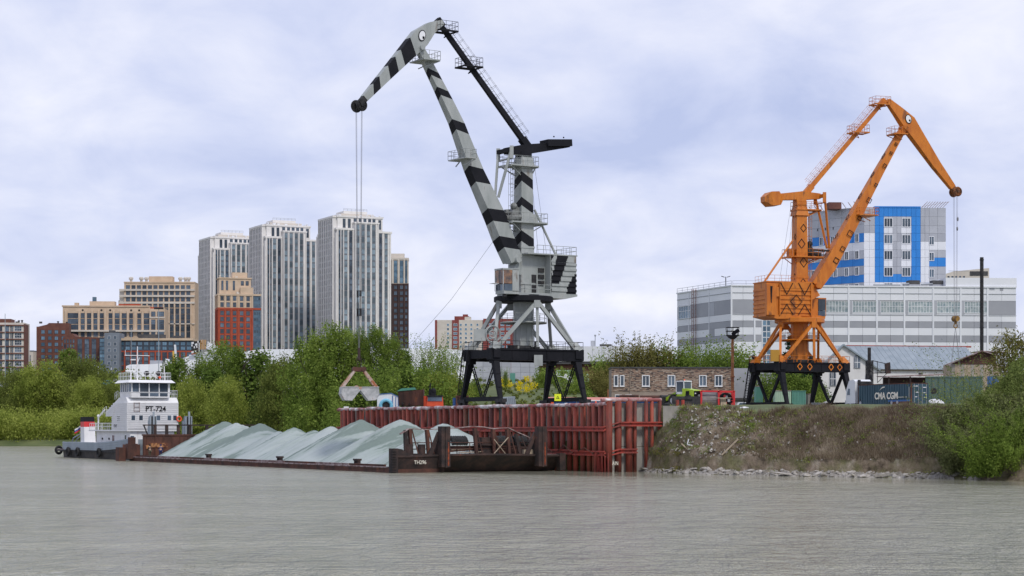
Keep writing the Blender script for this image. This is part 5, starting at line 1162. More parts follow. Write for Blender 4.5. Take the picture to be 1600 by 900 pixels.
B.rows('pilaster','facade_beige','front',[X(p) for p in (103,124,134,144,153.6,164,177,188,199,210.5,222)],1.0,.5,B.z(517)+.4,B.z(485))
for px in (129,158,171.5,204,216.5): o=part('round_vent',MB().tube((0,-.1,0),(0,.1,0),.5,10),M['dark_steel'],B.root); o.location=(X(px),0,B.z(484.5))
B.box('roof_house','facade_beige',X(138),X(177),3,9,Ht,B.z(470)); B.box('water_tank','glass_blue',X(142),X(147.5),4,6,B.z(470),B.z(463)); B.box('roof_cabin','brick_red',X(183),X(216),3,8,Ht,B.z(474)); B.box('roof_cabin','brick_red',X(233),X(252),2,6,B.z(482),B.z(479)); B.box('roof_cabin','facade_beige',X(115),X(121),2,5,Ht,B.z(472.5)); B.done()
# brown brick blocks
B = Bld(57, 955, ZL, 8, 'dark brown brick block with stepped roof at the far left', 'apartment block'); s_ = 3150/955; X = lambda px: (px-57)/s_
m = MB(); m.prism([(0,0),(0,B.z(511)),(X(73),B.z(507)),(X(76),B.z(504.5)),(X(107),B.z(504.5)),(X(107),B.z(515)),(X(107),0)],(0,0,0),(1,0,0),(0,0,1),(0,12,0)); part('wall',m,M['brick_brown'],B.root); B.box('wall','brick_brown',-.2,3,2,13,0,B.z(510))
B.grid('front',[X(67),X(77.5),X(87.5),X(98)],[B.z(518.5+9.7*i) for i in range(9)],winmesh(1.5,1.55,'glass_blue','facade_dark',1,.08,.1),y=-.03); B.grid('left',[4,8],[B.z(520+9.7*i) for i in range(8)],winmesh(1.2,1.8,'glass','facade_dark',0,.08,.1),x=-.23); B.rows('pilaster','brick_brown','front',[X(61.5),X(72.5),X(82.5),X(93),X(104)],.5,.25,0,B.z(513)); clutter(B,1,14,2,8,B.z(505),4,'roof_dark',2); B.done()
B = Bld(98, 935, ZL, 2, 'lower brown brick block with curved left shoulder in front of the beige block', 'apartment block'); s_ = 3150/935; X = lambda px: (px-98)/s_
m = MB(); m.prism([(0,0),(0,B.z(528)),(X(106),B.z(523)),(X(113),B.z(521)),(X(118),B.z(526)),(X(154),B.z(527)),(X(154),0)],(0,0,0),(1,0,0),(0,0,1),(0,12,0)); part('wall',m,M['brick_brown'],B.root)
B.grid('front',[X(101.5),X(106),X(110.5),X(115)],[B.z(533+7.5*i) for i in range(7)],winmesh(.6,1.6,'glass','facade_dark',0,.06,.1),y=-.03); B.grid('front',[X(124.5),X(135.5),X(146.5)],[B.z(533.5+7.6*i) for i in range(7)],winmesh(1.9,2.2,'glass','facade_dark',1,.08,.1),y=-.03); B.done()
B = Bld(155, 925, ZL, 0, 'slate grey block with small paired windows between brown and red-blue blocks', 'apartment block'); s_ = 3150/925; X = lambda px: (px-155)/s_
B.box('wall','facade_dark',0,X(164),.5,12,0,B.z(527)); B.box('wall','facade_grey',X(163),X(186.5),0,12,0,B.z(520)); B.box('roof_cabin','roof_dark',X(168),X(176),3,7,B.z(520),B.z(515.5)); B.grid('front',[X(170.5),X(180)],[B.z(527.5+10*i) for i in range(7)],winmesh(1.3,1.4,'glass','frame_white',0,.05,.1),y=-.03); B.grid('front',[X(159.5)],[B.z(532+6*i) for i in range(9)],winmesh(2.2,1.5,'glass_blue','facade_dark',1,.08,.1),y=.47); B.done()
B = Bld(186.5, 930, ZL, 0, 'long low block with slate upper floors, red brick below and a cream roof edge', 'apartment block'); s_ = 3150/930; X = lambda px: (px-186.5)/s_
B.box('wall','facade_dark',0,X(300),0,12,B.z(548),B.z(533)); B.box('wall','brick_red',0,X(300),-.1,12,0,B.z(548)); B.box('cornice','facade_beige',-.2,X(302),-.6,12,B.z(532),B.z(528.5)); B.box('roof_cabin','roof_dark',X(214),X(254),3,9,B.z(529),B.z(522)); B.box('roof_cabin','roof_dark',X(268),X(279),3,7,B.z(529),B.z(524))
xs_ = [X(190+9.6*i) for i in range(12)]; B.grid('front',xs_,[B.z(537),B.z(544)],winmesh(1.9,1.5,'glass_blue','facade_dark',1,.08,.1),y=-.03); B.grid('front',xs_,[B.z(553.5),B.z(560.5),B.z(567.5),B.z(575)],winmesh(1.8,1.7,'glass','facade_dark',1,.12,.1),y=-.13); B.rows('pilaster','brick_red','front',[x+1.45 for x in xs_],.5,.3,0,B.z(548),y=-.1); B.done()
# white and brown block at the far left edge, small white one beside it
B = Bld(-32, 880, 14, 4, 'white block with wavy brown balcony bands at the left edge of the photo', 'apartment block'); s_ = 3150/880; X = lambda px: (px+32)/s_
B.box('wall','facade_cream',0,X(37),0,14,0,B.z(504)); B.box('roof_cabin','brick_brown',2,X(16),.5,10,B.z(504),B.z(498)); B.box('corner_tower','brick_brown',X(36.4),X(37.6),-.3,10,0,B.z(506))
for i in range(8): B.box('balcony_band','brick_brown',0,X(37.5),-.5,0,B.z(508+11*i)-.25,B.z(508+11*i)+.2); 
B.grid('front',[X(p) for p in (-26,-17,-8,1)],[B.z(513.5+11*i) for i in range(7)],winmesh(.9,2,'glass','facade_dark',0,.08,.1),y=-.03); B.grid('front',[X(10.5)],[B.z(513.5+11*i) for i in range(7)],winmesh(1.4,2.3,'glass','facade_dark',0,.08,.1),y=-.03); B.grid('front',[X(27.5)],[B.z(513+11*i) for i in range(7)],winmesh(2.9,2.1,'glass','frame_white',2,.1,.1,.5),y=-.03); B.grid('front',[X(16.5),X(19)],[B.z(513.5+11*i) for i in range(7)],winmesh(.35,2.2,'glass','facade_dark',0,.06,.1),y=-.03); clutter(B,X(20),X(34),1,8,B.z(504),4,'roof_dark',9); B.done()
B = Bld(37.5, 1000, 14, 0, 'small pale block between the left-edge block and the brown brick block', 'apartment block'); s_ = 3150/1000; X = lambda px: (px-37.5)/s_
B.box('wall','facade_cream',0,X(52),0,10,0,B.z(548)); B.grid('front',[X(41),X(46)],[B.z(557+5*i) for i in range(6)],winmesh(1.1,1.2,'glass','facade_dark',0,.06,.1),y=-.03); B.box('parapet','facade_grey',-.2,X(52.3),-.2,10,B.z(549),B.z(547.5)); B.done()
# white arena with swept roof edge
B = Bld(197, 720, ZL-1, 0, 'huge white windowless arena with a swept roofline behind the trees', 'arena', name='arena'); s_ = 3150/720; X = lambda px: (px-197)/s_
top = [(197,572),(203,569.5),(232,569),(255,567.5),(272,564),(300,553.5),(318,549.5),(333,546.5),(380,549),(405,545.5),(500,545.5),(560,545),(620,545),(700,546),(760,549)]
m = MB()
for (a,ya),(b,yb) in zip(top[:-1],top[1:]):
    n_ = max(1,int((b-a)/14))
    for i in range(n_):
        xa = a+(b-a)*i/n_; xb = a+(b-a)*(i+1)/n_; za = B.z(ya+(yb-ya)*i/n_); zb_ = B.z(ya+(yb-ya)*(i+1)/n_)
        ca = 2.5*math.sin((xa-197)/90); cb2 = 2.5*math.sin((xb-197)/90)
        part('facade_panel', MB().hexa([(X(xa)+.02,ca-3,0),(X(xb)-.03,cb2-3,0),(X(xb)-.03,60,0),(X(xa)+.02,60,0),(X(xa)+.02,ca,za),(X(xb)-.03,cb2,zb_),(X(xb)-.03,60,zb_),(X(xa)+.02,60,za)]), M['panel_white'], B.root)
for px, w_, py in ((228,18,565),(252,4,562.5),(290,16,556)): B.box('roof_unit','panel_grey' if px<240 else 'panel_white',X(px),X(px+w_),8,12,B.z(571),B.z(py-3))
m = MB()
for i in range(4): m.beam((X(323),2-i,B.z(534+i*3)),(X(342),2-i,B.z(545+i*2.5)),.5,.5)
part('roof_fin', m, M['panel_white'], B.root)
m = MB(); m.cm = 0; r_ = random.Random(4)
for i in range(9):
    for j in range(5): m.cm = r_.choice((0,1,0,1)); m.box(X(299+i*1.9),X(300.8+i*1.9),0,.5,B.z(552-j*3.6-(i*.4)),B.z(549-j*3.6-(i*.4)))
part('chequered_screen', m, [M['dark_steel'], M['panel_white']], B.root)
m = MB()
for i in range(4): m.beam((X(314+i*2.4),-.5,B.z(546)),(X(314.6+i*2.4),-.5,B.z(531)),.5,.3)
part('golden_fin', m, mk('golden_panel',(.50,.27,.08),rough=.4), B.root)
for dx,mm_,hh in ((0,'panel_white',539),(-1.2,'yellow_fin',549)):
    if mm_ == 'yellow_fin': M[mm_] = mk('yellow_fin',(.70,.42,.08),rough=.6)
    part('pylon', MB().hexa([(X(276+dx*3),-3,B.z(571)),(X(279+dx*3),-3,B.z(571)),(X(279+dx*3),-2,B.z(571)),(X(276+dx*3),-2,B.z(571)),(X(274+dx*2),-3,B.z(hh)),(X(276.5+dx*2),-3,B.z(hh)),(X(276.5+dx*2),-2,B.z(hh)),(X(274+dx*2),-2,B.z(hh))]), M[mm_], B.root)
# beige and red block behind the grey crane
B = Bld(679.5, 1400, 10, 0, 'beige slab block with dark red stair strips behind the legs of the grey crane', 'apartment block'); s_ = 3150/1400; X = lambda px: (px-679.5)/s_
B.box('wall','facade_cream',X(683),X(755),0,12,0,B.z(500)); B.box('wall','brick_far',0,X(683),-.3,12,0,B.z(500)); B.box('stair_strip','brick_far',X(706.5),X(717),-.5,1,0,B.z(500)); B.box('wall','brick_far',X(755),X(802),-1,12,0,B.z(498)); B.box('roof_house','brick_far',X(710),X(733),1,9,B.z(500),B.z(494)); B.box('roof_house','brick_far',X(723),X(731),1.5,7,B.z(494),B.z(491)); B.box('roof_house','facade_cream',X(726),X(736),.8,9,B.z(500),B.z(495))
zz = [B.z(507.5+6.8*i) for i in range(10)]; B.grid('front',[X(700),X(720),X(728),X(736.5),X(746)],zz,winmesh(1.3,1.5,'glass_blue','frame_white',0,.12,.1),y=-.03); B.grid('front',[X(711.5)],zz,winmesh(2.4,1.6,'glass_blue','frame_white',2,.12,.1),y=-.53); B.grid('front',[X(767),X(785),X(794)],zz,winmesh(2.4,1.5,'glass_blue','frame_white',2,.12,.1),y=-1.03); B.done()
# low white metal halls behind the crane legs
B = Bld(838, 560, 10.5, -6, 'long white sheet-metal hall with dark soffit behind the right legs of the grey crane', 'hall', name='warehouse'); s_ = 3150/560; X = lambda px: (px-838)/s_
for i in range(12): B.box('roof_sheet','panel_white',X(838)+i*2.6,X(838)+i*2.6+2.54,0,22,B.z(565),B.z(541.5))
B.box('soffit','roof_dark',0,31,.2,22,B.z(569),B.z(565)); B.box('wall','brick_brown',0,31,1.5,22,0,B.z(569)); B.box('roof_unit','roof_dark',X(936),X(954),3,6,B.z(541),B.z(537.5)); part('roof_mast',MB().tube((X(929),3,B.z(541)),(X(929),3,B.z(524)),.12,6).ball((X(929),3,B.z(524)),.3,6,4),M['seam'],B.root); B.box('roof_unit','panel_midgrey',X(922),X(928.5),3,5,B.z(541),B.z(532)); B.done()
B = Bld(740, 430, 14.0, 0, 'plain grey-white shed with a green door seen between the legs of the grey crane', 'shed', name='shed'); s_ = 3150/430; X = lambda px: (px-740)/s_
for i in range(7):
    for j in range(5): B.box('wall_panel','panel_midgrey',i*2.0+.02,i*2.0+1.97,0,10,j*1.15+.01-1,j*1.15+1.13-1)
B.box('door','container_green',X(797),X(805),-.08,.1,-.4,2.3); B.done()
B = Bld(870, 445, 12.0, 0, 'pale green glazed shop front behind an arched letter sign', 'shop', name='shop'); s_ = 3150/445; X = lambda px: (px-870)/s_
M['pale_green'] = mk('pale_green_panel',(.35,.50,.36),(.42,.56,.42),scale=.5,rough=.5)
for i in range(7): B.box('front_panel','pale_green',i*1.02,i*1.02+.97,0,6,-2,5.4 if i<5 else 4.6); B.box('mullion','container_green',i*1.02-.03,i*1.02+.0,-.1,0,-2,5.3)
B.done()
sg = empty('arched_sign', (wx(872,400), 400, 10), 'white arched letter sign on two posts on the green slope', 'sign')
SC = 400/3150; cxs, cys = (870-872)*SC*0+ (868-872)*SC, wz(600,400)-10
for ch, ang in (('A',160),('P',142),('E',124),('H',98),('B',60),('E',44),('A',28)):
    a = R(ang); rad_ = 23*SC; text(ch, 1.15, sg, (rad_*math.cos(a), 0, wz(603,400)-10+rad_*.75*math.sin(a)), (0,0,0), M['frame_white'], 'letter', ext=.05, bold=.03).rotation_euler = (R(90), -(a-R(90))*.8, 0)
text('TK', 1.2, sg, (-1*SC,0,wz(603.5,400)-10), (R(90),0,0), M['frame_white'], 'letter', ext=.05, bold=.03)
part('sign_arch', MB().path([(24*SC*math.cos(R(a)),.1,wz(603,400)-10+24*SC*.62*math.sin(R(a))) for a in range(0,181,15)],.06,5).tube((-24*SC,.1,0),(-24*SC,.1,wz(603,400)-10),.07,6).tube((24*SC,.1,0),(24*SC,.1,wz(603,400)-10),.07,6), M['frame_white'], sg)
# stone clad office
B = Bld(955.5, 338, GZ-.3, 0, 'two-storey site office clad in mottled brown stone with white windows', 'office', name='site_office'); s_ = 3150/338; X = lambda px: (px-955.5)/s_
Ht = B.z(575); WO = X(1144)
M['core'] = mk('render',(.26,.21,.17),(.33,.27,.22),scale=.6,rough=.9); B.box('wall','core',0,WO,0,9,0,Ht-.05); B.box('roof_edge','roof_dark',-.1,WO+.1,-.25,9,Ht-.05,Ht+.18)
cl_ = [mk('cladding_stone_'+'abcde'[i],c_,rough=.9) for i,c_ in enumerate(((.30,.205,.15),(.42,.34,.27),(.17,.125,.105),(.36,.25,.185),(.075,.065,.06)))]
slabs = [(MB().box(0,w_,-.09-d_,0,0,.115)).mesh('cladding_stone',cl_[i%5]) for i,(w_,d_) in enumerate([(a,b) for a in (.30,.42,.55) for b in (0,.03,.05,.01,.02)])]
wins_ = [(962.5,4.6),(972,4.6),(1009,9.5),(1049,9.5),(1098,9.5),(1122.5,9.5)]; wz0, wz1 = B.z(602.5), B.z(587.5)
r_ = random.Random(11); V=[];Fc=[];mi=[]; cnt=0; z = B.z(612)+.05
bulk=MB()
row=0
while z < Ht-.15:
    x = .02+(row%2)*-.12
    while x < WO-.1:
        w_ = r_.choice((.30,.38,.45,.55)); xa=max(0,x); xb=min(WO,x+w_-.02)
        hit = any(abs((xa+xb)/2-X(px)) < (ww/s_)/2+.22 for px,ww in wins_) and wz0-.18 < z+.06 < wz1+.12
        if not hit and xb-xa>.06 and not (X(983.5)-.05<(xa+xb)/2<X(985)+.05):
            bulk.cm = r_.choices(range(5),(5,5,4,4,2))[0]; d_ = r_.uniform(.04,.12); bulk.box(xa,xb,-d_,0,z,z+.105)
        x += w_
    z += .125; row+=1
tag(part('cladding_stone', bulk, cl_, B.root), kind='stuff')
for px,ww in wins_:
    w_=ww/s_; link('window', winmesh(w_,wz1-wz0,'glass','frame_white',1 if ww>6 else 0,.13,.2), B.root, (X(px),-.03,(wz0+wz1)/2))
    part('sill', MB().box(X(px)-w_/2-.2,X(px)+w_/2+.2,-.28,0,wz0-.2,wz0-.12), M['frame_white'], B.root)
for px in (966,982): link('window', winmesh(.9,.55,'glass','frame_white',0,.1,.1), B.root, (X(px),-.02,B.z(620)))
part('downpipe', MB().tube((X(984.3),-.15,B.z(614)),(X(984.3),-.15,Ht),.06,6), M['core'], B.root)
# striped factory
YF = 482
B = Bld(1143, YF, GZ-.5, 5, 'big white factory with grey horizontal bands and rows of ribbon windows', 'factory', name='factory'); s_ = 3150/YF
def Xf(px):
    a = R(5); k=(px-800)/FPX; X0=wx(1143,YF); return (k*YF-X0)/(math.cos(a)-k*math.sin(a))
Z = lambda py: B.z(py)
La = 18.0
B.box('core','panel_grey',.3,Xf(1588),.3,45,0,Z(446.5)-.3); 
lw = part('core', MB().box(0,La,0,30,0,1), M['panel_grey'], B.root); lw.scale=(1,1,1)
bpy.data.objects.remove(lw)
bands = [(446.5,457,'panel_white'),(457,468,'panel_white'),(468,490,'W'),(490,501,'panel_white'),(501,511,'panel_grey'),(511,523,'panel_white'),(523,533.5,'panel_grey'),(533.5,562,'panel_white'),(562,585,'panel_grey')]
piers = [1143,1179,1229,1279,1326,1370,1413,1458,1501,1543,1587.5]
for a,b in zip(piers[:-1],piers[1:]):
    x0_,x1_ = Xf(a),Xf(b)
    for ya,yb,mt in bands:
        if mt == 'W':
            if a in (1143,1543): B.box('cladding_panel','panel_grey',x0_+.05,x1_-.05,0,.3,Z(yb)+.03,Z(ya)-.03); continue
            nn_ = 1
            for k in range(2):
                xa_=x0_+(x1_-x0_)*k*.12/1; 
            B.box('cladding_panel','panel_midgrey',x0_+.05,x0_+.9,0,.3,Z(yb)+.03,Z(ya)-.03)
            B.box('cladding_panel','panel_white',x0_+.9,x1_-.05,-.02,.3,Z(yb)+.03,Z(yb)+.35)
            me_ = winmesh(x1_-x0_-1.2,Z(ya)-Z(yb)-.75,'glass_pale','frame_white',7,.12,.12,.55); link('window',me_,B.root,((x0_+.9+x1_-.1)/2,.0,(Z(ya)+Z(yb))/2+.12)); continue
        nseg = 2; 
        for k in range(nseg): xa_=x0_+(x1_-x0_)*k/nseg; xb_=x0_+(x1_-x0_)*(k+1)/nseg; B.box('cladding_panel',mt,xa_+.03,xb_-.03,0,.3,Z(yb)+.03,Z(ya)-.03)
    B.box('pier_strip','panel_white',x0_-.2,x0_+.2,-.15,.0,0,Z(447))
B.box('stair_glazing','frame_white',Xf(1190),Xf(1203),-.12,.1,Z(575),Z(500))
for k in range(8):
    for j in range(2): link('window',winmesh(.78,1.15,'glass_blue','frame_white',0,.06,.1),B.root,(Xf(1193+j*6.2)+.2,-.14,Z(504.5+k*9)))
B.box('cornice','panel_white',-.2,Xf(1588),-.25,.2,Z(446.5)-.1,Z(446.5)+.25); B.box('string_course','seam',0,Xf(1588),-.1,0,Z(457)-.1,Z(457)+.05); B.box('string_course','seam',0,Xf(1588),-.1,0,Z(491)-.08,Z(491)+.03)
B.box('upper_block','panel_white',Xf(1478),Xf(1588)+.1,.1,30,Z(446.5),Z(431.5)); B.box('upper_block','panel_white',Xf(1440),Xf(1478),6,24,Z(446.5),Z(438)); B.box('vent_grille','panel_midgrey',Xf(1546),Xf(1554),-.02,.2,Z(451),Z(445)); B.box('vent_grille','panel_grey',Xf(1562),Xf(1567.5),-.02,.2,Z(452),Z(446))
part('roof_railing', MB().rail([(.5,1,Z(446.5)),(Xf(1250),1,Z(446.5))],1.3,.045,3), M['panel_midgrey'], B.root)
for px,w_ in ((1424,18),(1461,17)): 
    B.box('air_unit','panel_midgrey',Xf(px),Xf(px+w_),2,5,Z(446),Z(441.5)+.0); B.box('air_unit','roof_dark',Xf(px)+.1,Xf(px+w_)-.1,2.1,4.9,Z(445)+0,Z(441.5)+1.0)
part('roof_pipes', MB().tube((Xf(1415),2,Z(446.5)+.7),(Xf(1424),2,Z(446.5)+.9),.25,8).tube((Xf(1443),2,Z(446.5)+.7),(Xf(1461),2,Z(446.5)+.9),.2,8).tube((Xf(1370),3,Z(446.5)+.6),(Xf(1412),3,Z(446.5)+.6),.2,8).tube((Xf(1482),-.0,Z(434)+2),(Xf(1514),-.0,Z(434)+2),.05,4), M['seam'], B.root)
# left wing of the factory, running back to the left
wing = empty('wing', (0,0,0), None, None); wing.parent = B.root; wing.rotation_euler=(0,0,0)
Lw = 39.0; d_ = Vector((-math.sin(R(62)),math.cos(R(62)),0))
d_ = Vector((wx(1058,510),510,0))-Vector((wx(1143,YF),YF,0)); Lw=d_.length; d_.normalize(); d_ = Matrix.Rotation(-R(5),3,'Z')@d_; nn_ = Vector((-d_.y,d_.x,0)); 
if nn_.y>0: nn_=-nn_
def wbox(name,mat,a,b,z0,z1,p0=0,p1=.3):
    c_=[d_*a+nn_*p0,d_*b+nn_*p0,d_*b-nn_*p1,d_*a-nn_*p1]; return part(name,MB().hexa([v+Vector((0,0,z0)) for v in c_]+[v+Vector((0,0,z1)) for v in c_]),M[mat],B.root)
fr_=[0,.395,.77,1.0]; 
for a,b in zip(fr_[:-1],fr_[1:]):
    for ya,yb,mt in bands:
        if mt=='W': mt='panel_grey' if b<1 else 'panel_midgrey'
        wbox('cladding_panel',mt,Lw*a+.05,Lw*b-.05,Z(yb)+.03,Z(ya)-.03)
    wbox('pier_strip','panel_white',Lw*a-.12,Lw*a+.12,0,Z(447),.12,0)
wbox('core','panel_grey',0,Lw-.1,0,Z(447),-.3,25); wbox('cornice','panel_white',0,Lw+.1,Z(446.5)-.1,Z(446.5)+.2,.2,.2); wbox('string_course','seam',0,Lw,Z(457)-.1,Z(457)+.05,.08,0)
wbox('grey_infill','panel_midgrey',Lw*.30,Lw*.39,Z(490),Z(469),.05,0); wbox('grey_infill','panel_grey',Lw*.30,Lw*.39,Z(523),Z(511),.05,0)
me_=winmesh(6.4,3.0,'glass_blue','frame_white',4,.14,.12,.6); o=link('window',me_,B.root,d_*(Lw*.85)+nn_*.05+Vector((0,0,Z(479)))); o.rotation_euler=(0,0,math.atan2(-d_.y,-d_.x))
m=MB(); m.ladder(d_*(Lw*.67)+nn_*.5+Vector((0,0,Z(560))),d_*(Lw*.67)+nn_*.5+Vector((0,0,Z(443))),.9,d_,.07,.9); m.ladder(d_*(Lw*.62)+nn_*.4+Vector((0,0,Z(560))),d_*(Lw*.62)+nn_*.4+Vector((0,0,Z(443))),.5,d_,.05,.9)
part('fire_ladder',m,mk('faded_red_steel',(.22,.10,.08),rough=.8),B.root); part('roof_railing',MB().rail([d_*Lw+Vector((0,0,Z(446.5))),d_*.1+Vector((0,0,Z(446.5)))],1.2,.045,3),M['seam'],B.root)
bpy.data.objects.remove(wing); B.done()
# blue and white ward block
YB = 530; B = Bld(1350, YB, GZ, 3, 'grey and white hospital-like block with a bright blue frame and blue bands', 'office block', name='office_block')
def Xb(px): k=(px-800)/FPX; a=R(3); X0=wx(1350,YB); return (k*YB-X0)/(math.cos(a)-k*math.sin(a))
Z = lambda py: B.z(py); xr = Xb(1478)
B.box('core','panel_grey',.2,xr-.2,.3,24,0,Z(326)); 
cols_ = [(1350,1367,'s'),(1367,1381,'b'),(1381,1395,'w'),(1395,1408,'c'),(1408,1424,'w'),(1424,1438.5,'b'),(1438.5,1452,'r'),(1452,1478,'e')]
rows_ = [(324,338),(338,352),(352,364),(364,377),(377,390),(390,402),(402,416),(416,428),(428,441),(441,447),(447,470)]
for a,b,k in cols_:
    for i,(ya,yb) in enumerate(rows_):
        if i==0: mt='panel_blue' if a>=1367 and b<=1438.5 else 'panel_midgrey'
        elif k=='b': mt='panel_blue' if i<9 else 'panel_white'
        elif k in 'w': mt='panel_white' if i in (2,4,6) else ('panel_midgrey' if i<8 else ('panel_blue' if i==8 else 'panel_white'))
        elif k=='c': mt='panel_midgrey' if i<8 else ('panel_blue' if i==8 else 'panel_white')
        elif k=='s': mt='panel_midgrey' if i<3 else 'panel_white'
        elif k=='r': mt='panel_midgrey' if i<4 else 'panel_white'
        else: mt={6:'panel_blue',9:'panel_blue',8:'panel_midgrey',4:'panel_white'}.get(i,'panel_midgrey')
        n_=2 if b-a>12.5 else 1
        for q_ in range(n_): xa=Xb(a)+(Xb(b)-Xb(a))*q_/n_; xb=Xb(a)+(Xb(b)-Xb(a))*(q_+1)/n_; B.box('cladding_panel',mt,xa+.025,xb-.025,0,.3,Z(yb)+.02,Z(ya)-.02)
wme=winmesh(2.1,2.15,'glass','frame_white',2,.14,.12)
for i,py in enumerate((347.5,373.5,398.5,424.5,449)):
    for px in (1388,1416): link('window',wme,B.root,(Xb(px),-.02,Z(py)))
    if i in (1,2,3): link('window',winmesh(1.15,2.0,'glass','frame_white',1,.12,.12),B.root,(Xb(1455.5),-.02,Z(py+2)))
B.box('parapet','panel_blue',Xb(1367),Xb(1438.5),-.15,3,Z(324),Z(322)); B.box('roof_cabin','roof_dark',Xb(1391),Xb(1401),4,7,Z(324),Z(320))
# left wing of the block
e_ = Vector((wx(1262,545),545,0))-Vector((wx(1350,YB),YB,0)); Lb=e_.length; e_.normalize(); e_ = Matrix.Rotation(-R(3),3,'Z')@e_; nb=Vector((-e_.y,e_.x,0)); nb = -nb if nb.y>0 else nb
def wb(name,mat,a,b,z0,z1,p0=0,p1=.3):
    c_=[e_*a+nb*p0,e_*b+nb*p0,e_*b-nb*p1,e_*a-nb*p1]; return part(name,MB().hexa([v+Vector((0,0,z0)) for v in c_]+[v+Vector((0,0,z1)) for v in c_]),M[mat],B.root)
wb('core','panel_grey',0,Lb,0,Z(326),-.3,20)
for i,(ya,yb,mt) in enumerate(((324,337,'panel_midgrey'),(337,350,'panel_midgrey'),(350,364,'panel_midgrey'),(364,378,'panel_blue'),(378,391,'panel_white'),(391,404,'panel_midgrey'),(404,415,'panel_blue'),(415,429,'panel_midgrey'),(429,441,'panel_blue'),(441,455,'panel_midgrey'))):
    for k in range(5): wb('cladding_panel',mt,Lb*k/5+.03,Lb*(k+1)/5-.03,Z(yb)+.02,Z(ya)-.02)
wm2=winmesh(1.1,2.0,'glass','frame_white',1,.12,.12)
for py in (371,397.5,423,449):
    for f in ((.12,.3,.5,.72,.9) if py>380 else (.12,.35,.55,.75,.95)): o=link('window',wm2,B.root,e_*(Lb*f)+nb*.03+Vector((0,0,Z(py)))); o.rotation_euler=(0,0,math.atan2(-e_.y,-e_.x))
for k in range(5): wb('small_vent','roof_dark',Lb*(.25+.14*k),Lb*(.25+.14*k)+.35,Z(354),Z(350),.03,0)
wb('parapet','panel_midgrey',0,Lb,Z(324),Z(322.5),.1,.4)
m=MB()
pm_=mk('pale_rust_steel',(.22,.13,.10),(.4,.38,.36),scale=2,rough=.8)
for i in range(9): a=e_*(Lb*(.1+.1*i))+Vector((0,0,Z(324))); part('bent_roof_post',MB().beam(a,a+Vector((-1.2,0,1.7)),.16,.16),pm_,B.root)
for i in range(9): a=Vector((Xb(1440)+i*.7,0,Z(324))); part('bent_roof_post',MB().beam(a,a+Vector((1.6,0,1.6)),.14,.14),pm_,B.root)
m.beam((Xb(1440),0,Z(324)+.3),(Xb(1478)+1.0,0,Z(324)+1.6),.06,.06); part('bent_roof_rail',m,pm_,B.root)
B.box('roof_cabin','brick_brown',Xb(1300),Xb(1320),4,8,Z(324),Z(323)+1.6); B.done()
# far beige building right of the block
B = Bld(1470, 640, GZ, -2, 'distant beige building with small windows peeping over the factory roof', 'building'); s_=3150/640; X=lambda px:(px-1470)/s_
m=MB(); m.prism([(0,0),(0,B.z(430)),(X(1490),B.z(424)),(X(1545),B.z(419)),(X(1545),0)],(0,0,0),(1,0,0),(0,0,1),(0,10,0)); part('wall',m,M['facade_cream'],B.root); B.box('roof_cabin','roof_dark',X(1515),X(1543),-.1,4,B.z(431),B.z(424)); B.grid('front',[X(1476+6*i) for i in range(6)],[B.z(433)],winmesh(.6,.7,'glass','facade_cream',0,.05,.1),y=-.03); B.done()
# dark stack
o = empty('chimney', (wx(1534,400),400,GZ), 'thin dark steel chimney pipe standing in front of the factory', 'chimney'); Zt=wz(402,400)-GZ
part('pipe', MB().tube((0,0,0),(0,0,Zt),.36,14), M['dark_steel'], o); 
for f in (.25,.55,.98): part('flange', MB().tube((0,0,Zt*f),(0,0,Zt*f+.2),.43,14), M['dark_steel'], o)
# white gabled workshop with arched windows
YW=358; B = Bld(1310, YW, GZ, 10, 'white plastered workshop with arched gable windows and a long blue-grey metal roof', 'workshop', name='workshop')
def Xw(px,yaw=10): k=(px-800)/FPX; a=R(yaw); X0=wx(1310,YW); return (k*YW-X0)/(math.cos(a)-k*math.sin(a))
Z = lambda py: B.z(py)
gx0 = Xw(1282); gw = Xw(1345)-gx0; gm_=gx0+gw*.55
m=MB(); m.prism([(gx0,0),(gx0,Z(575)),(gm_,Z(540)),(Xw(1372),Z(575)),(Xw(1372),0)],(0,0,0),(1,0,0),(0,0,1),(0,.4,0)); part('gable_wall',m,M['plaster'],B.root)
m=MB(); m.box(Xw(1345),Xw(1560),6.5,6.9,0,Z(573)); part('side_wall',m,M['plaster'],B.root)
rf=[(gm_,Z(538)),(Xw(1560),Z(541))]
def roofq(x0_,x1_): return MB().hexa([(x0_,-.5,Z(578)+.0),(x1_,-.5,Z(578)),(x1_,7.9,Z(539)),(x0_,7.9,Z(539)),(x0_,-.5,Z(577)),(x1_,-.5,Z(577)),(x1_,8,Z(537.7)),(x0_,8,Z(537.7))])
B.box('eaves','brick_brown',Xw(1372),Xw(1560),-.3,.3,Z(578),Z(576.6)); B.box('side_wall','plaster',Xw(1366),Xw(1560),.2,.6,0,Z(577)); 
x0_=gm_
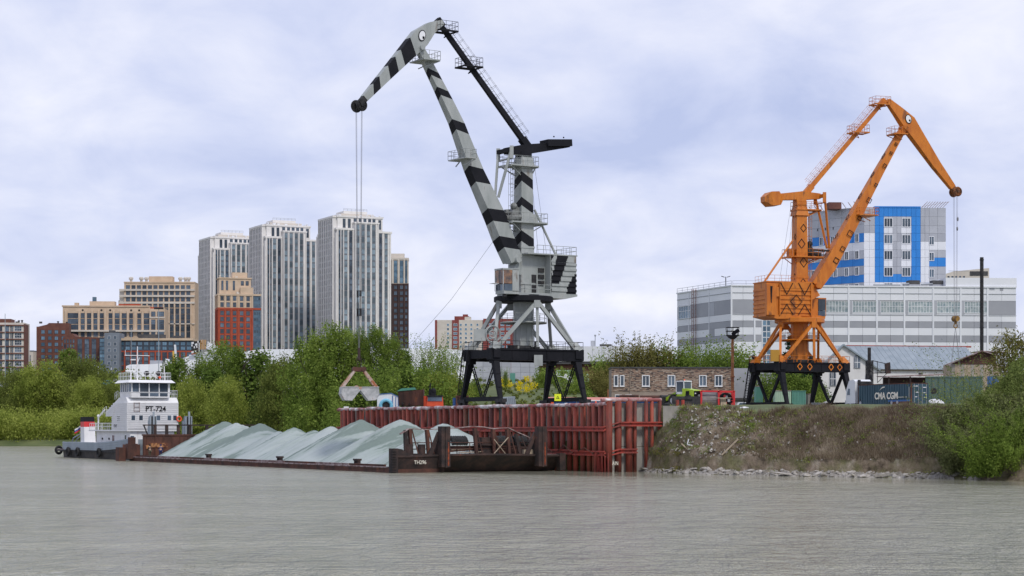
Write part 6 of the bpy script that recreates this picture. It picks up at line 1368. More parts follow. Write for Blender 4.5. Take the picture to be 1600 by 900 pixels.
# roof slope seen from the side: seams every metre
xs_=[Xw(1316)+i*1.02 for i in range(27)]
for i,x in enumerate(xs_[:-1]):
    lo=.0; x1_=xs_[i+1]; f0=max(0,min(1,(x-Xw(1316))/(Xw(1372)-Xw(1316)))); f1=max(0,min(1,(x1_-Xw(1316))/(Xw(1372)-Xw(1316))))
    za=Z(538)+(Z(577)-Z(538))*f0; zb_=Z(538)+(Z(577)-Z(538))*f1; ya,yb=8-8.4*f0,8-8.4*f1
    part('roof_sheet',MB().add([(x+.02,ya,za),(x1_-.02,yb,zb_),(x1_-.02,8,Z(538)),(x+.02,8,Z(538)),(x+.02,ya,za+.12),(x1_-.02,yb,zb_+.12),(x1_-.02,8,Z(538)+.12),(x+.02,8,Z(538)+.12)],[(3,2,1,0),(4,5,6,7),(0,1,5,4),(1,2,6,5),(2,3,7,6),(3,0,4,7)]),M['metal_roof'],B.root)
part('verge',MB().beam((gx0-.8,-.3,Z(579)),(gm_,-.3,Z(538.5)),.5,.25).beam((gm_,-.3,Z(538.5)),(Xw(1374),-.3,Z(578)),.5,.25),M['metal_roof'],B.root)
B.box('ridge','red_beam',Xw(1345),Xw(1545),7.9,8.3,Z(538.5),Z(537)+.1)
for px,zc_,hh in ((1339,566,2.0),(1357,592,1.6),(1301,592,2.4)):
    w_=1.0; x=Xw(px); zc2=Z(zc_); n_=8; pr=[(-w_/2,-hh/2),(w_/2,-hh/2)]+[(w_/2*math.cos(math.pi*i/n_),hh/2-.3+w_/2*math.sin(math.pi*i/n_)) for i in range(n_+1)]
    wdw=part('arched_window',MB().prism([(a*1.25,b*1.1) for a,b in pr],(x,-.1,zc2),(1,0,0),(0,0,1),(0,.15,0)),M['panel_midgrey'],B.root); part('window_pane',MB().prism(pr,(x,-.16,zc2),(1,0,0),(0,0,1),(0,.1,0)),M['glass'],wdw); part('window_bars',MB().box(x-.04,x+.04,-.22,-.1,zc2-hh/2,zc2+hh/2+.1).box(x-w_/2,x+w_/2,-.22,-.1,zc2-.05,zc2+.05).box(x-.3,x-.25,-.22,-.1,zc2-hh/2,zc2+hh/2),M['frame_white'],wdw)
part('wall_lamp',MB().box(Xw(1436),Xw(1442),-.1,.2,Z(584.5),Z(582.5)),M['dark_steel'],B.root); B.done()
# low dark shed roof in front of the workshop, rusty gabled shed, green wagons
B = Bld(1385, 322, GZ, 4, 'low open shed with a dark rusty roof in front of the white workshop', 'shed', name='shed'); s_=3150/322; X=lambda px:(px-1385)/s_
part('roof',MB().hexa([(-.3,-1,B.z(589.5)),(X(1490),-1,B.z(586)),(X(1490),5,B.z(584)),(-.3,5,B.z(588)),(-.3,-1,B.z(588)),(X(1490),-1,B.z(584.5)),(X(1490),5,B.z(582.5)),(-.3,5,B.z(586.5))]),M['rust_light'],B.root); B.box('back_wall','rust_dark',0,X(1488),2,2.3,0,B.z(589)); 
for px in (1386,1420,1455,1487): B.box('post','rust_dark',X(px),X(px)+.2,-.8,-.6,0,B.z(588.5))
B = Bld(1487, 305, GZ, 0, 'small shed with a rusty red gable over weathered boards at the right', 'shed', name='shed'); s_=3150/305; X=lambda px:(px-1487)/s_
for i in range(16): B.box('wall_board','wood' if i%3 else 'concrete',i*.48,i*.48+.46,0,.2,0,B.z(568))
part('gable',MB().prism([(-.3,B.z(569)),(X(1533),B.z(549.5)),(X(1556),B.z(556)),(X(1556),B.z(569))],(0,-.1,0),(1,0,0),(0,0,1),(0,.2,0)),M['rust'],B.root)
part('roof',MB().beam((-1.0,-.2,B.z(570.5)),(X(1533),-.2,B.z(548.5)),1.2,.12).beam((X(1533),-.2,B.z(548.5)),(X(1562),-.2,B.z(557)),1.2,.12).hexa([(X(1532),-.6,B.z(549)),(X(1570),-.6,B.z(551)),(X(1570),7,B.z(551)),(X(1532),7,B.z(549)),(X(1532),-.6,B.z(548)),(X(1570),-.6,B.z(550)),(X(1570),7,B.z(550)),(X(1532),7,B.z(548))]),M['rust_light'],B.root); B.box('wall','wood',.0,7.6,.2,6,0,B.z(569))
# ------------------------------------------------------------------ yard objects
def at(px, Y, z=GZ): return (wx(px, Y), Y, z)
# floodlight mast with basket
o = empty('light_mast', at(1144.5, 300), 'rusty lattice-topped floodlight mast beside the stone-clad office', 'light mast'); Zt = wz(527,300)-GZ
part('pole', MB().tube((0,0,0),(0,0,Zt),.26,12,.2).tube((0,0,Zt*.45),(0,0,Zt*.47),.34,12).tube((0,0,Zt*.8),(0,0,Zt*.82),.32,12), mk('orange_rust_pole',(.20,.07,.035),(.36,.17,.07),(.12,.05,.03),1.2,.85,lo=.4,hi=.6), o)
m = MB(); m.lathe((0,0,Zt-.3),[(.25,0),(.6,.2),(.85,.5),(.8,.55)],8); 
for z in (Zt+.3, Zt+.9, Zt+1.45): m.path([(-.9,-.8,z),(.9,-.8,z),(.9,.8,z),(-.9,.8,z),(-.9,-.8,z)],.045,4)
for x,y in ((-.9,-.8),(0,-.8),(.9,-.8),(.9,.8),(-.9,.8),(0,.8)): m.tube((x*.85,y*.85,Zt+.2),(x,y,Zt+1.45),.045,4)
part('basket', m, M['dark_steel'], o); part('floodlight', MB().beam((-.1,-.6,Zt+.35),(.7,-.8,Zt+1.0),.45,.5).tube((.5,-.8,Zt+.8),(.85,-.9,Zt+1.05),.3,8), M['paint_black'], o)
# pair-armed lamp on the factory roof and street lamps on the left
o = empty('roof_lamp', at(1134, 500, wz(447,500)), 'T-shaped double lamp post on the left corner of the factory roof', 'lamp')
part('pole', MB().tube((0,0,-.5),(0,0,2.3),.12,6), M['dark_steel'], o)
for s in (-1,1): part('lamp_head', MB().beam((s*.3,0,2.2),(s*1.1,0,2.45),.5,.14), M['dark_steel'], o)
for i,(px,Yl,yt,yb,lab) in enumerate(((153.5,640,573,610,'single curved street lamp between the grey block and the arena'),(248,560,482,600,'tall grey lighting mast rising behind the tug wheelhouse'),(205,700,512,600,'dark slim lighting mast in front of the grey block'),(17,620,575,600,'white lamp post low at the left edge'),(8,640,490,600,'very tall thin mast at the left edge of the photo'),(174,660,574,604,'short white post by the road above the willows'),(448,640,549,580,'pale curved street lamp in front of the arena wall'))):
    z0_ = ground(wx(px,Yl),Yl)-1; o = empty('street_lamp', (wx(px,Yl),Yl,z0_), lab, 'lamp post'); zt_ = wz(yt,Yl)-z0_
    part('pole', MB().tube((0,0,0),(0,0,zt_),.16 if i in (1,) else .12,8,.09), M['grey_paint'] if i in (1,2,4) else M['panel_white'], o)
    if i in (0,6): part('lamp_arm', MB().path([(0,0,zt_),(.4*(1 if i else -1),0,zt_+.3),(1.3*(1 if i else -1),0,zt_+.35)],.07,5), M['panel_white'], o)
    if i == 1: part('lamp_head', MB().box(-1.3,1.3,-.3,.3,zt_-.2,zt_+.3), M['dark_steel'], o)
# cars on the high road at the left
for i,(px,mm_,lab) in enumerate(((168.5,'light_blue','light blue van parked on the road above the left bank'),(183.5,'panel_white','white van parked beside the light blue one above the left bank'),(5.5,'panel_white','white car on the road at the far left edge'),(1163,'panel_white','white car parked beyond the red tank frame'))):
    Yc = 600 if i < 3 else 330; zc_ = ground(wx(px,Yc),Yc)-.1 if i < 3 else GZ; py_ = (603,603,607,640)[i]; zc_ = max(zc_, wz(py_,Yc)) if i < 3 else GZ
    o = empty('parked_car', (wx(px,Yc),Yc,zc_), lab, 'car'); L2 = 1.9
    part('body', MB().prism([(-L2,.35),(-L2,1.0),(-1.3,1.05),(-.9,1.6 if i!=1 else 2.1),(.9,1.6 if i!=1 else 2.1),(1.5,1.05),(L2,.9),(L2,.35)],(0,-.85,0),(1,0,0),(0,0,1),(0,1.7,0)), M[mm_], o)
    part('window', MB().prism([(-1.1,1.1),(-.8,1.5),(.8,1.5),(1.2,1.1)],(0,-.88,0),(1,0,0),(0,0,1),(0,1.76,0)), M['glass'], o)
    for x in (-1.15,1.15): part('wheel', MB().tube((x,-.9,.33),(x,.9,.33),.33,12), M['tyre'], o)
part('guard_rail_', MB().box(0,1,0,1,0,1), M['white']).name = 'x'; bpy.data.objects.remove(bpy.data.objects['x'])
o = part('guard_rail', MB().beam((wx(164,600),600,wz(601,600)),(wx(200,600),600,wz(601,600)),.1,.35), M['panel_white']); tag(o, 'white guard rail along the road above the willows', 'guard rail')
# fence strip seen at the left road
# excavated yard machines on the quay, left of the grey crane
o = empty('dump_truck', at(655, 262), 'dump truck with a rusty high-sided body, green cover and orange-red cab', 'truck'); k_ = 262/3150
X = lambda px: (px-655)*k_; Z = lambda py: wz(py,262)-GZ
m = MB(); m.hexa([(X(623),-.3,Z(634)),(X(662),-1.2,Z(634)),(X(662),1.3,Z(634)),(X(623),1.6,Z(634)),(X(622),-.3,Z(612)),(X(662),-1.2,Z(609)),(X(662),1.3,Z(609)),(X(622),1.6,Z(612))])
for i in range(6): x=X(625+i*6.5); y=-.35-(i*6.5/39)*.9; m.beam((x,y,Z(634)),(x,y,Z(611)),.1,.12)
m.box(X(661),X(662.5),-1.3,1.3,Z(634),Z(608)); part('tipper_body', m, M['rust'], o)
part('green_cover', MB().hexa([(X(620),-.4,Z(611.5)),(X(650),-1,Z(609)),(X(650),1.2,Z(609)),(X(620),1.6,Z(611.5)),(X(627),0,Z(607)),(X(648),-.4,Z(605.5)),(X(648),.8,Z(605.5)),(X(627),.8,Z(607))]), M['green_roof'], o)
part('cab', MB().hexa([(X(667),-1.25,Z(635)),(X(693),-1.25,Z(635)),(X(693),.8,Z(635)),(X(667),.8,Z(635)),(X(668),-1.15,Z(619)),(X(692),-1.15,Z(619)),(X(691.5),.7,Z(619)),(X(668),.7,Z(619))]).box(X(662),X(667),-1.0,.8,Z(635),Z(619)), M['orange_red'], o)
part('windscreen', MB().hexa([(X(668.5),-1.29,Z(627)),(X(691.5),-1.29,Z(627)),(X(691.5),-1.2,Z(627)),(X(668.5),-1.2,Z(627)),(X(669),-1.2,Z(620)),(X(691),-1.2,Z(620)),(X(691),-1.1,Z(620)),(X(669),-1.1,Z(620))]), M['glass'], o)
part('roof_visor', MB().box(X(667.5),X(692.5),-1.35,.7,Z(620),Z(617.8)), M['dark_steel'], o)
for x in (X(670),X(690),X(630),X(640)): part('wheel', MB().tube((x-.15,0,.5),(x+.15,0,.5),.5,14).tube((x,-1.2,.5),(x,1.2,.5),.1,6), M['tyre'], o)
# knuckle boom behind the truck
o = empty('loader_arm_machine', at(676, 272), 'black folded grab arm standing up behind the orange-red truck cab', 'loader'); k_=272/3150; X=lambda px:(px-676)*k_; Z=lambda py: wz(py,272)-GZ
part('boom', MB().beam((X(672),0,Z(640)),(X(671.5),0,Z(607)),.4,.4,.25,.25).beam((X(671.5),0,Z(606)),(X(673),0,Z(598.5)),.25,.25,.12,.12), M['paint_black'], o)
part('stick', MB().beam((X(674.5),0.1,Z(608)),(X(679),0.1,Z(618)),.3,.3), M['paint_black'], o); part('grapple', MB().box(X(673),X(681),-.3,.3,Z(620),Z(612)).ball((X(677),0,Z(611)),.4,8,5), M['paint_black'], o); part('base', MB().box(X(668),X(682),-.8,.8,0,1.2), M['dark_steel'], o)
# white cabin with blue ring
o = empty('site_cabin', at(607, 268), 'white rounded machine hood with blue edging and a light blue ring opening', 'machine'); k_=268/3150; X=lambda px:(px-607)*k_; Z=lambda py: wz(py,268)-GZ
m = MB(); pr=[(X(590),Z(637)),(X(590),Z(620)),(X(594),Z(616)),(X(612),Z(614.5)),(X(623),Z(620)),(X(623),Z(637))]; m.prism(pr,(0,-.9,0),(1,0,0),(0,0,1),(0,1.8,0)); part('hood', m, M['panel_white'], o)
m = MB()
for a,b in zip(pr[1:-1],pr[2:]): m.beam((a[0],-.93,a[1]),(b[0],-.93,b[1]),.08,.12,up=(0,1,0))
m.beam((X(614),-.93,Z(637)),(X(614),-.93,Z(618)),.1,.1,up=(0,1,0)); m.beam((X(619),-.93,Z(637)),(X(619),-.93,Z(620)),.08,.08,up=(0,1,0)); part('blue_edge', m, M['blue_paint'], o)
part('ring', MB().torus((X(604),-1.05,Z(634)),(0,1,0),.72,.22,18,8,0,math.pi*2), M['light_blue'], o); part('opening', MB().tube((X(604),-1.0,Z(634)),(X(604),-.92,Z(634)),.55,16), M['dark_steel'], o)
o = part('sign_board', MB().box(-.33,.33,-.04,.04,.0,.42).box(-.03,.03,0,.04,-.4,0), M['white']); o.location=(wx(541,270.5),270.5,wz(640,270.5)); tag(o,'small white board with grey lettering on the left end of the quay wall','sign')
text('=====', .3, o, (0,-.06,.2), (R(90),0,0), M['panel_grey'], 'printed_lines') if False else None
# small things under the grey crane
o = empty('steel_skip', at(797,262), 'tilted grey-blue corrugated steel skip under the left legs of the grey crane', 'skip'); k_=262/3150
for i in range(7): part('side_rib', MB().beam((-.7+i*.24,-.6,.2+i*.03),(-.85+i*.24,-.6,1.35+i*.02),.14,.08), M['grey_paint'], o)
part('shell', MB().hexa([(-.7,-.55,.1),(.8,-.55,.3),(.8,.6,.3),(-.7,.6,.1),(-.95,-.55,1.4),(.6,-.55,1.5),(.6,.6,1.5),(-.95,.6,1.4)]), M['grey_paint'], o)
for i,(px,mm_,lab,sz) in enumerate(((711,'blue_paint','small blue barrel left of the grey crane legs',(.5,.9)),(722,'rust','rusty square tank beside the left leg of the grey crane',(.9,1.1)),(787,'orange_red','small orange cone at the foot of the grey crane leg',(.3,.6)),(931,'orange_red','small orange cone by the blue trough body',(.35,.55)))):
    Yo = 262 if i<2 else (240 if i==2 else 236); m = MB()
    if i==0: m.tube((0,0,0),(0,0,sz[1]+.4),sz[0]*.6,12).torus((0,0,.5),(0,0,1),.31,.03,12,4)
    elif i==1: m.box(-.8,.8,-.6,.6,.2,1.5).box(-.85,.85,-.65,.65,1.4,1.6).box(-.6,-.4,-.5,.5,0,.2).box(.4,.6,-.5,.5,0,.2)
    else: m.lathe((0,0,0),[(.3,0),(.3,.05),(.2,.08),(.05,sz[1])],10)
    o = part(('barrel','steel_tank','traffic_cone','traffic_cone')[i], m, M[mm_]); o.location = at(px,Yo); tag(o,lab,('barrel','tank','cone','cone')[i])
sg = empty('warning_sign', at(871.5,233), 'square yellow sign with a black triangle hung low on the right crane legs', 'sign'); zc_=wz(621,233)-GZ
part('board', MB().box(-.38,.38,-.02,.02,zc_-.4,zc_+.4), M['yellow'], sg)
m=MB(); m.prism([(-.2,-.16),(.2,-.16),(0,.2)],(0,-.035,zc_),(1,0,0),(0,0,1),(0,.01,0)); part('triangle', m, M['paint_black'], sg); part('post', MB().box(-.03,.03,.02,.06,0,zc_), M['dark_steel'], sg)
m=MB(); m.prism([(-.09,-.10),(.09,-.10),(0,.10)],(0,-.045,zc_),(1,0,0),(0,0,1),(0,.005,0)); part('triangle_centre', m, M['yellow'], sg)
# blue trough body with salmon lining along the quay corner
o = empty('trough_wagon', at(940,250), 'long blue open trough body with a faded salmon cover behind the quay corner', 'wagon'); k_=250/3150; X=lambda px:(px-940)*k_; Z=lambda py: wz(py,250)-GZ
for a,b in zip(range(865,1028,18),range(883,1046,18)): part('side_panel', MB().box(X(a)+.03,X(min(b,1028))-.03,-.1,.1,Z(640),Z(626.5)), M['blue_paint'], o)
part('top_cover', MB().hexa([(X(855),-.2,Z(627)),(X(1028),-.2,Z(626.5)),(X(1020),2.8,Z(622)),(X(855),2.8,Z(621)),(X(855),-.2,Z(625.5)),(X(1028),-.2,Z(625)),(X(1020),2.8,Z(620.8)),(X(855),2.8,Z(619.8))]), M['salmon'], o)
part('top_rim', MB().beam((X(865),-.25,Z(626.3)),(X(1029),-.25,Z(625.8)),.12,.12), M['frame_white'], o); part('end_panel', MB().box(X(853),X(865),-.2,.4,Z(634),Z(622)), M['orange_red'], o)
o = part('slender_post', MB().tube((0,0,0),(0,0,1.9),.05,6), mk('orange_brown',(.4,.15,.08),rough=.8)); o.location=at(950,236); tag(o,'thin orange-brown post standing by the blue trough body','post')
for i,(px0,px1,py,lab) in enumerate(((968,998,619,'rusty pipe lying below the office windows, left one'),(1000,1040,620.5,'long brown pipe lying below the office, right one'))):
    o = part('steel_pipe', MB().tube((wx(px0,318),318,wz(py,318)),(wx(px1,318),318,wz(py,318)),.28 if i else .22,10).box(wx(px0+2,318),wx(px0+6,318),317.8,318.2,GZ,wz(py+1,318)).box(wx(px1-6,318),wx(px1-2,318),317.8,318.2,GZ,wz(py+1,318)), M['rust']); tag(o,lab,'pipe')
# wheel loader
o = empty('wheel_loader', at(1072,242), 'lime green wheel loader with a glazed cab and dark bucket', 'loader', R(-48)); o.scale=(.86,.86,.9); Lm=M['lime']
part('rear_body', MB().hexa([(.2,-1.0,1.0),(2.3,-.95,1.0),(2.3,.95,1.0),(.2,1.0,1.0),(.2,-1.0,2.35),(2.2,-.9,2.1),(2.2,.9,2.1),(.2,1.0,2.35)]).box(-1.2,.3,-.9,.9,.9,1.6), Lm, o)
part('engine_grille', MB().box(2.3,2.42,-.85,.85,1.0,2.0).box(.9,1.5,-1.04,-.98,1.3,2.0), M['paint_black'], o)
m=MB()
for y in (-.85,.65): m.box(2.42,2.46,y,y+.25,1.6,1.75)
part('rear_lamp', m, M['frame_white'], o)
part('badge', MB().tube((2.42,0,1.35),(2.47,0,1.35),.2,12), M['frame_white'], o)
cbn = part('cab', MB().box(-1.2,.35,-.8,.8,3.25,3.4).beam((-1.15,-.75,1.6),(-1.15,-.75,3.3),.1,.1).beam((.3,-.75,1.9),(.25,-.75,3.3),.1,.1).beam((-1.15,.75,1.6),(-1.15,.75,3.3),.1,.1).beam((.3,.75,1.9),(.25,.75,3.3),.1,.1).box(-1.2,.35,-.8,.8,1.5,1.9), M['panel_white'], o)
part('cab_glass', MB().box(-1.12,.25,-.74,.74,1.9,3.25), M['glass'], cbn); part('beacon', MB().tube((-.3,0,3.4),(-.3,0,3.6),.09,8), M['orange_red'], cbn)
for x in (-1.5,1.4):
    for y in (-1.25,.75): wmo=part('wheel', MB().tube((x,y,.75),(x,y+.5,.75),.75,20), M['tyre'], o); part('rim', MB().tube((x,y-.02,.75),(x,y+.52,.75),.36,14), M['panel_midgrey'], wmo)
part('mudguard', MB().box(-2.3,-.9,-1.2,-.7,1.5,1.6).box(-2.3,-.9,.7,1.2,1.5,1.6), M['dark_steel'], o)
part('lift_arm', MB().beam((-1.4,-.5,1.7),(-3.4,-.5,.9),.25,.45).beam((-1.4,.5,1.7),(-3.4,.5,.9),.25,.45), Lm, o)
part('bucket', MB().prism([(-3.3,.1),(-3.3,1.3),(-3.7,1.5),(-3.9,.9),(-4.6,.2),(-4.5,.1)],(0,-1.4,0),(1,0,0),(0,0,1),(0,2.8,0)), M['dark_steel'], o)
o = part('loader_blade', MB().hexa([(-1.6,-.4,0),(1.6,-.4,0),(1.6,.6,0),(-1.6,.6,0),(-1.6,-.2,1.0),(1.6,-.2,1.0),(1.6,.3,1.0),(-1.6,.3,1.0)]).box(-.9,.7,-.45,-.35,.65,.75), M['dark_steel']); o.location=at(1072,231); tag(o,'dark steel front blade of the lime green loader','blade')  # front attachment of the wheel loader, built as a separate object
# small white box trailer
o = empty('white_kiosk', at(1086,250), 'small white wedge-topped generator box between the loader and the red tank frame', 'generator'); k_=250/3150; X=lambda px:(px-1086)*k_; Z=lambda py: wz(py,250)-GZ
part('body', MB().hexa([(X(1074),-.5,Z(638)),(X(1094),-.5,Z(638)),(X(1094),1,Z(638)),(X(1074),1,Z(638)),(X(1075.5),-.5,Z(614)),(X(1093.5),-.5,Z(612)),(X(1093.5),1,Z(612)),(X(1075.5),1,Z(614))]), M['panel_white'], o)
part('frame', MB().beam((X(1072),-.6,Z(611.5)),(X(1094),-.6,Z(610)),.12,.16).beam((X(1094),-.6,Z(610)),(X(1094.5),-.6,Z(640)),.14,.14), M['panel_midgrey'], o); part('label_plate', MB().box(X(1079),X(1083),-.53,-.5,Z(621),Z(617.5)), M['panel_midgrey'], o); part('red_line', MB().box(X(1076),X(1090),-.53,-.5,Z(615.4),Z(614.8)), M['red_paint'], o)
# tank in a red frame
o = empty('tank_container', at(1120,240), 'dark cylindrical tank in a bright red box frame', 'tank container'); k_=240/3150; X=lambda px:(px-1120)*k_; Z=lambda py: wz(py,240)-GZ
x0_,xm_,x1_=X(1094.5),X(1121.5),X(1145.5); zb_,zt_=Z(638),Z(611.5); m=MB(); tt=.2
for y in (-1.1,1.1):
    for x in (x0_,xm_,x1_): m.beam((x,y,zb_),(x,y,zt_),tt,tt)
    m.beam((x0_,y,zt_),(x1_,y,zt_-.05),tt,tt); m.beam((x0_,y,zb_+.1),(x1_,y,zb_+.1),tt,tt)
for x in (x0_,xm_,x1_): m.beam((x,-1.1,zt_),(x,1.1,zt_),tt*.8,tt*.8)
for a,b in (((xm_,zt_-.5),(xm_+.5,zt_)),((x1_-.5,zt_),(x1_,zt_-.5))): m.beam((a[0],-1.1,a[1]),(b[0],-1.1,b[1]),.14,.14)
for i in range(5): m.beam((x1_-.35,-1.12,zb_+.25+i*.33),(x1_,-1.12,zb_+.25+i*.33),.06,.06)
part('frame', m, M['red_paint'], o); part('tank', MB().tube((x0_+.1,0,(zb_+zt_)/2),(xm_-.05,0,(zb_+zt_)/2),.92,20), mk('tank_grey',(.10,.09,.09),(.28,.25,.24),(.4,.12,.06),1.2,.5,st=(.3,1,1)), o)
part('tank_end', MB().tube((xm_+.9,-.5,(zb_+zt_)/2),(xm_+.9,.5,(zb_+zt_)/2),.85,20), M['paint_black'], o)
m=MB()
for x,z,mm2 in ((.35,.9,0),(.8,1.15,0),(1.1,.75,0),(.5,.45,0)): m.box(xm_+x,xm_+x+.3,-.75,-.5,zb_+z,zb_+z+.35)
part('valve_box', m, M['panel_midgrey'], o); part('red_valve', MB().tube((xm_+.75,-.8,zb_+1.45),(xm_+.75,-.55,zb_+1.45),.14,10).box(xm_+.5,xm_+1,-.8,-.55,zb_+.55,zb_+.75), M['red_paint'], o)
o = part('wood_panel', MB().hexa([(-.5,0,-.3),(.2,0,-.3),(.2,.1,-.3),(-.5,.1,-.3),(-.6,.5,1.1),(.05,.5,1.1),(.05,.6,1.1),(-.6,.6,1.1)]).box(-1.1,.6,-.05,.3,1.0,1.08), M['wood']); o.location=at(1134,232,7.0); tag(o,'pale wooden pallet board leaning in front of the red tank frame','board')
# low grey sheds right of the office
o = empty('low_shed', at(1148,350), 'low grey flat-roofed shed between the office and the orange crane legs', 'shed')
part('wall', MB().box(0,3.4,0,4,0,2.2), M['panel_midgrey'], o); part('roof', MB().box(-.2,3.6,-.3,4.2,2.2,2.6), M['roof_dark'], o); part('upper_wall', MB().box(-.2,2.9,1,4,2.6,7.8), M['panel_midgrey'], o)
# green container boxes behind orange crane
for i,(pxa,pxb,ya,yb,mm_,Yq,lab) in enumerate(((1211,1236,611,640,'pale_green','','pale green rusty-edged container behind the orange crane legs'),(1237,1259,611.5,640,'container_green','','bright green corrugated container right of the pale green one'),(1262,1273,616,640,'concrete','','short weathered grey panel stack beside the green container'),(1181,1192,604,640,'container_green','','green booth seen between the left legs of the orange crane'))):
    Yq=312+i; k_=Yq/3150; w_=(pxb-pxa)*k_; h=wz(ya,Yq)-GZ; o=empty('storage_container' if i<3 else 'booth',at(pxa,Yq),lab,'container' if i!=2 else 'panel stack'); 
    part('body',MB().box(0,w_,0,2.4,0,h),M[mm_],o); n_=9
    for j in range(n_): part('rib',MB().box(w_*(j+.15)/n_,w_*(j+.6)/n_,-.07,0,.12,h-.12),M[mm_],o)
    part('top_rail',MB().box(-.05,w_+.05,-.1,2.4,h,h+.1),M['rust_light' if i!=1 else 'container_green'],o)
# logs and tarps
for i in range(9):
    o=part('log',MB().tube((0,0,0),(rnd.uniform(1.4,2.2),rnd.uniform(-.4,.4),rnd.uniform(-.1,.2)),.17,8),mk('log_wood',(.42,.24,.10),(.55,.38,.2),scale=3,rough=.9) if i==0 else bpy.data.materials['log_wood']); o.location=at(1286+(i%5)*6,300+i*.4,GZ+.2+.33*(i//3)); tag(o,'yellow-brown log in the pile behind the right legs of the orange crane','log','logs piled by the white truck')
o=part('white_bag',MB().ball((0,0,.5),.95,14,8,.75).ball((.7,.2,.35),.6,12,6,.7),M['tarp']); o.location=at(1292,290); tag(o,'bulging white big bag beside the right legs of the orange crane','bag')
o=part('grey_crate',MB().box(-.95,.95,-.5,.5,0,.95).box(-1.0,1.0,-.55,.55,.85,1.0),M['grey_paint']); o.location=at(1279.5,288); tag(o,'plain grey-blue crate left of the white big bag','crate')
m=MB(); 
for i in range(10):
    a=-2.2+i*.45; m.hexa([(a,-1,.0),(a+.42,-1,0),(a+.42,.9,0),(a,.9,0),(a,-1,.16+.08*math.sin(i*2)),(a+.42,-1,.16+.08*math.sin(i*2+1)),(a+.42,.9,.3),(a,.9,.3)])
o=part('tarpaulin',m,M['tarp']); o.location=at(1290,262); tag(o,'pale tarpaulin spread on the ground before the orange crane','tarpaulin')
o=part('rubble_heap',MB().ball((0,0,0),1.3,9,5,.45).ball((1.2,0,0),1.0,8,5,.4).ball((-1.2,.2,0),.8,8,5,.4),M['tarp']); o.scale=(.55,.55,.7); o.location=at(1163,222,6.55); tag(o,'pale rubble heap below the white car at the slope crest','rubble heap')
# container on its truck
ca=Vector((-math.cos(R(68.5)),math.sin(R(68.5)),0)); Yc=244.; corner=Vector((wx(1424,Yc),Yc,0))
zb_=wz(634,Yc); hh=wz(598,Yc)-zb_
ct=empty('shipping_container',(corner.x,corner.y,zb_),'dark teal shipping container lettered CMA CGM standing on the bank crest','shipping container',math.atan2(ca.y,ca.x))
part('floor_frame',MB().box(0,12.2,-2.44,0,0,.15).box(0,12.2,-2.44,0,hh-.12,hh),M['rust'],ct)
m=MB(); n_=42
for i in range(n_):
    a=.15+i*(11.9/n_); d_=.05 if i%2 else .0; m.box(a,a+11.9/n_,-.12,-.04+d_,.15,hh-.12)
part('corrugated_side',m,M['container'],ct)
part('corner_post',MB().box(0,.15,-.15,.03,0,hh+.02),M['rust'],ct); part('corner_post',MB().box(12.05,12.2,-.15,.03,0,hh+.02),M['rust'],ct); part('corner_post',MB().box(-.02,.13,-2.46,-2.31,0,hh+.02),M['container'],ct)
part('back_side',MB().box(0,12.2,-2.44,-2.38,.1,hh-.1),M['container'],ct)
for k in range(2):
    d2=part('door',MB().box(0,.06,-2.3+k*1.12,-2.3+k*1.12+1.08,.15,hh-.12),M['container'],ct)
    for j in range(2): part('lock_bar',MB().tube((-.06,-2.1+k*1.12+j*.6,.15),(-.06,-2.1+k*1.12+j*.6,hh-.12),.03,6),M['panel_midgrey'],d2)
    for z in (.6,1.1,1.6,2.1): part('door_rib',MB().box(-.03,0,-2.25+k*1.12,-1.27+k*1.12,z,z+.08),M['container'],d2)
m=MB()
for y,z,w_ in ((-2.1,2.2,.45),(-.9,2.35,.6),(-2.0,1.55,.3),(-.95,1.6,.35),(-1.9,1.0,.2),(-.8,1.05,.3)): m.box(-.045,-.035,y,y+w_,z,z+.09)
part('door_marking',m,M['frame_white'],ct); part('door_marking',MB().box(-.045,-.035,-2.15,-2.0,1.3,1.45).box(-.045,-.035,-2.15,-2.0,.95,1.1),M['yellow'],ct)
text('CMA CGM',1.15,ct,(5.6,.035,1.25),(R(90),0,R(180)),M['cream_text'],'lettering',ext=.01,bold=.035,sx=1.0)
part('white_swoosh',MB().prism([(0,0),(.7,.45),(1.3,.5),(1.2,.35),(.7,.3)],(7.2,.03,1.95),(-1,0,0),(0,0,1),(0,.015,0)),M['cream_text'],ct); part('white_line',MB().box(.9,4.0,.03,.045,1.05,1.11).box(.4,.46,.03,.045,.9,2.3),M['cream_text'],ct); part('faded_blue_band',MB().box(.2,5.2,.012,.03,.55,.75),M['blue_paint'],ct)
part('drip_rust',MB().box(.3,4.4,.012,.028,.16,.55),M['rust'],ct)
tk=empty('lorry',(corner.x+ca.x*13.9,corner.y+ca.y*13.9,GZ),'white lorry tractor unit at the left end of the teal container','lorry',math.atan2(ca.y,ca.x)); 
m=MB(); m.prism([(-1.0,.5),(-1.0,3.3),(-.6,3.55),(.5,3.4),(1.15,2.3),(1.3,.5)],(0,-2.35,0),(1,0,0),(0,0,1),(0,2.4,0)); part('cab',m,M['panel_white'],tk)
part('windscreen',MB().hexa([(1.2,-2.2,1.65),(1.25,-2.2,1.65),(1.25,-.1,1.65),(1.2,-.1,1.65),(.85,-2.2,2.75),(.9,-2.2,2.75),(.9,-.1,2.75),(.85,-.1,2.75)]),M['glass'],tk); part('side_window',MB().prism([(.25,1.6),(.95,1.6),(.65,2.4),(.25,2.4)],(0,.06,0),(1,0,0),(0,0,1),(0,.03,0)),M['glass'],tk)
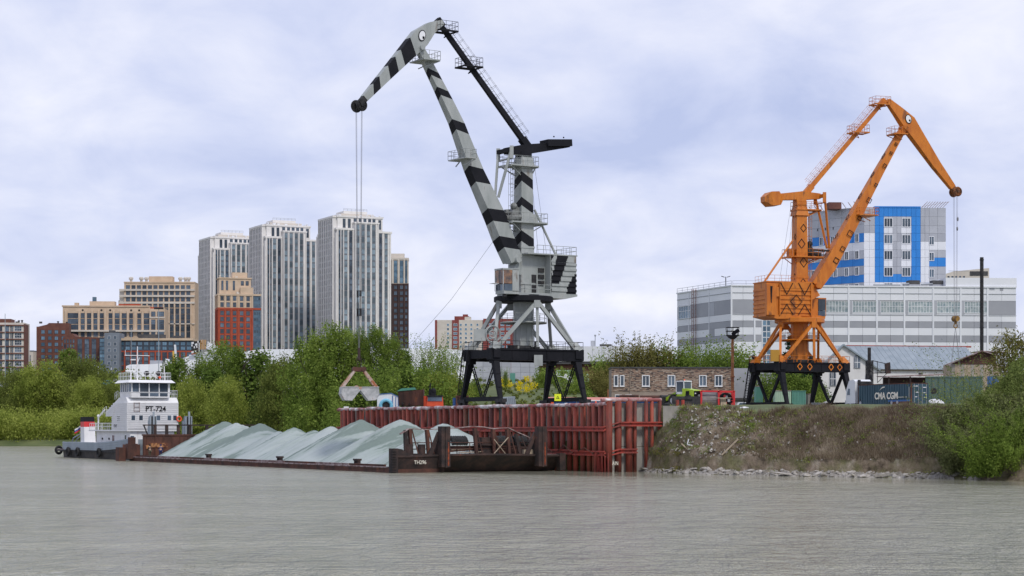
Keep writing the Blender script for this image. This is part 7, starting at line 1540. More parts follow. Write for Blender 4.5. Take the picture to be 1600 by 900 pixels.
part('bumper',MB().box(1.2,1.45,-2.35,.05,.35,.9),M['panel_midgrey'],tk); part('chassis',MB().box(-13.5,.6,-1.7,-.6,.6,.95),M['dark_steel'],tk); part('exhaust_drum',MB().tube((-1.1,-.5,3.0),(-1.1,-.5,3.5),.2,8).box(-1.9,-1.0,-1.9,-.3,2.9,3.3),M['dark_steel'],tk)
for x in (.2,-2.2,-9.5,-10.8): wmo=part('wheel',MB().tube((x,-2.3,.5),(x,.0,.5),.5,16),M['tyre'],tk); part('rim',MB().tube((x,-.02,.5),(x,.03,.5),.24,10),M['panel_midgrey'],wmo)
# lattice floodlight gantry by the workshop
o=empty('light_gantry',at(1357,305),'black lattice gantry carrying a square floodlight in front of the white workshop','gantry'); k_=305/3150; X=lambda px:(px-1357)*k_; Z=lambda py:wz(py,305)-GZ
m=MB()
for x in (X(1354),X(1363)): m.beam((x,-.5,0),(x,-.5,Z(563)),.14,.14); m.beam((x,.5,0),(x,.5,Z(563)),.14,.14)
m.box(X(1358)-.2,X(1358)+.25,-.2,.2,0,Z(543))
zc2=[0,1.6,3.2,4.8,6.4,Z(566)]
for a,b in zip(zc2[:-1],zc2[1:]): m.beam((X(1354),-.5,a),(X(1363),-.5,b),.07,.07); m.beam((X(1363),.5,a),(X(1354),.5,b),.07,.07); m.beam((X(1354),-.5,b),(X(1363),-.5,b),.07,.07)
m.beam((X(1363),0,Z(563.5)),(X(1388),0,Z(569)),.1,.1); m.beam((X(1363),0,Z(583)),(X(1392),0,Z(582)),.12,.12); m.beam((X(1371),0,Z(598)),(X(1387),0,Z(582)),.08,.08); m.beam((X(1371),0,Z(564)),(X(1371),0,Z(598)),.08,.08); m.beam((X(1363),0,Z(575)),(X(1380),0,Z(583)),.06,.06)
part('lattice',m,M['dark_steel'],o); part('floodlight_box',MB().hexa([(X(1384),-.5,Z(583.5)),(X(1391),-.5,Z(583.5)),(X(1391),.6,Z(583.5)),(X(1384),.6,Z(583.5)),(X(1383),-.5,Z(568)),(X(1390),-.5,Z(566)),(X(1390),.6,Z(566)),(X(1383),.6,Z(568))]),M['rust_dark'],o)
# green wagons
o=empty('green_wagon',at(1447,296),'row of green ribbed gondola wagon panels behind the teal container','wagon'); k_=296/3150
for i in range(9): x=i*.93; part('wagon_panel',MB().box(x,x+.86,0,.15,.9,wz(590,296)-GZ),M['wagon_green'],o); part('wagon_rib',MB().box(x-.07,x,-.12,.1,.8,wz(589.5,296)-GZ),M['wagon_green'],o)
part('top_rail',MB().box(-.1,8.4,-.1,.2,wz(590,296)-GZ,wz(588,296)-GZ),M['wagon_green'],o); part('underframe',MB().box(0,8.4,-.1,2,.5,.9),M['dark_steel'],o)
o=part('dark_wheel_hub',MB().tube((0,-.2,0),(0,.2,0),.45,14),M['tyre']); o.location=(wx(1459,290),290,wz(611,290)); tag(o,'dark round tyre leaning on the green wagon panels','tyre')
o=part('white_bag',MB().ball((0,0,.55),1.2,14,8,.6).ball((1.0,.3,.3),.7,10,6,.6),M['tarp']); o.location=at(1461,248,6.9); tag(o,'white wrapped bale right of the teal container','bag')
o=part('timber_stack',MB().box(-.2,2.6,-.4,.4,-.5,.25).box(-.1,2.5,-.45,.3,.28,.5),M['wood']); o.location=at(1453,246,6.9); tag(o,'low pale timber stack below the white bale','timber')
for i,px in enumerate((1547,1556)): 
    o=part('drum',MB().tube((0,0,0),(0,0,1.3),.35,12).torus((0,0,.45),(0,0,1),.35,.03,12,4),M['blue_paint']); o.location=at(px,250,wz(588-i,250)-1.3); tag(o,['left blue drum showing through the right-hand willow','right blue drum showing through the right-hand willow'][i],'drum')
    part('stand',MB().box(-.5,.5,-.4,.4,-(o.location.z-GZ),0),M['dark_steel'],o)
# small board fence by the road at the left hillside
# ------------------------------------------------------------------ vegetation
def leaf_cloud(name, lobes, n, size, mat, seed=1, clumps=14, spread=.32, outer=.75, up=.25, extra=None):
    g = np.random.default_rng(seed); lb = np.array(lobes, float); wgt = (lb[:,3]*lb[:,4]+lb[:,4]*lb[:,5]+lb[:,3]*lb[:,5]); wgt /= wgt.sum()
    nl = len(lb); li = g.choice(nl, n, p=wgt)
    dirs = g.normal(size=(nl, clumps, 3)); dirs[:,:,2] = dirs[:,:,2]+up; dirs /= np.linalg.norm(dirs, axis=2, keepdims=True)
    rad = outer+(1.08-outer)*g.random((nl, clumps, 1)); cl = dirs*rad
    ci = g.integers(0, clumps, n); base = cl[li, ci]; off = g.normal(size=(n,3))*spread
    p = (base+off)*lb[li,3:6]+lb[li,0:3]
    nrm = (base+off*.6); nrm /= (np.linalg.norm(nrm, axis=1, keepdims=True)+1e-6); nrm = nrm*.8+g.normal(size=(n,3))*.55; nrm /= np.linalg.norm(nrm, axis=1, keepdims=True)
    t = np.cross(nrm, g.normal(size=(n,3))); t /= (np.linalg.norm(t, axis=1, keepdims=True)+1e-6); b = np.cross(nrm, t)
    s = size*(.55+.9*g.random((n,1))); t = t*s; b = b*s*.62
    if extra is not None: p = np.vstack([p, extra[0]]); t = np.vstack([t, extra[1]]); b = np.vstack([b, extra[2]]); n = len(p)
    keep = p[:,2] > .05; p, t, b = p[keep], t[keep], b[keep]; n = len(p)
    V = np.stack([p-t*.5-b*.25, p+b*.5, p+t*.5+b*.1, p-b*.5+t*.1], axis=1).reshape(-1,3)
    me = bpy.data.meshes.new(name); me.vertices.add(4*n); me.vertices.foreach_set('co', V.ravel()); me.loops.add(4*n); me.loops.foreach_set('vertex_index', np.arange(4*n, dtype=np.int32))
    me.polygons.add(n); me.polygons.foreach_set('loop_start', np.arange(0, 4*n, 4, dtype=np.int32)); me.polygons.foreach_set('loop_total', np.full(n, 4, dtype=np.int32)) if False else None
    me.update(calc_edges=True); me.materials.append(mat); return me
def trunk_mesh(h, r, limbs, seed, lean=0.):
    g = random.Random(seed); m = MB(); p = Vector((0,0,-.5)); pts = [p]
    for i in range(6): p = p+Vector((g.uniform(-.25,.25)+lean, g.uniform(-.2,.2), h/6)); pts.append(p)
    for i in range(6): m.tube(pts[i], pts[i+1], r*(1-i*.15), 8, r*(1-(i+1)*.15), cap=False)
    for i in range(limbs):
        k = g.randint(2, 5); a = g.random()*6.28; q = pts[k]; e = q+Vector((math.cos(a)*h*.18, math.sin(a)*h*.18, h*.18)); e2 = e+Vector((math.cos(a+.4)*h*.12, math.sin(a+.4)*h*.12, h*.16))
        m.tube(q, e, r*.4, 5, r*.22, cap=False); m.tube(e, e2, r*.22, 5, r*.08, cap=False)
    return m.mesh('trunk', M['bark'])
def blobs(seed, n, W, Hh, z0, r0, r1, shape='round', dz=1.0):
    g = random.Random(seed); L_ = []
    for i in range(n):
        f = (i+.5)/n
        z = z0+(Hh-z0)*f
        if shape == 'round': e = math.sqrt(max(.05, 1-((f-.42)/.62)**2))
        elif shape == 'cone': e = (1-f)**.75*.95+.08
        elif shape == 'dome': e = min(1, (1-f)**.5*1.05+.05)
        else: e = 1-.45*f
        a = i*2.4+g.uniform(-.4,.4); d = W/2*e*g.uniform(.35,.85); r = g.uniform(r0, r1)*(1-.35*f if shape == 'cone' else 1)
        L_.append((math.cos(a)*d, math.sin(a)*d, z-(r*dz*.5), r, r, r*dz))
    return L_
def twigs(seed, n, h, w, leafs, size, z0=.3, curve=.3):
    g = np.random.default_rng(seed); P, T, B_ = [], [], []
    for i in range(n):
        a = g.random()*6.28; L_ = h*(.55+.45*g.random()); s = np.array([math.cos(a), math.sin(a), 0])*w*.25*g.random(); d = np.array([math.cos(a)*w/h*.5*g.random()*1.5, math.sin(a)*w/h*.5*g.random()*1.5, 1.0])
        for j in range(leafs):
            f = (j+g.random())/leafs; f = .25+.75*f; q = s+d*L_*f+np.array([math.cos(a), math.sin(a), -.3])*curve*f*f*L_*.3+g.normal(size=3)*size*(.55+.9*(1-f)); q[2] += z0
            v = g.normal(size=3)+np.array([0,0,.6]); v /= np.linalg.norm(v); u = np.cross(v, g.normal(size=3)); u /= np.linalg.norm(u); sc = size*(.5+.8*g.random())
            P.append(q); T.append(v*sc); B_.append(u*sc*.55)
    return np.array(P), np.array(T), np.array(B_)
PROTO = {}
def proto(key, lobes, n, size, mat, trunk, seed, **kw):
    PROTO[key] = (leaf_cloud('crown', lobes, n, size, M[mat], seed, **kw), trunk)
for sd in (1, 2, 3): proto('willow%d' % sd, blobs(sd, 30, 17, 19.5, 5.0, 2.2, 3.6, 'round'), 15000, .50, ('leaf_willow','leaf_light','leaf_willow')[sd-1], trunk_mesh(12, .38, 9, sd), sd, spread=.26)
for sd in (1, 2): proto('poplar%d' % sd, blobs(sd+9, 30, 9, 21.5, 2.5, 1.2, 2.1, 'cone', 1.6), 14000, .40, 'leaf_green', trunk_mesh(18, .3, 9, sd+5), sd+9, spread=.25, up=.5)
for sd in (3, 4): proto('poplar%d' % sd, blobs(sd+60, 46, 13, 20.5, 1.5, 1.3, 2.3, 'dome', 1.5), 20000, .38, 'leaf_green', trunk_mesh(17, .3, 9, sd+5), sd+60, spread=.24, up=.5, extra=twigs(sd+60, 60, 21.5, 9, 40, .34, .3, .1))
proto('dark', blobs(33, 26, 9, 15, 2.0, 1.3, 2.3, 'cone', 1.4), 11000, .42, 'leaf_dark', trunk_mesh(12, .28, 8, 8), 33, spread=.26, up=.4)
for sd in (1, 2): proto('bush%d' % sd, blobs(sd+20, 16, 10, 6.5, .8, 1.5, 2.6, 'round'), 7500, .42, 'leaf_light', None, sd+20, spread=.3)
proto('bushg', blobs(25, 16, 8, 6.5, .8, 1.2, 2.1, 'round'), 7500, .34, 'leaf_green', None, 25, spread=.3)
proto('brown', blobs(41, 20, 8, 9, 1.5, 1.1, 2.0, 'round', 1.2), 9000, .30, 'leaf_brown', trunk_mesh(7, .16, 8, 41), 41, spread=.3)
PROTO['airy'] = (leaf_cloud('crown', [(0,0,6,.1,.1,.1)], 10, .1, M['leaf_green'], 50, extra=twigs(50, 60, 13, 5.5, 90, .27, .3, .25)), trunk_mesh(10, .14, 9, 50))
PROTO['upright'] = (leaf_cloud('crown', blobs(51, 10, 5, 7, 1, .8, 1.4, 'cone'), 2500, .26, M['leaf_green'], 51, extra=twigs(51, 60, 9, 4.5, 60, .24, .3, .2)), trunk_mesh(6, .12, 8, 51))
PROTO['brownup'] = (leaf_cloud('crown', blobs(52, 12, 6.5, 7, 1, 1, 1.7, 'round'), 5200, .28, M['leaf_brown'], 52, extra=twigs(52, 70, 9.6, 4.5, 75, .22, .3, .15)), trunk_mesh(6, .14, 8, 52))
PROTO['greenup'] = (leaf_cloud('crown', blobs(53, 14, 7.5, 6.5, 1, 1, 1.9, 'round'), 6000, .28, M['leaf_green'], 53, extra=twigs(53, 70, 8.6, 5, 70, .22, .3, .15)), trunk_mesh(6, .14, 8, 53))
m_ = [] 
for k in range(13): z = 1.2+k*.75; r = 2.6*(1-k/13.5); m_.append((0,0,z,r,r,.42))
PROTO['spruce'] = (leaf_cloud('crown', m_, 7000, .32, M['leaf_spruce'], 60, clumps=22, spread=.2), trunk_mesh(9, .16, 0, 60))
def tree(key, px, Y, ytop, label, wk=1.0, cat='tree', rz=None, zb=None, group=None, yk=1.0):
    x = wx(px, Y); z0_ = ground(x, Y) if zb is None else zb; cr, tr = PROTO[key]
    zt_ = wz(ytop, Y); hh = max(c[2] for c in cr.vertices and [v.co for v in cr.vertices[:4000:7]]) if False else PH[key]
    k = (zt_-z0_)/hh; o = empty('tree' if cat == 'tree' else 'bush', (x, Y, z0_), label, cat, rnd.random()*6.28 if rz is None else rz, group)
    link('crown', cr, o, scale=(k*wk, k*wk*yk, k))
    if tr: link('trunk', tr, o, scale=(k*wk, k*wk, k))
    return o
PH = {}
for k, (cr, tr) in PROTO.items():
    co = np.empty(len(cr.vertices)*3); cr.vertices.foreach_get('co', co); PH[k] = float(np.percentile(co.reshape(-1,3)[:,2], 99.3))
# left bank, back row to front
T = tree
T('willow1', 15, 600, 588, 'low broad green tree under the tall mast at the left edge', 1.0)
T('willow3', -12, 560, 604, 'olive bushy tree cut by the left edge of the photo', 1.0)
T('willow1', 40, 560, 578, 'olive-brown willow left of the tallest willow on the left bank', .95)
T('willow2', 66, 550, 566, 'broad yellowish willow in the left group on the far bank', .9)
T('poplar1', 108, 575, 548, 'tall green tree in front of the brown brick block', 1.5)
T('willow1', 130, 570, 560, 'green round tree left of the slate grey block', .8)
T('willow3', 95, 552, 590, 'round olive willow in the middle of the left bank group', .9)
T('willow2', 135, 545, 590, 'light brownish willow left of the tug wheelhouse', .85)
T('willow1', 168, 548, 600, 'dark green rounded tree just left of the tug wheelhouse', .7)
T('willow1', 22, 548, 620, 'olive willow low at the left edge of the bank', .9)
T('bush2', 195, 580, 594, 'trimmed dark hedge bush behind the tug mast', 1.6, 'bush')
T('willow3', 182, 600, 585, 'small green tree at the foot of the slate grey block', .7)
T('willow1', 70, 556, 600, 'shaded tree with dark trunk among the left bank willows', .9)
T('willow1', 118, 552, 612, 'dark-trunked willow above the shrubs left of the tug', .9)
# middle
T('dark', 263, 470, 570, 'small dark tree just right of the tug wheelhouse roof', 1.0)
T('dark', 278, 455, 562, 'dark green pointed tree between the tug and the arena', 1.0)
T('poplar3', 316, 450, 560, 'green tree left of the red and beige block base', 1.1)
T('poplar4', 348, 445, 538, 'tall airy green tree in front of the red and beige block', .85)
T('poplar2', 372, 440, 546, 'pointed green tree right of the red block base', 1.1)
T('dark', 404, 440, 553, 'dark rounded tree in front of the white arena', 1.3)
T('dark', 330, 425, 580, 'dark green lower tree behind the left end of the sand heaps', 1.4)
T('dark', 425, 430, 572, 'small dark tree before the arena wall', 1.0)
T('willow2', 300, 420, 592, 'light green willow above the stern gallows of the barge', .65)
T('willow2', 352, 400, 590, 'yellow-green bushy willow above the sand heaps', .7)
T('willow3', 440, 395, 562, 'olive willow left of the big poplar clump', .8)
T('poplar4', 477, 368, 538, 'left shoulder of the big poplar clump, leaning over the sand', 1.0)
T('poplar3', 506, 345, 517, 'tall bright green poplar at the left of the big clump', 1.0)
T('poplar4', 532, 342, 513, 'tallest poplar behind the clamshell grab', 1.0)
T('poplar3', 562, 345, 519, 'dense poplar just right of the grab ropes', 1.0)
T('poplar4', 588, 342, 513, 'tall poplar above the white machine hood', 1.0)
T('poplar3', 615, 345, 528, 'darker poplar at the right side of the big clump', 1.0)
T('dark', 632, 345, 548, 'dark tree closing the right side of the poplar clump', 1.2)
T('dark', 598, 330, 575, 'shaded lower tree behind the dump truck', 1.5)
T('airy', 668, 350, 524, 'thin airy birch right of the poplar clump with sky showing through', 1.15)
T('airy', 688, 345, 538, 'loose pale green birch left of the grey crane', 1.1)
T('airy', 700, 352, 545, 'slim birch half hidden by the left legs of the grey crane', 1.0)
for i,(px,Y,yt,key,wk,lab) in enumerate(((655,330,575,'bushg',1.0,'green bush behind the orange-red truck cab'),(690,325,582,'bush1',1.0,'yellow-green bush left of the grey crane legs'),(712,330,590,'bush2',.9,'bush partly behind the left crane legs'),(636,322,580,'dark',1.3,'dark bush behind the rusty truck body'),(560,320,600,'dark',1.5,'dark bush under the hanging grab'),(790,372,575,'upright',.6,'upright young green tree between the legs of the grey crane'),(846,375,583,'bushg',.8,'green bush right of the grey-white shed'),(724,335,600,'bush1',.8,'low yellow-green bush under the left crane beam'),(742,345,596,'bushg',.8,'low green bush behind the lattice braces of the left legs'))):
    T(key, px, Y, yt, lab, wk, 'bush' if key.startswith('bush') else 'tree')
# behind the office
T('brown', 936, 365, 575, 'reddish-brown bush left of the stone-clad office', 1.1, 'bush')
T('greenup', 955, 372, 550, 'wide green bush at the left corner of the stone-clad office', .8)
T('brown', 945, 356, 590, 'dark shaded bush beside the left wall of the office', 1.0, 'bush')
T('brownup', 985, 368, 532, 'brown-tipped tree above the left half of the office roof', .85)
T('brownup', 1012, 366, 527, 'tallest brown-tipped tree above the office roof', .85)
T('brownup', 1032, 366, 532, 'brown-green tree above the middle of the office roof', 1.0)
T('greenup', 1060, 368, 536, 'olive green tree above the right half of the office roof', 1.1)
T('greenup', 1085, 370, 542, 'round green tree behind the office in front of the factory', 1.0)
T('greenup', 1125, 360, 532, 'green tree left of the rusty light mast', 1.1)
T('greenup', 1150, 356, 548, 'green tree right of the rusty light mast', .95)
T('spruce', 1238, 345, 525, 'dark spruce behind the orange crane column', 1.4)
T('spruce', 1262, 342, 560, 'second dark spruce behind the orange crane legs', 1.6)
T('bushg', 1228, 330, 578, 'bright green bush behind the left legs of the orange crane', 1.0, 'bush')
T('bushg', 1256, 328, 590, 'green bush above the bright green container', 1.0, 'bush')
T('bushg', 1276, 332, 596, 'green bush against the white workshop wall', .8, 'bush')
T('greenup', 1205, 345, 580, 'small green tree left of the orange crane beam', .9)
# shrub belts: uncountable willow scrub along the waterline
def belt(name, pts, n, size, mat, seed, hgt, label):
    g = random.Random(seed); lobes = []
    for (pxa, pxb, ya, yb, k) in pts:
        for i in range(k):
            px = g.uniform(pxa, pxb); Y = g.uniform(ya, yb); x = wx(px, Y); Y = max(Y, shore(x)+2); z = ground(x, Y); h = hgt*g.uniform(.55, 1.1); lobes.append((x, Y, z+h*.45, h*.6, h*.6, h*.6))
    o = link(name, leaf_cloud(name, lobes, n, size, M[mat], seed, clumps=16, spread=.28)); tag(o, label, 'shrubs', kind='stuff')
belt('shrub_belt', [(-40,235,517,526,75),(-40,235,524,545,40)], 45000, .48, 'leaf_light', 71, 6.6, 'dense light green willow scrub along the far left waterline')
belt('shrub_belt', [(225,330,400,470,36),(300,420,380,440,40),(400,500,350,420,36)], 42000, .42, 'leaf_light', 72, 9.0, 'dense light green scrub behind the tug and the sand barge')
belt('shrub_belt', [(430,560,312,345,34),(500,545,292,312,12),(560,720,318,330,24),(468,548,296,318,22)], 30000, .36, 'leaf_green', 73, 6.5, 'dense green scrub at the foot of the poplars behind the quay wall')
belt('shrub_belt', [(845,960,385,420,12),(850,930,340,380,6)], 8000, .34, 'leaf_green', 74, 2.6, 'low green scrub on the grassy rise behind the grey crane')
belt('yellow_blossom', [(776,800,372,384,4),(800,835,360,380,6),(822,830,395,400,2)], 1300, .26, 'leaf_yellow', 75, 1.5, 'bright yellow flowering shrubs on the rise between the crane legs')
belt('far_hedge', [(-60,60,640,660,14),(140,205,640,660,16),(0,240,700,720,30)], 14000, .8, 'leaf_willow', 76, 7, 'dark green hedge along the road on the left hillside')
# near willows at the right edge
belt('rough_grass', [(740,930,305,415,260)], 16000, .24, 'leaf_willow', 79, .55, 'green rough grass on the rise behind the grey crane')
def near_willow(px, Y, ytop, W_, seed, label, mat, zb):
    h = wz(ytop, Y)-zb; L_ = blobs(seed, 22, W_*.9, h*.82, .8, .5, 1.0, 'round', 1.1); L_ += [(l[0]*1.15, l[1]*.9, l[2]*.55, l[3], l[4], l[5]) for l in L_[:10]]
    tw = twigs(seed, int(110*W_/5), h*1.04, W_*1.25, 85, .15, 0, .9)
    o = empty('willow', (wx(px, Y), Y, zb), label, 'tree', 0); link('crown', leaf_cloud('crown', L_, 12000, .20, M[mat], seed, spread=.30, extra=tw), o)
    g = random.Random(seed); m = MB()
    for i in range(9): a = g.random()*6.28; q = Vector((g.uniform(-.4,.4), g.uniform(-.3,.3), -.3)); e = q+Vector((math.cos(a)*W_*.16, math.sin(a)*W_*.12, h*.35)); f = e+Vector((math.cos(a)*W_*.12, 0, h*.4)); m.tube(q, e, .09, 5, .05, cap=False); m.tube(e, f, .05, 5, .015, cap=False)
    part('trunk', m, M['bark'], o)
near_willow(1497, 184, 612, 5.2, 81, 'olive drooping willow at the left of the right-hand thicket, lowest over the bank', 'leaf_olive', 1.0)
near_willow(1538, 186, 590, 6.0, 82, 'bright green middle willow of the right-hand thicket', 'leaf_near', 1.2)
near_willow(1572, 188, 556, 6.5, 83, 'tall green willow in front of the rusty gabled shed', 'leaf_near', 1.5)
near_willow(1606, 186, 520, 7.5, 84, 'tallest willow cut by the right edge of the photo', 'leaf_near', 1.5)
near_willow(1560, 179, 640, 6.0, 85, 'dark green low willow hanging over the water at the right', 'leaf_green', .4)
near_willow(1512, 181, 655, 4.6, 86, 'olive low willow hanging over the waterline stones', 'leaf_olive', .3)
near_willow(1575, 176.5, 668, 6.5, 88, 'darkest low willow above the driftwood in the right corner', 'leaf_green', .2)
belt('shrub_belt', [(1540,1640,176,184,26)], 14000, .2, 'leaf_olive', 78, 1.3, 'low olive scrub on the bank under the right-hand willows')
near_willow(1640, 177, 600, 8, 89, 'willow mostly beyond the right edge of the photo', 'leaf_near', .8)
near_willow(1604, 178, 620, 6.0, 87, 'low willow at the right edge above the driftwood', 'leaf_green', .4)
T('brown', 1590, 235, 520, 'rusty-leaved tree behind the tallest willow at the right edge', 1.0)
# driftwood at the right edge
for i in range(5):
    o = part('branch', MB().path([(0,0,0),(2.2,.2,.5+.1*i),(4.6,.1,.75)],.035+.008*(i%3),5), M['wood']); o.location = (wx(1545+i*9,176), 176.5+i*.3, .15+.12*i); o.rotation_euler=(0,R(-2*i),R(6*i-8)); tag(o,'bleached driftwood branch lying at the waterline under the right-hand willows','branch','driftwood branches at the right')
# ------------------------------------------------------------------ stones, weeds and dry grass on the bank
def rockmesh(seed, fx=1, fz=.6):
    g = random.Random(seed); m = MB(); m.ball((0,0,0), 1, 8, 5, 1); V = []
    for x, y, z in m.v: k = .75+.35*math.sin(x*3+seed)*math.cos(y*2.5+seed*2)+g.uniform(-.1,.1); V.append((max(-.8,min(.8,x*k))*fx, max(-.8,min(.75,y*k)), max(-.7,min(.6,z*k))*fz))
    m.v = V; return m.mesh('rock', M['stone'])
rocks = [rockmesh(s, 1+.3*(s%3), .45+.12*(s%2)) for s in range(6)]
def bpos(px, v):
    x = 20.
    for _ in range(12): x = (px-800)/FPX*(shore(x)+v)
    return x, shore(x)+v, bank(x, v) if v > -1.2 else -.1
g = random.Random(5)
for i in range(110):
    px = 1003+i*4.5+g.uniform(-3,3) if i < 105 else g.uniform(1495,1530); x, y, z = bpos(px, g.uniform(-.3,1.1)); s = g.choice((.2,.25,.3,.38,.45,.55))
    o = link('rock', rocks[g.randrange(6)], None, (x, y, max(.02, z+.02)), rot=(g.uniform(-.4,.4), g.uniform(-.4,.4), g.random()*6.28), scale=(s*1.2, s, s)); tag(o, 'pale rock among the stones along the waterline of the right bank', 'rock', 'rocks along the right bank waterline')
for px, v, sz, rot, lab in ((1232,-.1,(1.5,.6,.34),(.1,.12,.2),'big flat pale boulder at the waterline below the orange crane'),(1287,-.2,(.7,.5,.45),(.3,.1,1),'pointed pale rock at the waterline right of the big flat boulder'),(1336,-.1,(.75,.45,.38),(0,.3,.5),'grey rock with a raised back at the waterline'),(1354,.0,(.75,.5,.28),(.2,.0,.1),'low grey rock at the waterline below the teal container'),(1204,.1,(.5,.4,.3),(.1,.3,2),'dark grey rock left of the big flat boulder'),(1008,.3,(.8,.6,.45),(0,.2,.4),'large grey stone at the foot of the red quay wall'),(1120,4.9,(.42,.3,.5),(.5,.3,.6),'white stone block half way up the slope by the gully'),(1044,.2,(.35,.3,.2),(0,0,1),'pale stone near the quay end at the waterline'),(1418,0,(.5,.35,.3),(.2,.1,.9),'pale stone at the waterline near the willows')):
    x, y, z = bpos(px, v); o = link('boulder', rocks[int(px)%6], None, (x, y, max(.12, z+.1)), rot=rot, scale=sz); tag(o, lab, 'boulder')
for px, v, ln, rz, ry, lab in ((1386,.0,2.6,.15,-.12,'pale squared concrete beam lying at the waterline'),(1140,2.5,2.3,.2,-.75,'bleached log leaning on the slope right of the gully'),(1071,2.6,1.2,.1,.75,'short pale stick lying on the slope left of the gully')):
    x, y, z = bpos(px, v); o = part('beam', MB().beam((-ln/2,0,0),(ln/2,0,0),.26 if ln>2.4 else .14,.22 if ln>2.4 else .12), M['stone' if ln>2.4 else 'wood']); o.location=(x,y-.25,z+.25); o.rotation_euler=(0,ry,rz); tag(o, lab, 'beam')
m = MB(); x,y,z = bpos(1078,3.3); m.beam((-.3,0,-.1),(.35,0,-.25),.12,.1); m.beam((-.3,0,-.1),(-.15,0,.45),.12,.1); o=part('angle_piece',m,M['panel_white']); o.location=(x,y-.3,z+.3); tag(o,'white V-shaped scrap piece on the slope below the tyre','scrap')
# uncountable rubble, clods, dry grass, weeds
def scatter(name, n, fn, mat, seed, label, cat):
    g = random.Random(seed); m = MB()
    for i in range(n): fn(m, g)
    o = part(name, m, mat); tag(o, label, cat, kind='stuff')
def rub(m, g):
    px = g.uniform(1000, 1490); v = min(1.2, abs(g.gauss(0, .6))-.3) if g.random() < .72 else g.uniform(.5, 8.8)
    if v > 1.2 and px > 1180 and g.random() < .6: v = g.uniform(-.2, 1.1)
    x, y, z = bpos(px, v); s = g.uniform(.06,.17)*(1 if v < 1.2 else .8); a = g.random()*6.28; c_, s_ = math.cos(a)*s, math.sin(a)*s; z = max(.0, z)
    m.add([(x-c_,y-s_,z-.04),(x+s_,y-c_,z-.03),(x+c_*1.2,y+s_*1.2,z-.04),(x-s_,y+c_,z-.02),(x+s*.2,y-s*.1,z+s*.9)], [(0,1,4),(1,2,4),(2,3,4),(3,0,4)])
scatter('rubble', 3000, rub, M['stone'], 8, 'small stones and rubble strewn over the eroded bank', 'rubble')
def chip(m, g):
    px = g.gauss(1130,70) if g.random() < .6 else g.uniform(1050,1480); v = g.uniform(1.6, 8.8); x, y, z = bpos(px, v); s = g.uniform(.07,.26); a = g.random()*3.1; c_, s_ = math.cos(a)*s, math.sin(a)*s*.7
    m.add([(x-c_,y-s_,z-.05),(x+s_,y-c_,z-.05),(x+c_,y+s_,z+.02),(x-s_,y+c_,z+.1),(x,y-.08,z+s*.8)], [(0,1,4),(1,2,4),(2,3,4),(3,0,4)])
scatter('debris', 420, chip, M['stone'], 21, 'pale broken stones and concrete chips scattered on the slope', 'debris')
def tuft(m, g):
    px = g.uniform(1190,1480) if g.random() < .8 else g.uniform(1060,1190); v = g.uniform(1.4, 9.4); x, y, z = bpos(px, v); h = g.uniform(.3,.75)
    for k in range(16):
        a = g.random()*6.28; r = g.uniform(.1,.45)*h; m.add([(x-.02,y,z-.03),(x+.02,y,z-.03),(x+r*math.cos(a)*1.6,y+r*math.sin(a)-.05,z+h*g.uniform(.6,1))], [(0,1,2)])
scatter('dry_tussocks', 330, tuft, M['dry_grass'], 19, 'pale dry grass tussocks standing out on the right bank', 'dry grass')
def drystalk(m, g):
    px = 1185+305*g.random()**.8 if g.random() < .9 else g.uniform(1060,1500); v = g.uniform(1.3, 9.6); x, y, z = bpos(px, v)
    for k in range(6):
        h = g.uniform(.18,.6)*(1.0 if v < 8 else 1.3); dx, dy = g.gauss(0,.17), g.gauss(-.05,.12); bx, by = x+g.gauss(0,.1), y+g.gauss(0,.08)
        m.add([(bx-.022,by,z-.03),(bx+.022,by,z-.03),(bx+dx*h*2,by+dy*h*2,z+h)], [(0,1,2)])
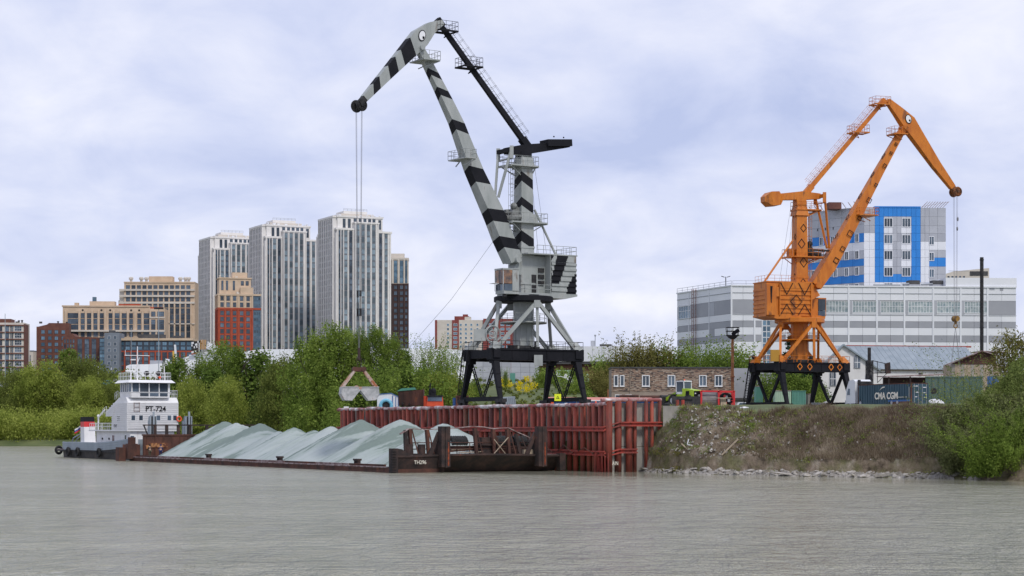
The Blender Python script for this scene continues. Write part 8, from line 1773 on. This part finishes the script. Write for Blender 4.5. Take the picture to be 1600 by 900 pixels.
scatter('dry_grass', 8000, drystalk, M['dry_grass'], 9, 'pinkish-brown dry grass stalks covering the right bank', 'dry grass')
def weeds(seed, n_c, rng, mat, sz, label):
    g = random.Random(seed); L_ = []
    for i in range(n_c):
        px, v = rng(g); x, y, z = bpos(px, v); r = g.uniform(.12,.34); L_.append((x, y-.05, z+r*.3, r*1.5, r, r*.7))
    o = link('weeds', leaf_cloud('weeds', L_, n_c*55, sz, M[mat], seed, spread=.4)); tag(o, label, 'weeds', kind='stuff')
weeds(95, 150, lambda g: (g.uniform(1130,1470), g.gauss(5.4,2.4)), 'leaf_light', .09, 'light green grass patches half way up the right bank')
weeds(96, 60, lambda g: (g.gauss(1230,70), g.gauss(6,1.6)), 'leaf_green', .12, 'darker green weed clumps high on the right bank')
weeds(91, 100, lambda g: (g.gauss(1055,24), g.uniform(.8,8.5)), 'leaf_green', .10, 'bright green weed clumps on the slope beside the quay')
weeds(92, 190, lambda g: (g.uniform(1150,1480), g.uniform(1.2,9.2)), 'leaf_willow', .10, 'green grass clumps scattered over the right bank')
weeds(93, 75, lambda g: (g.uniform(1040,1480), g.uniform(8.4,9.6)), 'leaf_light', .10, 'green fringe of grass along the crest of the right bank')
weeds(94, 26, lambda g: (g.uniform(1022,1062), g.uniform(.3,2.2)), 'leaf_brown', .12, 'dry bushy weeds at the foot of the slope by the quay end')
def scrub(m, g):
    px = g.gauss(1412,16); v = g.uniform(6.8, 9.8); x, y, z = bpos(px, v); a = g.random()*3.1
    m.beam((x-.4*math.cos(a),y-.1,z+.05),(x+.4*math.cos(a),y+.1,z+.05+.45*g.random()),.03,.03)
scatter('dead_brush', 260, scrub, M['rust'], 12, 'heap of reddish-brown dead branches spilling over the crest', 'brush')
def twig(m, g):
    x = g.uniform(13.2,15.9); y = shore(x)+g.uniform(-.3,1.6); z = g.uniform(.8,4.5); m.tube((x,y,z),(x+g.uniform(-.5,.5),y+g.uniform(-.3,.3),z+g.uniform(.5,1.3)),.014,4)
scatter('bare_twigs', 120, twig, M['bark'], 14, 'thin bare twigs growing between the quay end and the slope', 'twigs')
